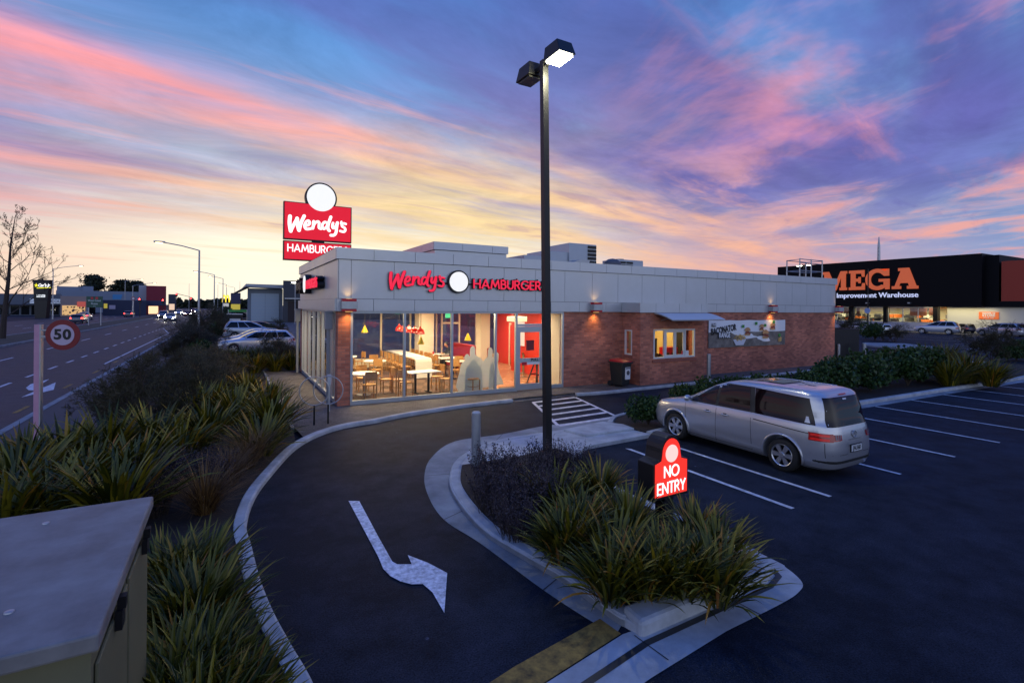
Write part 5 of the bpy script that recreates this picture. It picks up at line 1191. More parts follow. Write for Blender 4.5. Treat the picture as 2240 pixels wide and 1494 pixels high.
# doors, seams, rails, handles
mb = MB()
for q in (((-.68,.28),(-.67,.28),(-.60,1.53),(-.61,1.53)), ((.21,.25),(.22,.25),(.22,1.03),(.21,1.03)), ((1.015,.30),(1.025,.30),(1.095,1.02),(1.085,1.02)), ((-.68,.272),(1.02,.272),(1.02,.280),(-.68,.280)), ((-2.10,.45),(-2.09,.45),(-2.08,.72),(-2.09,.72))): vc.side(mb, q, .002, 6, 10)
vc.end(mb, ((-.80,.50),(.80,.50),(.80,.508),(-.80,.508)), -1, .002); 
mb.build('panel_gap', BLKP, van)
mb = MB(); vc.side(mb, ((-1.98,.845),(-.70,.905),(-.70,.925),(-1.98,.862)), .004, 8, 1); build_split(mb, 'sliding_door_rail', BLKP, van)
mb = MB(); vc.side(mb, ((-.62,.47),(.98,.44),(.98,.452),(-.62,.482)), .008, 10, 1); build_split(mb, 'door_moulding', SILV, van)
for x in (-.02, .44):
    mb = MB(); vc.side(mb, ((x-.05,.84),(x+.05,.84),(x+.04,.90),(x-.04,.90)), .003, 4, 3); build_split(mb, 'handle_recess', BLKP, van)
    mb = MB()
    for sg in (1,-1): mb.tube([(x-.11+.02, sg*(vc.S(x,.87)+.008), .865),(x-.06, sg*(vc.S(x,.87)+.03), .868),(x+.06, sg*(vc.S(x,.87)+.03), .870),(x+.11, sg*(vc.S(x,.87)+.008), .87)], .014, 8)
    build_split(mb, 'door_handle', SILV, van, smooth=True)
# wheel arch flares
mb = MB()
for wx_ in (1.38,-1.32):
    for sg in (1,-1):
        pts = [(wx_+.405*math.cos(a), sg*(max(vc.S(wx_+.405*math.cos(a), .325+.405*math.sin(a)), .80)+.002), .325+.405*math.sin(a)) for a in [R(v) for v in range(-12,193,12)]]
        mb.tube(pts, .032, 8, sq=(.7,1))
build_split(mb, 'arch_flare', SILV, van, smooth=True)
mb = MB()
for sg in (1,-1):
    ellip(mb, (.93, sg*.93, 1.09), (.06,.10,.075)); mb.cyl((.93,sg*.78,1.06),(.93,sg*.9,1.07),.03,n=8)
mb.build('door_mirror', SILV, van, smooth=True)
for sg in (1,-1):
    mb = MB(); vc.side(mb, ((-2.19,.745),(-1.83,.745),(-1.83,.895),(-2.17,.895)), .008, 10, 3, sides=(sg,)); vc.end(mb, ((sg*.42,.775),(sg*.80,.745),(sg*.80,.895),(sg*.42,.875)), -1, .008, 8, 3); tl = mb.build('tail_light', TAIL, van, smooth=True)
    mb = MB(); vc.side(mb, ((-2.15,.762),(-1.86,.762),(-1.86,.80),(-2.15,.80)), .012, 8, 1, sides=(sg,)); vc.side(mb, ((-2.15,.838),(-1.86,.838),(-1.86,.876),(-2.14,.876)), .012, 8, 1, sides=(sg,)); mb.build('lens_bar', M('tail_bright',(.60,.012,.012),.2,emit=(1,.02,.01),es=.12), tl)
    mb = MB()
    for i in range(3):
        for j in range(3): vc.end(mb, ((sg*(.45+i*.05),.79+j*.032),(sg*(.485+i*.05),.79+j*.032),(sg*(.485+i*.05),.815+j*.032),(sg*(.45+i*.05),.815+j*.032)), -1, .013, 1, 1)
    mb.build('clear_lens', M('lens_pale',(.16,.17,.2),.2), tl)
BP = Matrix.Rotation(R(-90),4,'Z')@Matrix.Rotation(R(90),4,'X')
mb = MB(); vc.end(mb, ((-.27,.50),(.27,.50),(.24,.71),(-.24,.71)), -1, .004); mb.build('plate_recess', SILV, van)
xp = vc.X(0,.6,-1)-.02
mb = MB(); mb.box((xp-.004,-.195,.53),(xp+.012,.195,.68)); pl_ = mb.build('plate_surround', BLKP, van); mb = MB(); mb.box((xp-.008,-.175,.545),(xp-.0045,.175,.665)); mb.build('number_plate', M('plate_white',(.6,.62,.62),.4), pl_)
mb = MB(); text_into(mb, 'JAU68', .125, T(xp-.010,0,.604)@BP, .001, bold=.002, sx=.80); mb.build('plate_characters', BLK, pl_)
mb = MB(); mb.tube([(vc.X(0,.83,-1)-.01, .07*math.cos(a), .85+.06*math.sin(a)) for a in [R(v) for v in range(0,361,30)]], .009, 6, caps=False); mb.box((vc.X(0,.83,-1)-.018,-.085,.84),(vc.X(0,.83,-1)-.006,.085,.862)); mb.build('badge', STEEL, van)
mb = MB()
for i in range(7): mb.box((vc.X(0,.77,-1)-.010,-.21+i*.062,.752),(vc.X(0,.77,-1)-.003,-.172+i*.062,.775))
mb.build('name_lettering', STEEL, van)
mb = MB(); vc.end(mb, ((-.76,.345),(.76,.345),(.78,.395),(-.78,.395)), -1, .010, 16, 2); vc.side(mb, ((-2.2,.345),(-1.9,.36),(-1.9,.385),(-2.2,.395)), .010, 8, 1); mb.build('bumper_strip', BLKP, van, smooth=True)
mb = MB(); vc.end(mb, ((-.12,1.555),(.12,1.555),(.12,1.575),(-.12,1.575)), -1, .014); mb.build('high_stop_lamp', TAIL, van)
mb = MB(); vc.end(mb, ((-.05,1.475),(.07,1.475),(.07,1.50),(-.05,1.50)), -1, .012, 2,1); mb.build('window_label', M('notice_white',(.7,.7,.7),.5), van)
mb = MB(); vc.side(mb, ((-1.84,1.05),(-1.74,1.05),(-1.75,1.12),(-1.81,1.12)), .009, 3, 3, sides=(1,)); vc.side(mb, ((-1.81,1.12),(-1.75,1.12),(-1.755,1.165),(-1.80,1.165)), .0095, 3, 3, sides=(1,)); mb.build('window_sticker', M('notice_white',(.7,.7,.7),.5), van)

# --- cars behind, left of the restaurant
WP = (.62,.63,.66); SP = (.42,.46,.52)
def cmid(a, b, z=Z0): p, q = G(*a, z), G(*b, z); return ((p[0]+q[0])/2, (p[1]+q[1])/2)
car('wagon', 'white station wagon nearest the flax hedge beside the building', -1.25, 21.6, R(184), WP)
car('sedan', 'white saloon parked just beyond the white station wagon', -1.3, 24.6, R(181), (.60,.62,.65))
car('suv', 'silver off-roader parked side-on beyond the white cars', *( -1.1, 35.2), R(-3), SP, s=1.0)
car('wagon', 'dark red estate car half hidden behind the silver off-roader', .1, 41.5, R(0), (.12,.03,.035))
x, y = G(526,706); car('suv', 'black van parked under the green banner frame', x, y-8, R(0), (.01,.012,.02))
x, y = G(646,701); car('hatch', 'dark red car parked at the dark warehouse block', x, y-4, R(75), (.10,.015,.03))
# --- cars at the warehouse store
def carline(kind, label, a, b, col, flip=False, **k):
    p, q = Vector(G(*a)), Vector(G(*b)); m_ = (p+q)/2; d = q-p; d0 = {'suv':4.6,'wagon':4.6,'hatch':3.74,'mpv':4.5,'sedan':4.6}[kind]
    return car(kind, label, m_.x, m_.y, math.atan2(d.y,d.x)+(math.pi if flip else 0), col, s=min(1.15,d.length/d0), **k)
carline('suv', 'silver grey off-roader parked alone before the lit store windows', (2002,713), (2102,715), (.42,.45,.52), True)
carline('wagon', 'silver estate car at the right edge of the far car park', (2140,714), (2252,718), (.42,.44,.50), True)
carline('hatch', 'small white hatchback with black roof beyond the bin enclosure', (1882,717), (1950,717), (.66,.68,.70), True)
carline('suv', 'dark off-roader close behind the silver grey one', (2085,709), (2128,711), (.02,.022,.05), True)
carline('suv', 'white pickup shaped off-roader half hidden by the bin enclosure', (1850,707), (1888,708), (.5,.52,.58), True)
x, y = G(2118,708); car('hatch', 'dark red small car with a glowing lamp behind the off-roaders', x, y, R(100), (.06,.01,.02))
# --- traffic on the street
for i, (x, y, lab) in enumerate(((-12.0,92,'nearest oncoming car with headlights on in the middle lane'),(-15.0,112,'oncoming car with headlights on beside the median'),(-12.0,135,'second oncoming car in the middle lane, far down the street'),(-15.0,150,'oncoming car well down the street by the median'),(-12.2,180,'oncoming car in the queue near the traffic lights'),(-15.2,215,'farthest oncoming car at the traffic lights'))):
    car(('sedan','suv','hatch')[i % 3], lab, x, y, R(-90), [(.5,.5,.52),(.05,.06,.1),(.3,.05,.05)][i % 3], lights='head', group='oncoming cars with headlights on')
for i, (x, y, lab) in enumerate(((-23.0,84,'nearest car driving away with red tail lights lit'),(-26.2,104,'car driving away in the far left lane'),(-23.0,128,'second car driving away next to the median'),(-26.0,150,'car braking near the red shop building'))):
    car(('hatch','sedan')[i % 2], lab, x, y, R(90), [(.08,.09,.12),(.4,.4,.42)][i % 2], lights='tail', group='cars driving away with tail lights on')
# ================================================================ PLANTS
FLAX = leaf_mat('flax_leaf', [(.009,.017,.003),(.042,.052,.004),(.14,.13,.009),(.30,.23,.018),(.32,.13,.018)], .42)
TUSS = leaf_mat('tussock_leaf', [(.06,.03,.012),(.16,.085,.028),(.30,.17,.05)], .6)
SHRB = leaf_mat('shrub_leaf', [(.010,.028,.008),(.022,.055,.014),(.05,.095,.02)], .45)
PURP = leaf_mat('purple_leaf', [(.02,.012,.018),(.05,.035,.045),(.10,.085,.09)], .6)
WISP = leaf_mat('wispy_leaf', [(.018,.022,.011),(.05,.052,.024),(.12,.10,.05)], .6)
BARK = M('bark', (.045,.032,.024), .9, var=.3, vs=10)
def finish(mb, name, mat, parent): return mb.build(name, mat, parent, tint=True)
def flax_mesh(seed, n=170, h=1.0, spread=1.15, w=.048):
    rnd = random.Random(seed); mb = MB()
    for i in range(n):
        az = rnd.uniform(0, 2*math.pi); r0 = rnd.uniform(0, .20)*spread; L_ = h*rnd.uniform(.6, 1.12); el = R(rnd.triangular(30, 88, 64)); dr = rnd.uniform(.25, 1.15)
        base = Vector((r0*math.cos(az), r0*math.sin(az), 0)); sd = Vector((-math.sin(az), math.cos(az), 0)); tw = rnd.uniform(-.5,.5)
        pts = []; p = base.copy(); e = el; K = 6
        for k in range(K+1):
            pts.append(p.copy()); e2 = e - dr*(k/K)**1.6*1.1; d = Vector((math.cos(az)*math.cos(e2), math.sin(az)*math.cos(e2), math.sin(e2))); p = p + d*L_/K
        ww = w*rnd.uniform(.7,1.2)
        vs = []
        for k, p in enumerate(pts):
            t = k/K; wk = ww*(.55+.9*t if t < .5 else 1.0*(1-((t-.5)/.5)**2.2))*(1 if k < K else .05); s2 = (sd*math.cos(tw*t)+Vector((0,0,1))*math.sin(tw*t))
            vs += [tuple(p - s2*wk*.5), tuple(p - Vector((0,0,1))*wk*.22), tuple(p + s2*wk*.5)]
        fs = []
        for k in range(K): fs += [(k*3,k*3+1,k*3+4,k*3+3),(k*3+1,k*3+2,k*3+5,k*3+4)]
        t = rnd.random(); mb.tv = .1+.55*t if rnd.random() > .10 else rnd.uniform(.75,1.0)
        mb.add(vs, fs)
    return mb
def tussock_mesh(seed, n=650, h=.62):
    rnd = random.Random(seed); mb = MB()
    for i in range(n):
        az = rnd.uniform(0, 2*math.pi); L_ = h*rnd.uniform(.6,1.15); e = R(rnd.triangular(28,90,66)); dr = rnd.uniform(.5,1.4); sd = Vector((-math.sin(az),math.cos(az),0)); r0 = rnd.uniform(0,.09)
        p = Vector((r0*math.cos(az),r0*math.sin(az),0)); vs = []; K = 4
        for k in range(K+1):
            w = .0045*(1-k/K*.85); vs += [tuple(p-sd*w), tuple(p+sd*w)]; e2 = e-dr*(k/K)**1.5; p = p+Vector((math.cos(az)*math.cos(e2),math.sin(az)*math.cos(e2),math.sin(e2)))*L_/K
        mb.tv = rnd.random(); mb.add(vs, [(k*2,k*2+1,k*2+3,k*2+2) for k in range(K)])
    return mb
def leafquad(mb, p, rnd, s, ar=2.2, up=.3):
    d = Vector((rnd.gauss(0,1), rnd.gauss(0,1), rnd.gauss(up,1))).normalized(); q = d.orthogonal().normalized(); q = (q + d.cross(q)*rnd.uniform(-1.5,1.5)).normalized()
    a = d*s*ar*.5; b_ = q*s*.5; mb.add([tuple(p-a), tuple(p+b_), tuple(p+a), tuple(p-b_)], [(0,1,2,3)])
def bush_meshes(seed, rx=.5, h=.75, n=2600, s=.05):
    rnd = random.Random(seed); lf = MB(); st = MB(); lobes = [(Vector((rnd.uniform(-.45,.45)*rx, rnd.uniform(-.45,.45)*rx, h*rnd.uniform(.38,.66))), rx*rnd.uniform(.42,.68)) for _ in range(9)]
    for i in range(n):
        c, r = rnd.choice(lobes); v = Vector((rnd.gauss(0,1),rnd.gauss(0,1),rnd.gauss(0,1))).normalized()*r*rnd.uniform(.55,1.05)**.6; p = c+v
        if p.z < .04: p.z = abs(p.z)+.04
        lf.tv = rnd.random(); leafquad(lf, p, rnd, s*rnd.uniform(.7,1.2), 1.8, .6)
    for i in range(16):
        a = rnd.uniform(0,6.28); rr = rnd.uniform(.3,.8)*rx; top = Vector((math.cos(a)*rr, math.sin(a)*rr, h*rnd.uniform(.6,1.06)))
        st.tube([(0,0,0), tuple(top*.5+Vector((0,0,.05))), tuple(top)], [.012,.008,.003], 5)
        for k in range(16):
            lf.tv = rnd.uniform(.3,1); leafquad(lf, top*(rnd.uniform(.7,1.04)), rnd, s, 2, 1)
    return lf, st
def twiggy_meshes(seed, rx=.55, h=.7, n=70, leaf=.02, per=34, lean=.5):
    rnd = random.Random(seed); lf = MB(); st = MB()
    for i in range(n):
        a = rnd.uniform(0,6.28); rr = rx*rnd.random()**.5; b_ = Vector((math.cos(a)*rr*.45, math.sin(a)*rr*.45, 0)); top = Vector((math.cos(a)*rr, math.sin(a)*rr, h*rnd.uniform(.55,1.1)))
        mid = (b_+top)/2+Vector((rnd.uniform(-.05,.05),rnd.uniform(-.05,.05),.03)); st.tube([tuple(b_),tuple(mid),tuple(top)], [.006,.004,.0015], 3)
        for k in range(per):
            t = rnd.uniform(.25,1.0); p = b_.lerp(mid, t*2) if t < .5 else mid.lerp(top, t*2-1)
            p = p + Vector((rnd.gauss(0,.022),rnd.gauss(0,.022),rnd.gauss(0,.015))); lf.tv = rnd.random(); leafquad(lf, p, rnd, leaf, 2.2, .8)
    return lf, st
def tree_meshes(seed, h, spread=.55, depth=5, leaf=None, nleaf=8, r0=None, up=.25, seglen=.33, kids=(2,4), minr=.006, trunk_frac=.3):
    rnd = random.Random(seed); br = MB(); lf = MB(); r0 = r0 or h*.02
    def grow(p, d, L_, r, lv):
        pts = [p.copy()]; rad = [r]; K = 3; q = p.copy(); dd = d.copy()
        for k in range(K):
            dd = (dd + Vector((rnd.gauss(0,.13),rnd.gauss(0,.13),rnd.gauss(up*.15,.08)))).normalized(); q = q + dd*L_/K; pts.append(q.copy()); rad.append(max(minr*.5, r*(1-.45*(k+1)/K)))
        br.tube([tuple(v) for v in pts], rad, 6 if lv < 2 else (4 if lv < 4 else 3), caps=False)
        if leaf and lv >= depth-1:
            for _ in range(nleaf):
                t = rnd.random(); i_ = min(K-1, int(t*K)); v = pts[i_].lerp(pts[i_+1], t*K-i_); lf.tv = rnd.random(); leafquad(lf, v+Vector((rnd.gauss(0,leaf),rnd.gauss(0,leaf),rnd.gauss(0,leaf))), rnd, leaf, 2.4, .2)
        if lv < depth:
            for c in range(rnd.randint(*kids)+ (1 if lv == 0 else 0)):
                t = rnd.uniform(.45,1.0); i_ = min(K-1,int(t*K)); v = pts[i_].lerp(pts[i_+1], t*K-i_); a = rnd.uniform(0,6.28); o = dd.orthogonal().normalized(); o2 = dd.cross(o)
                nd = (dd*(1-spread) + (o*math.cos(a)+o2*math.sin(a))*spread*rnd.uniform(.7,1.5) + Vector((0,0,up*.5))).normalized(); grow(v, nd, L_*rnd.uniform(.6,.86), rad[i_+1]*.72, lv+1)
    grow(Vector((0,0,0)), Vector((0,0,1)), h*trunk_frac, r0, 0); return br, lf
def wispy_meshes(seed):
    rnd = random.Random(seed+40); br = MB(); lf = MB()
    def grow(p, d, L_, r, lv):
        q = p.copy(); dd = d.copy(); pts = [p.copy()]
        for k in range(4):
            dd = (dd+Vector((rnd.gauss(0,.14),rnd.gauss(0,.14),rnd.gauss(.02,.10)))).normalized(); q = q+dd*L_/4; pts.append(q.copy())
        br.tube([tuple(v) for v in pts], [r,r*.85,r*.7,r*.55,r*.4], 4 if lv < 2 else 3, caps=False)
        if lv >= 2:
            for _ in range(30 if lv == 3 else 16):
                t = rnd.uniform(.1,1)*4; i_ = min(3,int(t)); v = pts[i_].lerp(pts[i_+1], t-i_); e = (dd+Vector((rnd.gauss(0,.7),rnd.gauss(0,.7),rnd.gauss(0,.6)))).normalized(); sd_ = e.orthogonal().normalized()*.0032; ll = rnd.uniform(.03,.07)
                lf.tv = rnd.random(); lf.add([tuple(v-sd_), tuple(v+e*ll*.5+sd_*1.2), tuple(v+e*ll), tuple(v+e*ll*.5-sd_*1.2)], [(0,1,2,3)])
        if lv < 3:
            for c in range((6,6,6)[lv]):
                t = rnd.uniform(.25,1)*4; i_ = min(3,int(t)); v = pts[i_].lerp(pts[i_+1], t-i_); a = rnd.uniform(0,6.28); o = dd.orthogonal().normalized(); o2 = dd.cross(o)
                grow(v, (dd*.55+(o*math.cos(a)+o2*math.sin(a))*rnd.uniform(.5,.9)+Vector((0,0,.08))).normalized(), L_*rnd.uniform(.45,.68), r*.5, lv+1)
    for k in range(7):
        a = k*.9+rnd.uniform(-.3,.3); tl = rnd.uniform(.25,.85); grow(Vector((math.cos(a)*.06,math.sin(a)*.06,0)), Vector((math.cos(a)*tl,math.sin(a)*tl,1)).normalized(), rnd.uniform(.95,1.35), .022, 0)
    return br, lf
PR = {}
def plant(kind, x, y, z, s, rz, label, group, name, cat):
    key = kind
    if key not in PR:
        t = thing(name, label, cat, (x,y,z), rz, group)
        k, sd = kind.rsplit('_',1); sd = int(sd)
        if k == 'flax': finish(flax_mesh(sd), 'foliage', FLAX, t)
        elif k == 'flaxbig': finish(flax_mesh(sd, 300, 1.25, 1.3, .036), 'foliage', FLAX, t)
        elif k == 'tussock': finish(tussock_mesh(sd), 'foliage', TUSS, t)
        elif k == 'bush': l_, s_ = bush_meshes(sd); finish(l_, 'foliage', SHRB, t); s_.build('stem', BARK, t)
        elif k == 'purple': l_, s_ = twiggy_meshes(sd, .5, .75, 90, .016, 44); finish(l_, 'foliage', PURP, t); s_.build('stem', BARK, t)
        elif k == 'wispy': b_, l_ = wispy_meshes(sd); finish(l_, 'crown', WISP, t); b_.build('trunk', BARK, t)
        PR[key] = t; t.scale = (s,s,s)
        return t
    t = dup(PR[key], (x,y,z), rz, s, label, group); t['category'] = cat; t.name = name; return t
rp = random.Random(3)
def fl(px, py, h, s, label, v=None, grp='flax clumps in the verge bed', kind='flax'):
    z = -.03 if grp.startswith('flax clumps in the verge') else .0
    x, y = G(px, py, z + h); return plant('%s_%d' % (kind, v if v is not None else rp.randint(0,4)), x, y, z, s, rp.uniform(0,6.28), label, grp, 'flax_clump', 'flax')
near = [((375,1215),'flax touching the far end of the cabinet side'),((455,1310),'flax in the middle between cabinet and kerb'),((420,1240),'flax behind the upper cabinet latch'),((455,1450),'flax between the lower latch and the kerb'),((560,1470),'small flax beside the kerb at the bottom'),((455,1215),'flax just past the top right corner of the cabinet'),((400,1300),'flax against the right side of the cabinet lid'),((505,1290),'flax beside the kerb halfway down the cabinet'),((430,1400),'flax low beside the cabinet latches'),((530,1385),'flax leaning over the pale kerb near the bottom'),((390,1490),'flax at the foot of the cabinet, bottom edge'),((500,1480),'flax at the bottom edge between cabinet and kerb'),((600,1500),'flax spilling over the kerb at the bottom edge'),((350,1540),'flax partly below the frame against the cabinet'),((460,1580),'lowest flax, mostly below the frame')]
for (a, b), lab in near: fl(a-62 if a > 480 else a-8, b+20, .34, rp.uniform(.52,.62) if a > 480 else rp.uniform(.64,.78), 'olive '+lab)
back = [((40,1060),'flax at the left edge above the cabinet lid'),((120,1100),'flax directly above the cabinet lid, second from the left'),((200,1050),'flax above the middle of the cabinet lid'),((150,1000),'flax right of the speed sign post foot'),((260,1090),'flax above the right half of the cabinet lid'),((300,1020),'flax between the lid and the wispy shrub'),((10,1130),'flax cut by the left edge, behind the lid'),((240,980),'flax under the left side of the wispy shrub'),((60,1000),'flax at the base of the speed sign post'),((340,960),'flax under the right side of the wispy shrub')]
for (a, b), lab in back: fl(a, b, .45, rp.uniform(.95,1.2), 'tall olive '+lab)
bank = [((400,975),'flax left of the upper brown tussock'),((460,940),'flax in the middle of the bank left of the footpath'),((520,900),'flax on the bank above the tussocks'),((575,960),'flax beside the corner of the footpath'),((600,915),'flax spilling towards the cycle stand'),((590,870),'flax along the dark strip by the footpath'),((545,850),'flax at mid bank beside the footpath'),((500,840),'flax behind the wispy shrub, right side'),((560,805),'flax near the top of the footpath edge'),((470,885),'flax in the dark middle of the bank'),((430,900),'flax against the wispy shrub')]
for (a, b), lab in bank: fl(a, b, .42, rp.uniform(.95,1.15), 'green '+lab)
hedge = [((490,795),'leftmost flax in the row before the white wagon'),((530,790),'second flax in the row before the white wagon'),((565,787),'third flax in the row before the white wagon'),((600,785),'fourth flax in the row before the white wagon'),((632,782),'fifth flax in the row, next to the glazed wall'),((650,786),'last flax touching the side windows'),((515,810),'front flax left of the paved corner'),((560,806),'front flax at the paved corner'),((605,803),'front flax behind the footpath end'),((640,800),'front flax at the rear downpipe')]
for (a, b), lab in hedge: fl(a, b, .40, rp.uniform(.9,1.1), 'dark '+lab)
for (a, b, s, lab) in ((548,1000,1.15,'brown tussock nearest the curving kerb'),(508,1035,1.0,'brown tussock in the middle of the three'),(455,1092,1.15,'lowest brown tussock above the cabinet corner'),(575,975,.8,'small brown tussock below the footpath flax')):
    x, y = G(a, b, .25); plant('tussock_%d' % (int(a) % 2), x, y, -.03, s*1.15, rp.uniform(0,6.28), lab, 'brown tussock grasses', 'tussock_grass', 'tussock')
for (a, b, s, lab) in ((365,1050,.9,'grey purple shrub above the cabinet corner'),(350,1090,.75,'small purple twiggy shrub touching the cabinet corner'),(470,1040,.8,'purple twiggy shrub left of the tussocks'),(420,1030,.8,'purple twiggy shrub between flax and tussocks')):
    x, y = G(a, b, .3); plant('purple_%d' % (int(a) % 2), x, y, -.03, s, rp.uniform(0,6.28), lab, 'purple twiggy shrubs', 'twiggy_shrub', 'shrub')
for (a, b, s, lab) in ((330,960,.95,'large dark wispy shrub leaning over the street footpath'),(245,945,.62,'lower wispy shrub reaching left over the street'),(420,900,.9,'wispy shrub right of the large dark one'),(350,890,.8,'wispy shrub behind the large dark one'),(470,870,.85,'wispy shrub nearest the green bank of flax'),(420,845,.7,'wispy shrub towards the street lamp'),(480,835,.75,'smaller wispy shrub behind the flax bank'),(385,850,.55,'wispy shrub farthest along the street edge')):
    x, y = G(a, b, 0); plant('wispy_%d' % (int(a) % 2), x, y, -.03, s, rp.uniform(0,6.28), lab, 'wispy verge shrubs', 'wispy_shrub', 'shrub')
for (a, b, s, lab) in ((425,795,1.05,'thin young tree on the verge before the street lamp'),(390,800,.7,'young tree at the street edge of the verge'),(450,775,1.2,'young tree beside the dark verge hedge'),(458,745,1.4,'dark bushy tree at the end of the verge'),(600,748,.8,'purple brown bush right of the silver off-roader')):
    x, y = G(a, b, 0); plant('wispy_%d' % (int(a) % 2), x, y, -.03, s*1.15, rp.uniform(0,6.28), lab, 'verge trees', 'young_tree', 'tree')
for i, (a, b, s, lab) in enumerate(((440,800,1.5,'olive shrub beside the parked cars'),(462,760,2.0,'dark shrub at the parking edge'),(475,740,2.2,'brown shrub mass beyond the silver off-roader'),(425,735,1.8,'low dark shrub left of the parked cars'),(440,775,1.4,'pale brown shrub under the young tree'),(475,718,2.6,'tall dark shrub by the street near the yellow arch sign'),(497,702,3.2,'dark evergreen clump before the warehouse'),(575,706,1.7,'clipped low hedge at the foot of the warehouse doors'),(590,745,1.6,'purple shrub at the nose of the silver off-roader'))):
    x, y = G(a, b, 0); plant('bush_%d' % (i % 3), x, y, -.03, s, rp.uniform(0,6.28), lab, 'verge shrubs', 'shrub', 'shrub')
x, y = -.75, 12.3; plant('wispy_1', x, y, -.03, .9, 1.1, 'small feathery shrub by the rear downpipe', 'wispy verge shrubs', 'wispy_shrub', 'shrub')
# island
isf = [((1235,1170),'flax at the drive side of the island below the purple shrubs'),((1345,1245),'flax leaning over the long kerb near the front tip'),((1530,1195),'flax between the sign post and the island nose'),((1225,1080),'flax behind the purple shrubs near the lamp post'),((1320,1045),'flax at the back of the island beside the bay line'),((1290,1120),'flax in the middle of the island'),((1380,1120),'flax just left of the no entry sign post'),((1355,1190),'flax at the front left of the island'),((1450,1225),'flax below the no entry sign'),((1530,1130),'flax right of the no entry sign'),((1580,1180),'bright tipped flax at the right of the island'),((1500,1235),'flax over the nose kerb of the island'),((1580,1245),'flax at the island corner drooping over the kerb'),((1260,1150),'low flax beside the long drive kerb'),((1420,1240),'flax at the front tip of the island')]
for i, ((a, b), lab) in enumerate(isf): fl(a, b, .30, rp.uniform(.64,.80), 'dark '+lab, None, 'flax clumps on the island')
for (a, b, s, lab) in ((1085,1030,.95,'purple shrub next to the island bollard'),(1150,1040,1.0,'purple shrub between bollard and lamp post'),(1085,1075,.9,'purple shrub at the round end of the island'),(1150,1090,1.0,'purple shrub in the middle of the island head'),(1215,1020,1.0,'purple shrub round the foot of the lamp post'),(1200,1070,.9,'purple shrub in front of the lamp post'),(1270,1010,.8,'purple shrub right of the lamp post'),(1130,1125,.8,'low purple shrub at the drive side kerb')):
    x, y = G(a, b, .3); plant('purple_%d' % (int(a) % 2), x, y, .0, s, rp.uniform(0,6.28), lab, 'purple shrubs on the island', 'twiggy_shrub', 'shrub')
# hedge by the carpark
hx = [(6.80,-5.95,.82,'round shrub standing alone in front of the van nose'),(9.1,-5.25,.85,'first shrub of the low hedge beside the van bonnet'),(9.95,-5.3,1.0,'second shrub of the low hedge behind the van windscreen'),(10.8,-5.3,.98,'third shrub of the low hedge behind the front door window'),(11.7,-5.35,.95,'fourth shrub of the low hedge'),(12.6,-5.3,.95,'fifth shrub of the low hedge above the van roof'),(13.5,-5.35,.9,'sixth shrub of the low hedge above the aerial'),(14.55,-5.5,1.05,'shrub where the low hedge meets the tall dark shrubs'),(15.9,-5.75,1.45,'large dark shrub above the van tail'),(17.2,-5.2,1.35,'dark shrub behind and right of the van tail'),(18.4,-5.8,1.55,'large dark shrub right of the van tail'),(19.9,-5.4,1.5,'dark shrub in the middle of the long bed'),(21.3,-5.8,1.6,'large dark shrub in the middle of the long bed'),(22.9,-5.6,1.6,'large dark shrub before the flax clumps'),(24.3,-5.3,1.5,'last dark shrub among the flax')]
for i, (x, y, h, lab) in enumerate(hx): plant('bush_%d' % (i % 3), x, y, -.03, h/.80, rp.uniform(0,6.28), lab, 'shrubs in the carpark bed', 'shrub', 'shrub')
for i, ((a, b), s, lab) in enumerate([((2120,800),1.25,'big flax clump at the end of the carpark bed'),((2080,805),1.05,'flax clump left of the big one in the carpark bed'),((2170,805),1.0,'flax clump drooping over the far carpark kerb'),((2030,775),1.2,'olive flax clump behind the dark shrubs'),((2070,770),1.2,'olive flax beyond the end of the bed'),((1985,775),1.0,'low flax clump beside the pinkish kerb')]):
    fl(a, b, .4, s, lab, None, 'flax clumps in the carpark bed', 'flaxbig')
for (a, b, s, lab) in ((1925,762,.9,'small brown tussock left on the far kerb'),(1955,764,1.0,'small brown tussock right on the far kerb')):
    x, y = G(a, b, .2); plant('tussock_%d' % (int(a) % 2), x, y, -.1, s*1.5, 1, lab, 'brown tussock grasses', 'tussock_grass', 'tussock')
for (a, b, s, lab) in ((2172,770,1.15,'twiggy young tree right of the big flax clump'),(1957,733,.85,'bare thin sapling between the parked cars'),(1862,716,1.3,'sapling behind the bin enclosure'),(2095,706,.8,'slim sapling in front of the store wall')):
    x, y = G(a, b, -.1); plant('wispy_%d' % (int(a) % 2), x, y, -.1, s*1.1, 2.1, lab, 'car park saplings', 'sapling', 'tree')
for i, (a, b, s, lab) in enumerate(((1915,730,2.4,'low hedge mound in front of the white hatchback'),(2225,768,1.8,'dark low shrub at the right edge'),(2205,770,1.4,'dark shrub beside the twiggy young tree'),(2145,708,2.0,'shrub at the foot of the far lamp post'))):
    x, y = G(a, b, -.1); plant('bush_%d' % (i % 3), x, y, -.1, s, 1.3, lab, 'far car park shrubs', 'shrub', 'shrub')
# far islands
s_ = MB(); s_.prism([G(*p) for p in [(1892,738),(1980,738),(2040,744),(2050,749),(1970,748),(1895,744)]], Z0-.05, .0); struct(s_.build('far_island', CONC2))
kerb('far_kerb', catmull([G(*p, 0) for p in [(1893,764),(1930,768),(1975,773),(2035,780)]], 4), .15, mat=M('pinkish_concrete',(.33,.26,.23),.85,var=.15,vs=4))

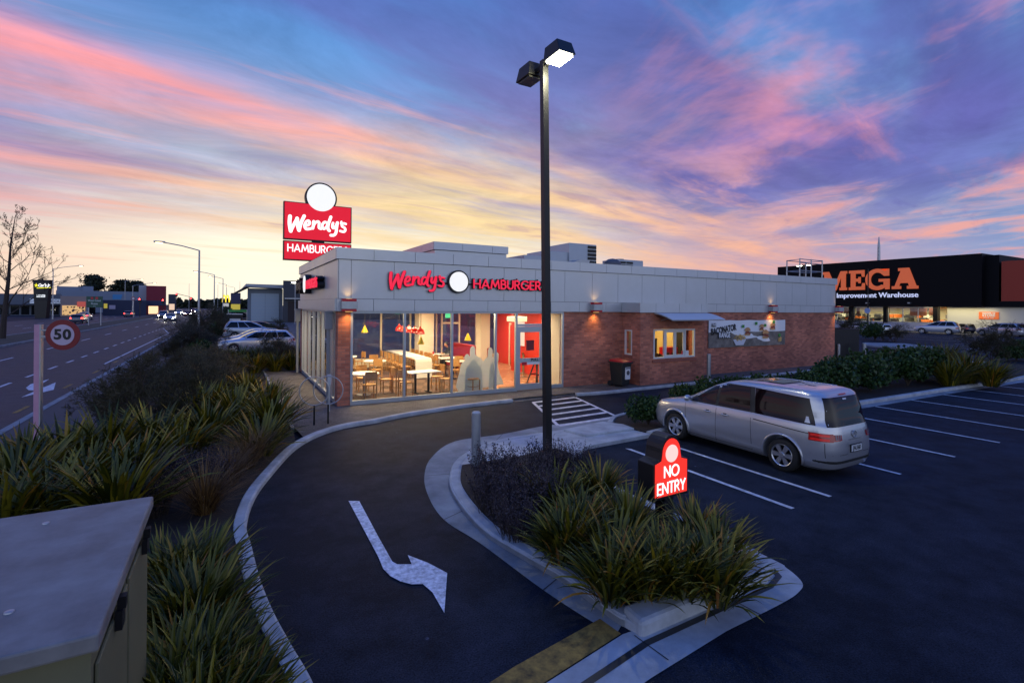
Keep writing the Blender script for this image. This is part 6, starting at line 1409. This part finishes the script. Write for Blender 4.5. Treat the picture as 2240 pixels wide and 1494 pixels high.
# ================================================================ FAR SIDE: STORE
XM = 88.0
def mY(px): return PX(px, 640, XM)[0]
st_ = thing('warehouse_store', 'huge black hardware warehouse with orange lettering and lit windows', 'store')
BLKC = M('black_cladding', (.0025,.0025,.004), .6, spec=.15)
ztop = PX(2145,536,XM)[1]; zb = PX(2145,653,XM)[1]
yL, yR = mY(1700), mY(2147)
mb = MB(); mb.box((XM,yR,zb),(XM+45,yL,ztop)); mb.build('upper_wall', BLKC, st_)
yR2 = mY(2177); mb = MB(); mb.box((XM+1.2,yR2-.0,zb),(XM+45,yR,ztop-.25)); mb.build('corner_wall', BLKC, st_)
y3 = mY(2183); zt3 = PX(2183,552,XM)[1]; z3 = PX(2183,640,XM)[1]
mb = MB(); mb.box((XM+1,-25,zb),(XM+45,yR2-.01,z3)); mb.build('black_base_band', BLKC, st_); mb = MB(); mb.box((XM+1,-25,z3+.01),(XM+45,yR2-.3,zt3)); mb.build('orange_red_wall', M('orange_red_cladding',(.34,.035,.012),.6), st_)
mb = MB(); mb.box((XM+1.5,-25,Z0),(XM+40,mY(2062),zb-.01)); mb.build('lower_wall', M('store_cream_wall',(.62,.60,.50),.8), st_)
mb = MB(); mb.box((XM+.6,mY(2062),Z0),(XM+.8,yL+20,1.1)); mb.build('plinth_wall', M('store_plinth',(.36,.36,.42),.8), st_)
mb = MB()
for a, b in ((1855,1863),(1930,1938),(2039,2049)): mb.box((XM+.2,mY(b),1.1),(XM+1.1,mY(a),zb-.02))
build_split(mb, 'pillar', BLKC, st_)
mb = MB(); mb.box((XM+9,mY(2062)-2,Z0),(XM+9.2,yL+20,zb)); mb.build('inner_wall', M('store_inner',(.75,.68,.45),.8), st_)
mb = MB(); mb.box((XM+.5,mY(2062),Z0-.02),(XM+9,yL+20,Z0+.02)); mb.build('store_floor', CONC2, st_)
for a, b in ((1800,1855),(1863,1930),(1938,2039)):
    wf = MB(); ya, yb2 = mY(b), mY(a); n_ = max(2,int((yb2-ya)/1.9)); frame_y_ = None
    for i in range(n_+1): yy = lerp(ya,yb2,i/n_); wf.box((XM+.62,yy-.05,1.1),(XM+.78,yy+.05,zb-.03))
    wf.box((XM+.62,ya,1.1),(XM+.78,yb2,1.22)); wf.box((XM+.62,ya,zb-.15),(XM+.78,yb2,zb-.03)); wo = wf.build('window_frame', STEEL, st_)
    pn_ = MB(); pn_.box((XM+.69,ya+.05,1.22),(XM+.70,yb2-.05,zb-.15)); pn_.build('pane', GLASS, wo)
mb = MB(); rr = random.Random(5)
for i in range(60):
    yy = rr.uniform(mY(2040), mY(1810)); zz = rr.choice((.4,1.2,1.8)); mb.mi = rr.randint(0,2); mb.box((XM+rr.uniform(3,7),yy,zz),(XM+7.2,yy+rr.uniform(.4,1.2),zz+rr.uniform(.3,.7)))
mb.build('stocked_shelves', [M('stock_orange',(.6,.15,.02),.6), M('stock_dark',(.05,.05,.05),.6), M('stock_pale',(.5,.5,.4),.6)], st_)
mb = MB()
for a, b, z0_, z1_ in ((1982,2019,2.2,3.4),(2024,2037,2.3,3.5),(1838,1855,2.4,3.3),(1865,1872,2.2,3.4)): mb.box((XM+1.2,mY(b),z0_),(XM+1.25,mY(a),z1_))
mb.build('window_posters', M('poster_orange',(.45,.14,.05),.6,var=.6,vs=.8), st_)
for i in range(5): area('store_ceiling_light', (XM+4, lerp(mY(2036),mY(1810),i/4), zb-.2), 3, 330, (1,.86,.55), st_)
area('store_ceiling_light', (XM-.4, mY(2090), zb-.1), 3, 260, (1,.86,.5), st_, 8)
# MEGA in slab letters, built of bars
def slab(mb, ch, x, w, h, M_):
    t = .21*h; s2 = .13*h
    def poly(P, k=0): mb.prism([(x+a*w, b*h) for a, b in P], 0, .15+.004*k, M_)
    if ch == 'M':
        poly([(0,0),(.30,0),(.30,.14),(.24,.14),(.24,.70),(.43,0),(.57,0),(.76,.70),(.76,.14),(.70,.14),(.70,0),(1,0),(1,.14),(.95,.14),(.95,.86),(1,.86),(1,1),(.74,1),(.5,.30),(.26,1),(0,1),(0,.86),(.06,.86),(.06,.14),(0,.14)])
    if ch == 'E':
        poly([(0,0),(1,0),(1,.34),(.84,.34),(.80,.17),(.42,.17),(.42,.42),(.60,.42),(.60,.34),(.74,.34),(.74,.66),(.60,.66),(.60,.58),(.42,.58),(.42,.83),(.78,.83),(.82,.66),(.97,.66),(.97,1),(0,1),(0,.86),(.12,.86),(.12,.14),(0,.14)])
    if ch == 'G':
        outer = [(.5+.5*math.cos(a), .5+.53*math.sin(a)) for a in [R(v) for v in range(38,326,12)]]
        inn = [(.5+.27*math.cos(a), .5+.34*math.sin(a)) for a in [R(v) for v in range(320,44,-12)]]
        poly(outer+[(.82,.12),(.82,.0),(1,.0),(1,.52),(.56,.52),(.56,.38),(.76,.38),(.76,.22)]+inn[1:]+[(.78,.66),(.98,.66),(.98,1.0),(.84,1.0),(.82,.9)])
    if ch == 'A':
        poly([(0,0),(.36,0),(.36,.14),(.28,.14),(.32,.28),(.62,.28),(.66,.14),(.58,.14),(.58,0),(1,0),(1,.14),(.93,.14),(.66,1),(.24,1),(.24,.86),(.34,.86),(.11,.14),(0,.14)])
        
OR = M('mega_orange', (.62,.13,.04), .5, emit=(.9,.16,.05), es=.35)
sg_ = thing('store_sign', 'large orange MEGA slab lettering on the black warehouse front', 'sign')
y0s, y1s = mY(1812), mY(2009); z0s = PX(1950,618,XM)[1]; z1s = PX(1950,573,XM)[1]; hh = z1s-z0s
MM = T(XM-.02, y0s, z0s)@Matrix.Rotation(R(-90),4,'Z')@Matrix.Rotation(R(90),4,'X')
W_ = y0s-y1s; ws = [.28,.215,.25,.255]; xx = 0
for ch, wv, (pa, pb) in zip('MEGA', ws, ((1800,1853),(1857,1892),(1893,1946),(1951,2009))):
    mb = MB(); xa, xb2 = y0s-mY(pa), y0s-mY(pb); slab(mb, ch, xa, xb2-xa, hh, MM); mb.build('letter', OR, sg_)
mb = MB(); zt_ = PX(1950,631,XM)[1]; tw = MB(); text_into(mb, 'Home Improvement Warehouse', 1.12, T(XM-.06, mY(2009), zt_)@Matrix.Rotation(R(-90),4,'Z')@Matrix.Rotation(R(90),4,'X'), .05, 'RIGHT', bold=.012, sx=1.0, space=1.0)
mb.build('tagline_letters', emis('tagline_white', (.62,.68,1,1), .8), sg_)
for pxx in (1902,1994):
    ld = bpy.data.lights.new('sign_uplight','SPOT'); ld.energy = 160; ld.color = (1,1,.85); ld.spot_size = R(80); ld.spot_blend = 1; ld.shadow_soft_size = .2
    o = bpy.data.objects.new('sign_uplight', ld); COL.objects.link(o); o.location = (XM-.9, mY(pxx), zb+.7); o.parent = st_; o.rotation_euler = (0, R(160), 0)
    mb = MB(); mb.box((XM-1.0,mY(pxx)-.15,zb+.45),(XM-.75,mY(pxx)+.15,zb+.62)); mb.box((XM-.9,mY(pxx)-.03,zb+.5),(XM,mY(pxx)+.03,zb+.55)); mb.build('uplight_fitting', STEEL, st_)
ob = thing('store_poster', 'orange award poster on the cream store wall', 'poster'); ya, yb2 = mY(2176), mY(2132); z0_, z1_ = PX(2150,680,XM)[1], PX(2150,664,XM)[1]
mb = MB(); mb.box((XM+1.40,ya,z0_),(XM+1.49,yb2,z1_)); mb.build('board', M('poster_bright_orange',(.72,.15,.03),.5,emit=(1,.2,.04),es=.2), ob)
PM = Matrix.Rotation(R(-90),4,'Z')@Matrix.Rotation(R(90),4,'X'); mb = MB(); yc = (ya+yb2)/2; zc = (z0_+z1_)/2
text_into(mb, 'WINNER OF', .25, T(XM+1.38,yc,zc+.30)@PM, .01, bold=.012); text_into(mb, 'STORE', .46, T(XM+1.38,yc,zc+.0)@PM, .01, bold=.015); text_into(mb, 'OF THE YEAR', .18, T(XM+1.38,yc,zc-.30)@PM, .01, bold=.004); mb.build('white_letters', WHITE, ob)
mast = thing('radio_mast', 'slim antenna mast on the black warehouse roof', 'mast', (XM+6, mY(1895)+1, ztop-.3)); mb = MB(); mb.tube([(0,0,0),(0,0,3.3),(0,0,4.8)], [.28,.22,.08], 6)
for k in range(5): mb.box((-.35,-.05,.5+k*.6),(.35,.05,.6+k*.6))
mb.build('mast', STEEL, mast)
def carpark_lamp(px, pyb, h, label, lit=True, arms=(1,)):
    x, y = G(px, pyb); t = thing('lamp_post', label, 'lamp post', (x,y,Z0)); mb = MB(); mb.cyl((0,0,0),(0,0,h),.09,.06,8); mb.build('pole', BLK, t)
    for a in arms:
        mb = MB(); mb.box((-.12,min(0,-a*1.1),h-.08),(.12,max(0,-a*1.1),h+.05)); hd = mb.build('lamp_head', BLK, t)
        mb = MB(); mb.box((-.16,min(-a*.4,-a*1.15),h-.16),(.16,max(-a*.4,-a*1.15),h-.085)); mb.build('lens', emis('far_lamp_lit',(1,.97,.8),14), hd)
carpark_lamp(2160, 709, 8.0, 'slim lit lamp post in front of the store poster')
carpark_lamp(1758, 706, 10.6, 'twin-headed lit lamp post seen through the roof rail', arms=(1,-1))
x, y = G(1899,708); t = thing('road_sign_pole', 'black pole with a small round blue sign before the store windows', 'sign', (x,y,Z0)); mb = MB(); mb.cyl((0,0,0),(0,0,9.5),.12,.08,8); mb.build('pole', BLK, t); mb = MB(); disc(mb,.42,0,.03,T(-.15,0,3.0)@LEFTW); mb.build('round_face', M('sign_blue',(.25,.35,.6),.5), t)

# ================================================================ FAR SIDE: STREET
FWD = Matrix.Rotation(-YAW,4,'Z')
def facing(px0, px1, pyt, D, depth, z0=Z0):
    a = PD(px0, pyt, D); b = PD(px1, pyt, D); return a, b
def block(name, label, cat, px0, px1, pyt, D, depth, mat, part='wall'):
    fa = lambda p: math.hypot(1, (p-1120)/FPX); fm = fa((px0+px1)/2)
    a = PD(px0, pyt, D*fm/fa(px0)); b = PD(px1, pyt, D*fm/fa(px1)); W_ = math.hypot(b[0]-a[0], b[1]-a[1]); t = thing(name, label, cat, (a[0],a[1],Z0), math.atan2(b[1]-a[1], b[0]-a[0]))
    mb = MB(); mb.box((0,0,0),(W_,depth,(a[2]+b[2])/2-Z0)); mb.build(part, mat, t); return t, W_, a[2]-Z0
BW1 = M('far_blue_grey_wall',(.20,.24,.30),.8,var=.06,vs=.1); DK = M('far_dark_wall',(.05,.055,.075),.8); BG = M('far_beige_wall',(.30,.24,.22),.8)
t, W_, h_ = block('long_warehouse','long pale blue grey warehouse across the street','warehouse',122,305,653,165,30,BW1)
mb = MB(); mb.box((0,4,h_+.01),(7.5,14,h_+1.4)); mb.box((6.3,3,h_+.01),(9,12,h_+1.6)); mb.build('roof_unit', BW1, t)
mb = MB(); mb.prism([(14,h_-2.6),(16.2,h_-2.6),(16.6,h_-1.0),(14,h_-1.0)], .05, .1, FRONT); mb.build('blue_sign', M('sign_sky_blue',(.05,.25,.5),.6), t)
for k in range(9): pass
t, W_, h_ = block('pale_corner_shop','pale grey block joined to the dark red corner shop','shop',303,320,639,140,20,M('far_pale_wall',(.36,.38,.42),.8))
t, W_, h_ = block('red_corner_shop','dark red cube shop with lit lower windows across the street','shop',319.5,363,639.5,138,22,M('far_red_wall',(.20,.012,.03),.7))
mb = MB(); mb.box((0,-.3,2.6),(W_,-.01,3.9)); mb.build('fascia_sign', M('navy_sign',(.02,.025,.08),.6), t); mb = MB(); text_into(mb,'MARKET',.9,T(W_*.5,-.34,3.25)@FRONT,.02,bold=.01); 
mb = MB(); mb.box((.5,-.04,.3),(W_*.6,-.01,2.4)); mb.build('lit_shopfront', emis('shop_glow',(1,.62,.35),1.4), t)
t, W_, h_ = block('shoe_outlet_shop','low grey shop with a white SHOE OUTLET sign','shop',-20,135,662,120,18,M('far_grey_wall',(.12,.14,.17),.8))
a_ = 46/ (155) * W_; 
def pxl(px, px0, px1, W_): return (px-px0)/(px1-px0)*W_
mb = MB(); mb.box((pxl(62,-20,135,W_),-.25,2.9),(pxl(142,-20,135,W_),-.02,4.0)); mb.build('sign_board', M('far_sign_white',(.50,.56,.62),.6,emit=(.5,.6,.8),es=.25), t)
mb = MB(); text_into(mb,'SHOE OUTLET',.95,T(pxl(122,-20,135,W_),-.28,3.42)@FRONT,.02,bold=.012,sx=.85); mb.build('sign_lettering', M('navy_letter',(.04,.06,.2),.6), t)
mb = MB()
for k in range(10): mb.box((1.5+k*1.75,-.03,.2),(2.9+k*1.75,-.005,2.4))
mb.build('dark_windows', CARG, t)
mb = MB(); mb.box((0,-1.4,2.5),(W_,-.0,2.65)); mb.build('verandah', DK, t)
t, W_, h_ = block('beige_shop','beige shop with bright lit windows behind the green road sign','shop',132,190,665,116,14,BG)
mb = MB(); mb.box((.3,-.06,.3),(W_*.93,-.01,2.5)); mb.build('lit_shopfront', M('shop_glow_dim',(.1,.08,.05),.5,emit=(1,.6,.25),es=.7,var=.0), t)
mb = MB(); rr = random.Random(2)
for k in range(26): x_ = rr.uniform(.3,W_*.9); z_ = rr.uniform(.3,2.2); mb.box((x_,-.12,z_),(x_+rr.uniform(.1,.5),-.07,z_+rr.uniform(.08,.4)))
mb.build('window_clutter', DK, t)
mb = MB(); mb.box((W_*.62,-.3,2.2),(W_*.95,-.07,3.4)); mb.build('red_sign', M('far_red_sign',(.4,.05,.04),.6,emit=(1,.2,.15),es=.3), t)
t, W_, h_ = block('dark_blue_shop','low dark blue shop between the long warehouse and the red cube','shop',225,320,672,130,10,M('navy_wall',(.02,.03,.07),.7))
mb = MB(); mb.box((W_*.02,-.1,1.8),(W_*.1,-.02,3.0)); mb.build('yellow_sign', M('far_yellow',(.55,.42,.05),.6,emit=(1,.8,.1),es=.3), t); mb = MB(); mb.box((W_*.14,-.1,1.6),(W_*.28,-.02,2.6)); mb.build('pale_sign', M('far_lilac',(.45,.4,.5),.6), t)
t, W_, h_ = block('distant_shop','small distant shop beyond the traffic lights','shop',368,385,657,210,10,DK)
mb = MB(); mb.box((W_*.1,-.1,.5),(W_*.8,-.02,3)); mb.build('lit_front', emis('shop_glow2',(1,.7,.5),.8), t)
# warehouse with pale doors
t, W_, h_ = block('pale_door_warehouse','pale warehouse with big light blue sliding doors behind the parked cars','warehouse',541,618,641,92,22,M('far_steel_wall',(.16,.19,.23),.7))
mb = MB(); mb.add([(-2.6,-1.6,h_-1.2),(-.2,-1.6,h_+.25),(W_+.3,-1.6,h_+.05),(W_+.3,20,h_+.6),(-.2,20,h_+.8),(-2.6,20,h_-.6),(-.2,-1.6,h_+.75),(W_+.3,-1.6,h_+.7)],[(0,1,4,5),(1,2,7,6),(6,7,3,4),(0,5,4,6,1)]); ro = mb.build('roof', M('roof_pale',(.36,.38,.40),.5), t); sd = ro.modifiers.new('s','SOLIDIFY'); sd.thickness = .1
mb = MB()
for k in range(2): mb.box((W_*.10+k*W_*.40,-.12,.1),(W_*.10+(k+1)*W_*.40-.04,-.02,h_-.9))
mb.build('sliding_door', M('door_pale_blue',(.30,.38,.46),.5,metal=.3), t); mb = MB()
for k in range(8): mb.box((W_*.10,-.15,h_*.1+k*.62),(W_*.9,-.122,h_*.1+k*.62+.03))
mb.build('door_rail', STEEL, t)
t, W_, h_ = block('dark_warehouse','tall charcoal warehouse block beside the pale door warehouse','warehouse',618.5,700,623,90,24,M('charcoal_cladding',(.045,.05,.06),.7))
mb = MB(); mb.box((.3,-.9,h_*.56),(W_*.98,-.01,h_*.585)); mb.build('canopy', STEEL, t); mb = MB(); mb.box((.8,-.05,.1),(W_*.9,-.01,h_*.5)); mb.build('dark_opening', M('dark_brick_opening',(.03,.02,.02),.8), t)
p = PD(645,628,82); t = thing('lamp_post','short lit lamp post in front of the charcoal warehouse','lamp post',(p[0],p[1],Z0)); mb = MB(); mb.cyl((0,0,0),(0,0,p[2]-Z0),.06,n=6); mb.build('pole', STEEL, t); mb = MB(); mb.box((-.55,-.12,p[2]-Z0),(.55,.12,p[2]-Z0+.15)); mb.build('lamp_head', emis('far_lamp_lit',(1,.97,.8),14), t, )
# yard paving behind the shop
s = MB(); s.sheet([(-1.3,10.4),(30,10.4),(30,95),(-5,95),(-5,19.5),(-1.3,13)], Z0+.003); struct(s.build('yard', asphalt('yard_asphalt',(.10,.09,.088,1),(.15,.135,.13,1),.7)))
# banner frame and small board
x, y = G(500,712); t = thing('green_banner_frame','green banner stretched on posts above the black van','banner',(x,y,Z0),-YAW)
mb = MB()
for k in (0,3.6): mb.box((k-.05,-.05,0),(k+.05,.05,2.1))
mb.build('post', STEEL, t); mb = MB(); mb.box((.05,-.03,1.62),(3.55,.03,2.1)); mb.build('banner_cloth', M('banner_green',(.03,.28,.05),.6), t)
x, y = G(497,742); t = thing('small_notice_board','small black board with white notice behind the silver off-roader','sign',(x,y+1,Z0),-YAW); mb = MB(); mb.box((0,0,0),(1.6,.12,2.05)); mb.build('board', BLK, t); mb = MB(); mb.box((.3,-.02,.9),(1.45,-.002,1.6)); mb.build('white_notice', WHITE, t); mb = MB(); mb.box((-.02,-.03,2.05),(1.62,.15,2.13)); mb.build('cap', WHITE, t)
# street lamps
def street_lamp(px, pyt, D, label, armpx, side=-1, lit=True, rise=.06):
    p = PD(px, pyt, D); h = p[2]-Z0; t = thing('street_lamp', label, 'street lamp', (p[0],p[1],Z0), 0, 'outreach street lamps along the road')
    e = PD(armpx, pyt, D); al = math.hypot(e[0]-p[0], e[1]-p[1])*side
    mb = MB(); mb.tube([(0,0,0),(0,0,1.3),(0,0,1.35),(0,0,h)], [.13,.12,.10,.07], 10); mb.build('pole', STEEL, t)
    mb = MB(); mb.tube([(0,0,h-.02),(al*.5,0,h+abs(al)*.12),(al,0,h+abs(al)*.20)], .045, 8); mb.build('arm', STEEL, t)
    mb = MB(); mb.add([(al-.35*side*-1,-.12,h+abs(al)*.19),(al+.35*side,-.1,h+abs(al)*.22),(al+.35*side,.1,h+abs(al)*.22),(al+.35*side,.12,h+abs(al)*.19)],[(0,1,2,3)]) if False else mb.box((al-.1*side,-.13,h+abs(al)*.20-.04),(al+.75*side,.13,h+abs(al)*.20+.10)); mb.build('lamp_head', STEEL, t, bevel=.03)
    if lit: mb = MB(); mb.box((al+.1*side,-.1,h+abs(al)*.20-.09),(al+.6*side,.1,h+abs(al)*.20-.045)); mb.build('lens', emis('sodium_lamp',(1,.62,.25),12), t)
street_lamp(434,560,46,'nearest tall outreach street lamp left of the pylon sign',370)
street_lamp(468,613,86,'second outreach street lamp beyond the nearest one',438)
street_lamp(487,621,112,'third outreach street lamp in the row',466)
street_lamp(495,634,150,'fourth outreach street lamp in the row',480)
street_lamp(513,640,180,'fifth outreach street lamp, small in the distance',500)
street_lamp(115,606,95,'street lamp with a lit orange head right of the bare tree',158,1)
street_lamp(290,640,120,'street lamp in the median before the red cube shop',326,1)
street_lamp(273,630,150,'slim street lamp behind the green road sign',300,1)
for px, pyt, D, lab in ((413,634,200,'thin white flagpole near the traffic lights'),(524,628,170,'thin mast before the pale door warehouse'),(476,635,210,'tall thin mast beyond the street lamps')):
    p = PD(px,pyt,D); t = thing('mast', lab, 'mast', (p[0],p[1],Z0)); mb = MB(); mb.cyl((0,0,0),(0,0,p[2]-Z0),.10,.05,6); mb.build('pole', STEEL, t); mb = MB(); mb.cyl((0,0,p[2]-Z0),(0,0,p[2]-Z0+.2),.09,.02,6); mb.build('finial', STEEL, t)
# traffic lights
def signal(px, py_, D, label, mastarm=None):
    p = PD(px,py_,D); t = thing('traffic_light', label, 'traffic light', (p[0],p[1],Z0), -YAW); h = p[2]-Z0
    mb = MB(); mb.cyl((0,0,0),(0,0,h-.3),.07,n=8)
    if mastarm: mb.tube([(4,0,0),(4,0,h-.6),(.2,0,h+.3),(0,0,h+.3)], .08, 6)
    mb.build('pole', BLK, t); mb = MB(); mb.box((-.22,-.1,h-.55),(.22,.15,h+.5)); mb.build('signal_case', BLK, t); mb = MB(); disc(mb,.15,0,.03,T(0,-.12,h+.28)@FRONT); mb.build('red_lens', emis('signal_red',(1,.03,.03),22), t)
    mb = MB(); disc(mb,.13,0,.02,T(0,-.11,h-.02)@FRONT); disc(mb,.13,0,.02,T(0,-.11,h-.33)@FRONT); mb.build('dark_lens', BLKP, t)
signal(386,658,150,'red traffic light on a mast arm above the street', True); signal(418,668,150,'red traffic light right of the mast arm signal'); signal(306,672,110,'red traffic light in front of the red cube shop'); signal(357,673,120,'red traffic light at the right edge of the red cube shop')
p = PD(292,668,105); t = thing('speed_limit_sign','small distant round red rimmed sign by the median','sign',(p[0],p[1],Z0),-YAW); mb = MB(); mb.cyl((0,0,0),(0,0,p[2]-Z0+.3),.05,n=6); mb.build('post', STEEL, t); mb = MB(); disc(mb,.42,.06,.08,T(0,0,p[2]-Z0)@FRONT); mb.build('red_ring', M('sign_red',(.30,.004,.01),.4), t); mb = MB(); disc(mb,.28,.085,.1,T(0,0,p[2]-Z0)@FRONT); mb.build('face', M('sign_pale',(.5,.5,.55),.4), t)
# green direction sign
p = PD(189,665,68); q = PD(224.5,665,68); W_ = math.hypot(q[0]-p[0],q[1]-p[1]); t = thing('direction_sign','green road direction sign reading West Coast and Picton on two posts','road sign',(p[0],p[1],Z0),-YAW); h = p[2]-Z0; hb = PD(189,689,68)[2]-Z0
mb = MB()
for k in (.12,.88): mb.box((W_*k-.05,.02,-.0),(W_*k+.05,.1,h-.1))
mb.build('post', STEEL, t); mb = MB(); mb.box((0,-.02,hb),(W_,.02,h)); mb.build('green_panel', M('sign_green',(.008,.07,.045),.5), t)
mb = MB(); text_into(mb,'West Coast',.36,T(W_/2,-.03,hb+(h-hb)*.62)@FRONT,.004,bold=.004); text_into(mb,'Picton',.36,T(W_/2,-.03,hb+(h-hb)*.33)@FRONT,.004,bold=.004); text_into(mb,'ahead',.16,T(W_/2,-.03,hb+(h-hb)*.10)@FRONT,.004); mb.build('white_letters', M('sign_letter_white',(.55,.6,.6),.4), t)
mb = MB(); mb.box((W_*.28,-.035,h-.38),(W_*.43,-.022,h-.08)); mb.box((W_*.57,-.035,h-.38),(W_*.72,-.022,h-.08)); mb.build('route_shields', REDP, t)
# black tapered fast food pylon
p = PD(74,631,100); q = PD(110,631,100); W_ = math.hypot(q[0]-p[0],q[1]-p[1]); h = p[2]-Z0; t = thing('tapered_pylon_sign','black tapered pylon sign with yellow star and white script','sign',(p[0],p[1],Z0),-YAW)
mb = MB(); mb.prism([(W_*.14,0),(W_*.80,0),(W_,h),(0,h)], -.5, .3, FRONT); mb.build('body', BLK, t)
mb = MB(); zz = PD(74,643,100)[2]-Z0; text_into(mb,"Carl's Jr.",.85,T(W_*.70,-.33,zz)@FRONT,.02,bold=.02,sx=.85,shear=.3); mb.build('script_letters', LW, t)
mb = MB(); star = [((.42 if k%2==0 else .18)*math.cos(R(90+36*k)), (.42 if k%2==0 else .18)*math.sin(R(90+36*k))) for k in range(10)]; mb.prism(star, .31, .36, T(W_*.22,0,zz)@FRONT); mb.prism([(W_*.25,-.62),(W_*1.1,-.5),(W_*1.1,-.38),(W_*.25,-.46)], .31, .35, T(0,0,zz)@FRONT); mb.build('yellow_star', emis('star_yellow',(.9,.85,.02),1.1), t)
mb = MB(); z2 = PD(74,666,100)[2]-Z0; mb.box((W_*.24,-.34,z2-.25),(W_*.76,-.31,z2+.25)); mb.build('white_panel', emis('panel_white',(.9,.95,1),.9), t); mb = MB(); text_into(mb,'DRIVE THRU',.26,T(W_*.5,-.36,z2)@FRONT,.01,bold=.006); mb.build('panel_letters', BLK, t)
# arches sign and two-part sign
p = PD(494,663,150); t = thing('yellow_arch_sign','small lit yellow double arch sign on a pole beyond the verge','sign',(p[0],p[1],Z0),-YAW); h = p[2]-Z0
mb = MB(); mb.box((-.2,-.1,0),(.2,.1,h-1.5)); mb.build('pole', BLK, t); mb = MB()
for s_ in (-1,1): mb.tube([(s_*.5+.5*math.cos(a), 0, h-1.3+2.1*math.sin(a)) for a in [R(v) for v in range(0,181,15)]], .17, 6)
mb.build('arches', emis('arch_yellow',(1,.72,.02),1.3), t); mb = MB(); mb.box((-.8,-.15,h-2.6),(.8,.15,h-1.6)); mb.build('lower_panel', emis('panel_dim',(.7,.7,.7),.5), t)
p = PD(515,652,140); t = thing('two_part_sign','dark over yellow two part pylon sign beyond the verge','sign',(p[0],p[1],Z0),-YAW); h = p[2]-Z0
mb = MB(); mb.box((-1.3,-.1,h-3.0),(1.3,.2,h)); mb.box((-.2,0,0),(.2,.15,h-3)); mb.build('dark_panel', M('navy_sign',(.02,.025,.08),.6), t); mb = MB(); mb.box((-1.2,-.15,h-5.2),(1.2,.2,h-3.1)); mb.build('yellow_panel', M('far_yellow',(.55,.42,.05),.6,emit=(1,.8,.1),es=.3), t); mb = MB(); text_into(mb,'FUN',1.0,T(0,-.13,h-1.6)@FRONT,.01,bold=.02); 
# bare tree and pines
def bare_tree_mesh(seed):
    rnd = random.Random(seed); br = MB()
    def limb(p, d, L_, r, lv):
        q = p.copy(); dd = d.copy(); pts = [p.copy()]; K = 5
        for k in range(K):
            dd = (dd+Vector((rnd.gauss(0,.12),rnd.gauss(0,.12),rnd.gauss(.07,.07)))).normalized(); q = q+dd*L_/K; pts.append(q.copy())
        br.tube([tuple(v) for v in pts], [max(.012, r*(1-.75*k/K)) for k in range(K+1)], 6 if lv == 0 else 3, caps=False)
        if lv < 4:
            for c in range((9,6,4,3)[lv]):
                t = rnd.uniform(.25,1)*K; i_ = min(K-1,int(t)); v = pts[i_].lerp(pts[i_+1], t-i_); a = rnd.uniform(0,6.28); o = dd.orthogonal().normalized(); o2 = dd.cross(o)
                limb(v, (dd*.8+(o*math.cos(a)+o2*math.sin(a))*rnd.uniform(.4,.8)).normalized(), L_*rnd.uniform(.30,.50), max(.012,r*.42), lv+1)
    pts = [Vector((0,0,0)),Vector((.1,0,2)),Vector((.35,0,5)),Vector((.5,.1,8)),Vector((.8,.1,10.6))]; br.tube([tuple(v) for v in pts], [.24,.19,.13,.07,.02], 8)
    for k in range(17):
        z = 1.9+8.4*(k/16)**1.1; x = .1+.07*z; a = k*2.4; L_ = 4.6*(1-(z-1.9)/11.0)
        limb(Vector((x,0,z)), Vector((math.cos(a),math.sin(a),rnd.uniform(.75,1.3))).normalized(), L_, .075*(1-z/14), 1)
    return br
p = PD(6,700,42); x, y = p[0], p[1]
t = thing('bare_tree','large leafless tree at the left edge beside the street','tree',(x,y,Z0),.6); b_ = bare_tree_mesh(4); b_.build('trunk', BARK, t)
NEE = leaf_mat('pine_needles', [(.012,.018,.012),(.025,.035,.018),(.04,.05,.025)], .7)
def pine(px, pyt, D, wpx, label, seed):
    rnd = random.Random(seed); p = PD(px,pyt,D); h = p[2]-Z0; w = wpx/1096*D/2; t = thing('pine_tree', label, 'tree', (p[0],p[1],Z0)); lf = MB(); br = MB(); br.tube([(0,0,0),(.1,0,h*.5),(0,0,h*.93)], [.35,.25,.08], 8)
    for k in range(17):
        f = .42+.56*rnd.random(); a = rnd.uniform(0,6.28); rr = w*(1-((f-.42)/.62)**1.5)*rnd.uniform(.2,1.0); c = Vector((math.cos(a)*rr, math.sin(a)*rr, h*f)); br.tube([(0,0,h*(f-.15)),tuple(c)], [.12,.04], 5)
        for i in range(420):
            v = Vector((rnd.gauss(0,1)*w*.26, rnd.gauss(0,1)*w*.26, rnd.gauss(0,1)*h*.035)); lf.tv = rnd.random(); leafquad(lf, c+v, rnd, .55, 1.6)
    finish(lf, 'crown', NEE, t); br.build('trunk', BARK, t)
pine(204,620,230,50,'tall layered pine silhouetted behind the long warehouse',1); pine(268,630,230,44,'broad layered pine behind the long warehouse, left of the red cube',2); pine(300,632,235,34,'low pine directly behind the pale corner shop',3); pine(252,640,235,24,'small pine left of the broad one',4)
# distant tree line
for i, (a, b, pyt, D) in enumerate(((385,470,664,330),(470,560,660,330))):
    rnd = random.Random(20+i); lf = MB(); p, q = PD(a,pyt,D), PD(b,pyt,D)
    for k in range(3400):
        u = rnd.random(); h = (p[2]-Z0)*(.75+.45*mnoise.noise(Vector((u*9+i*7,0,0)))); lf.tv = rnd.random(); leafquad(lf, Vector((lerp(p[0],q[0],u), lerp(p[1],q[1],u)+rnd.uniform(0,12), h*rnd.random()**.6)), rnd, 1.1, 1.5)
    o = lf.build('distant_woodland', NEE, tint=True); stuff(o, 'dark low line of distant trees at the end of the street', 'woodland')
# grass strip beyond
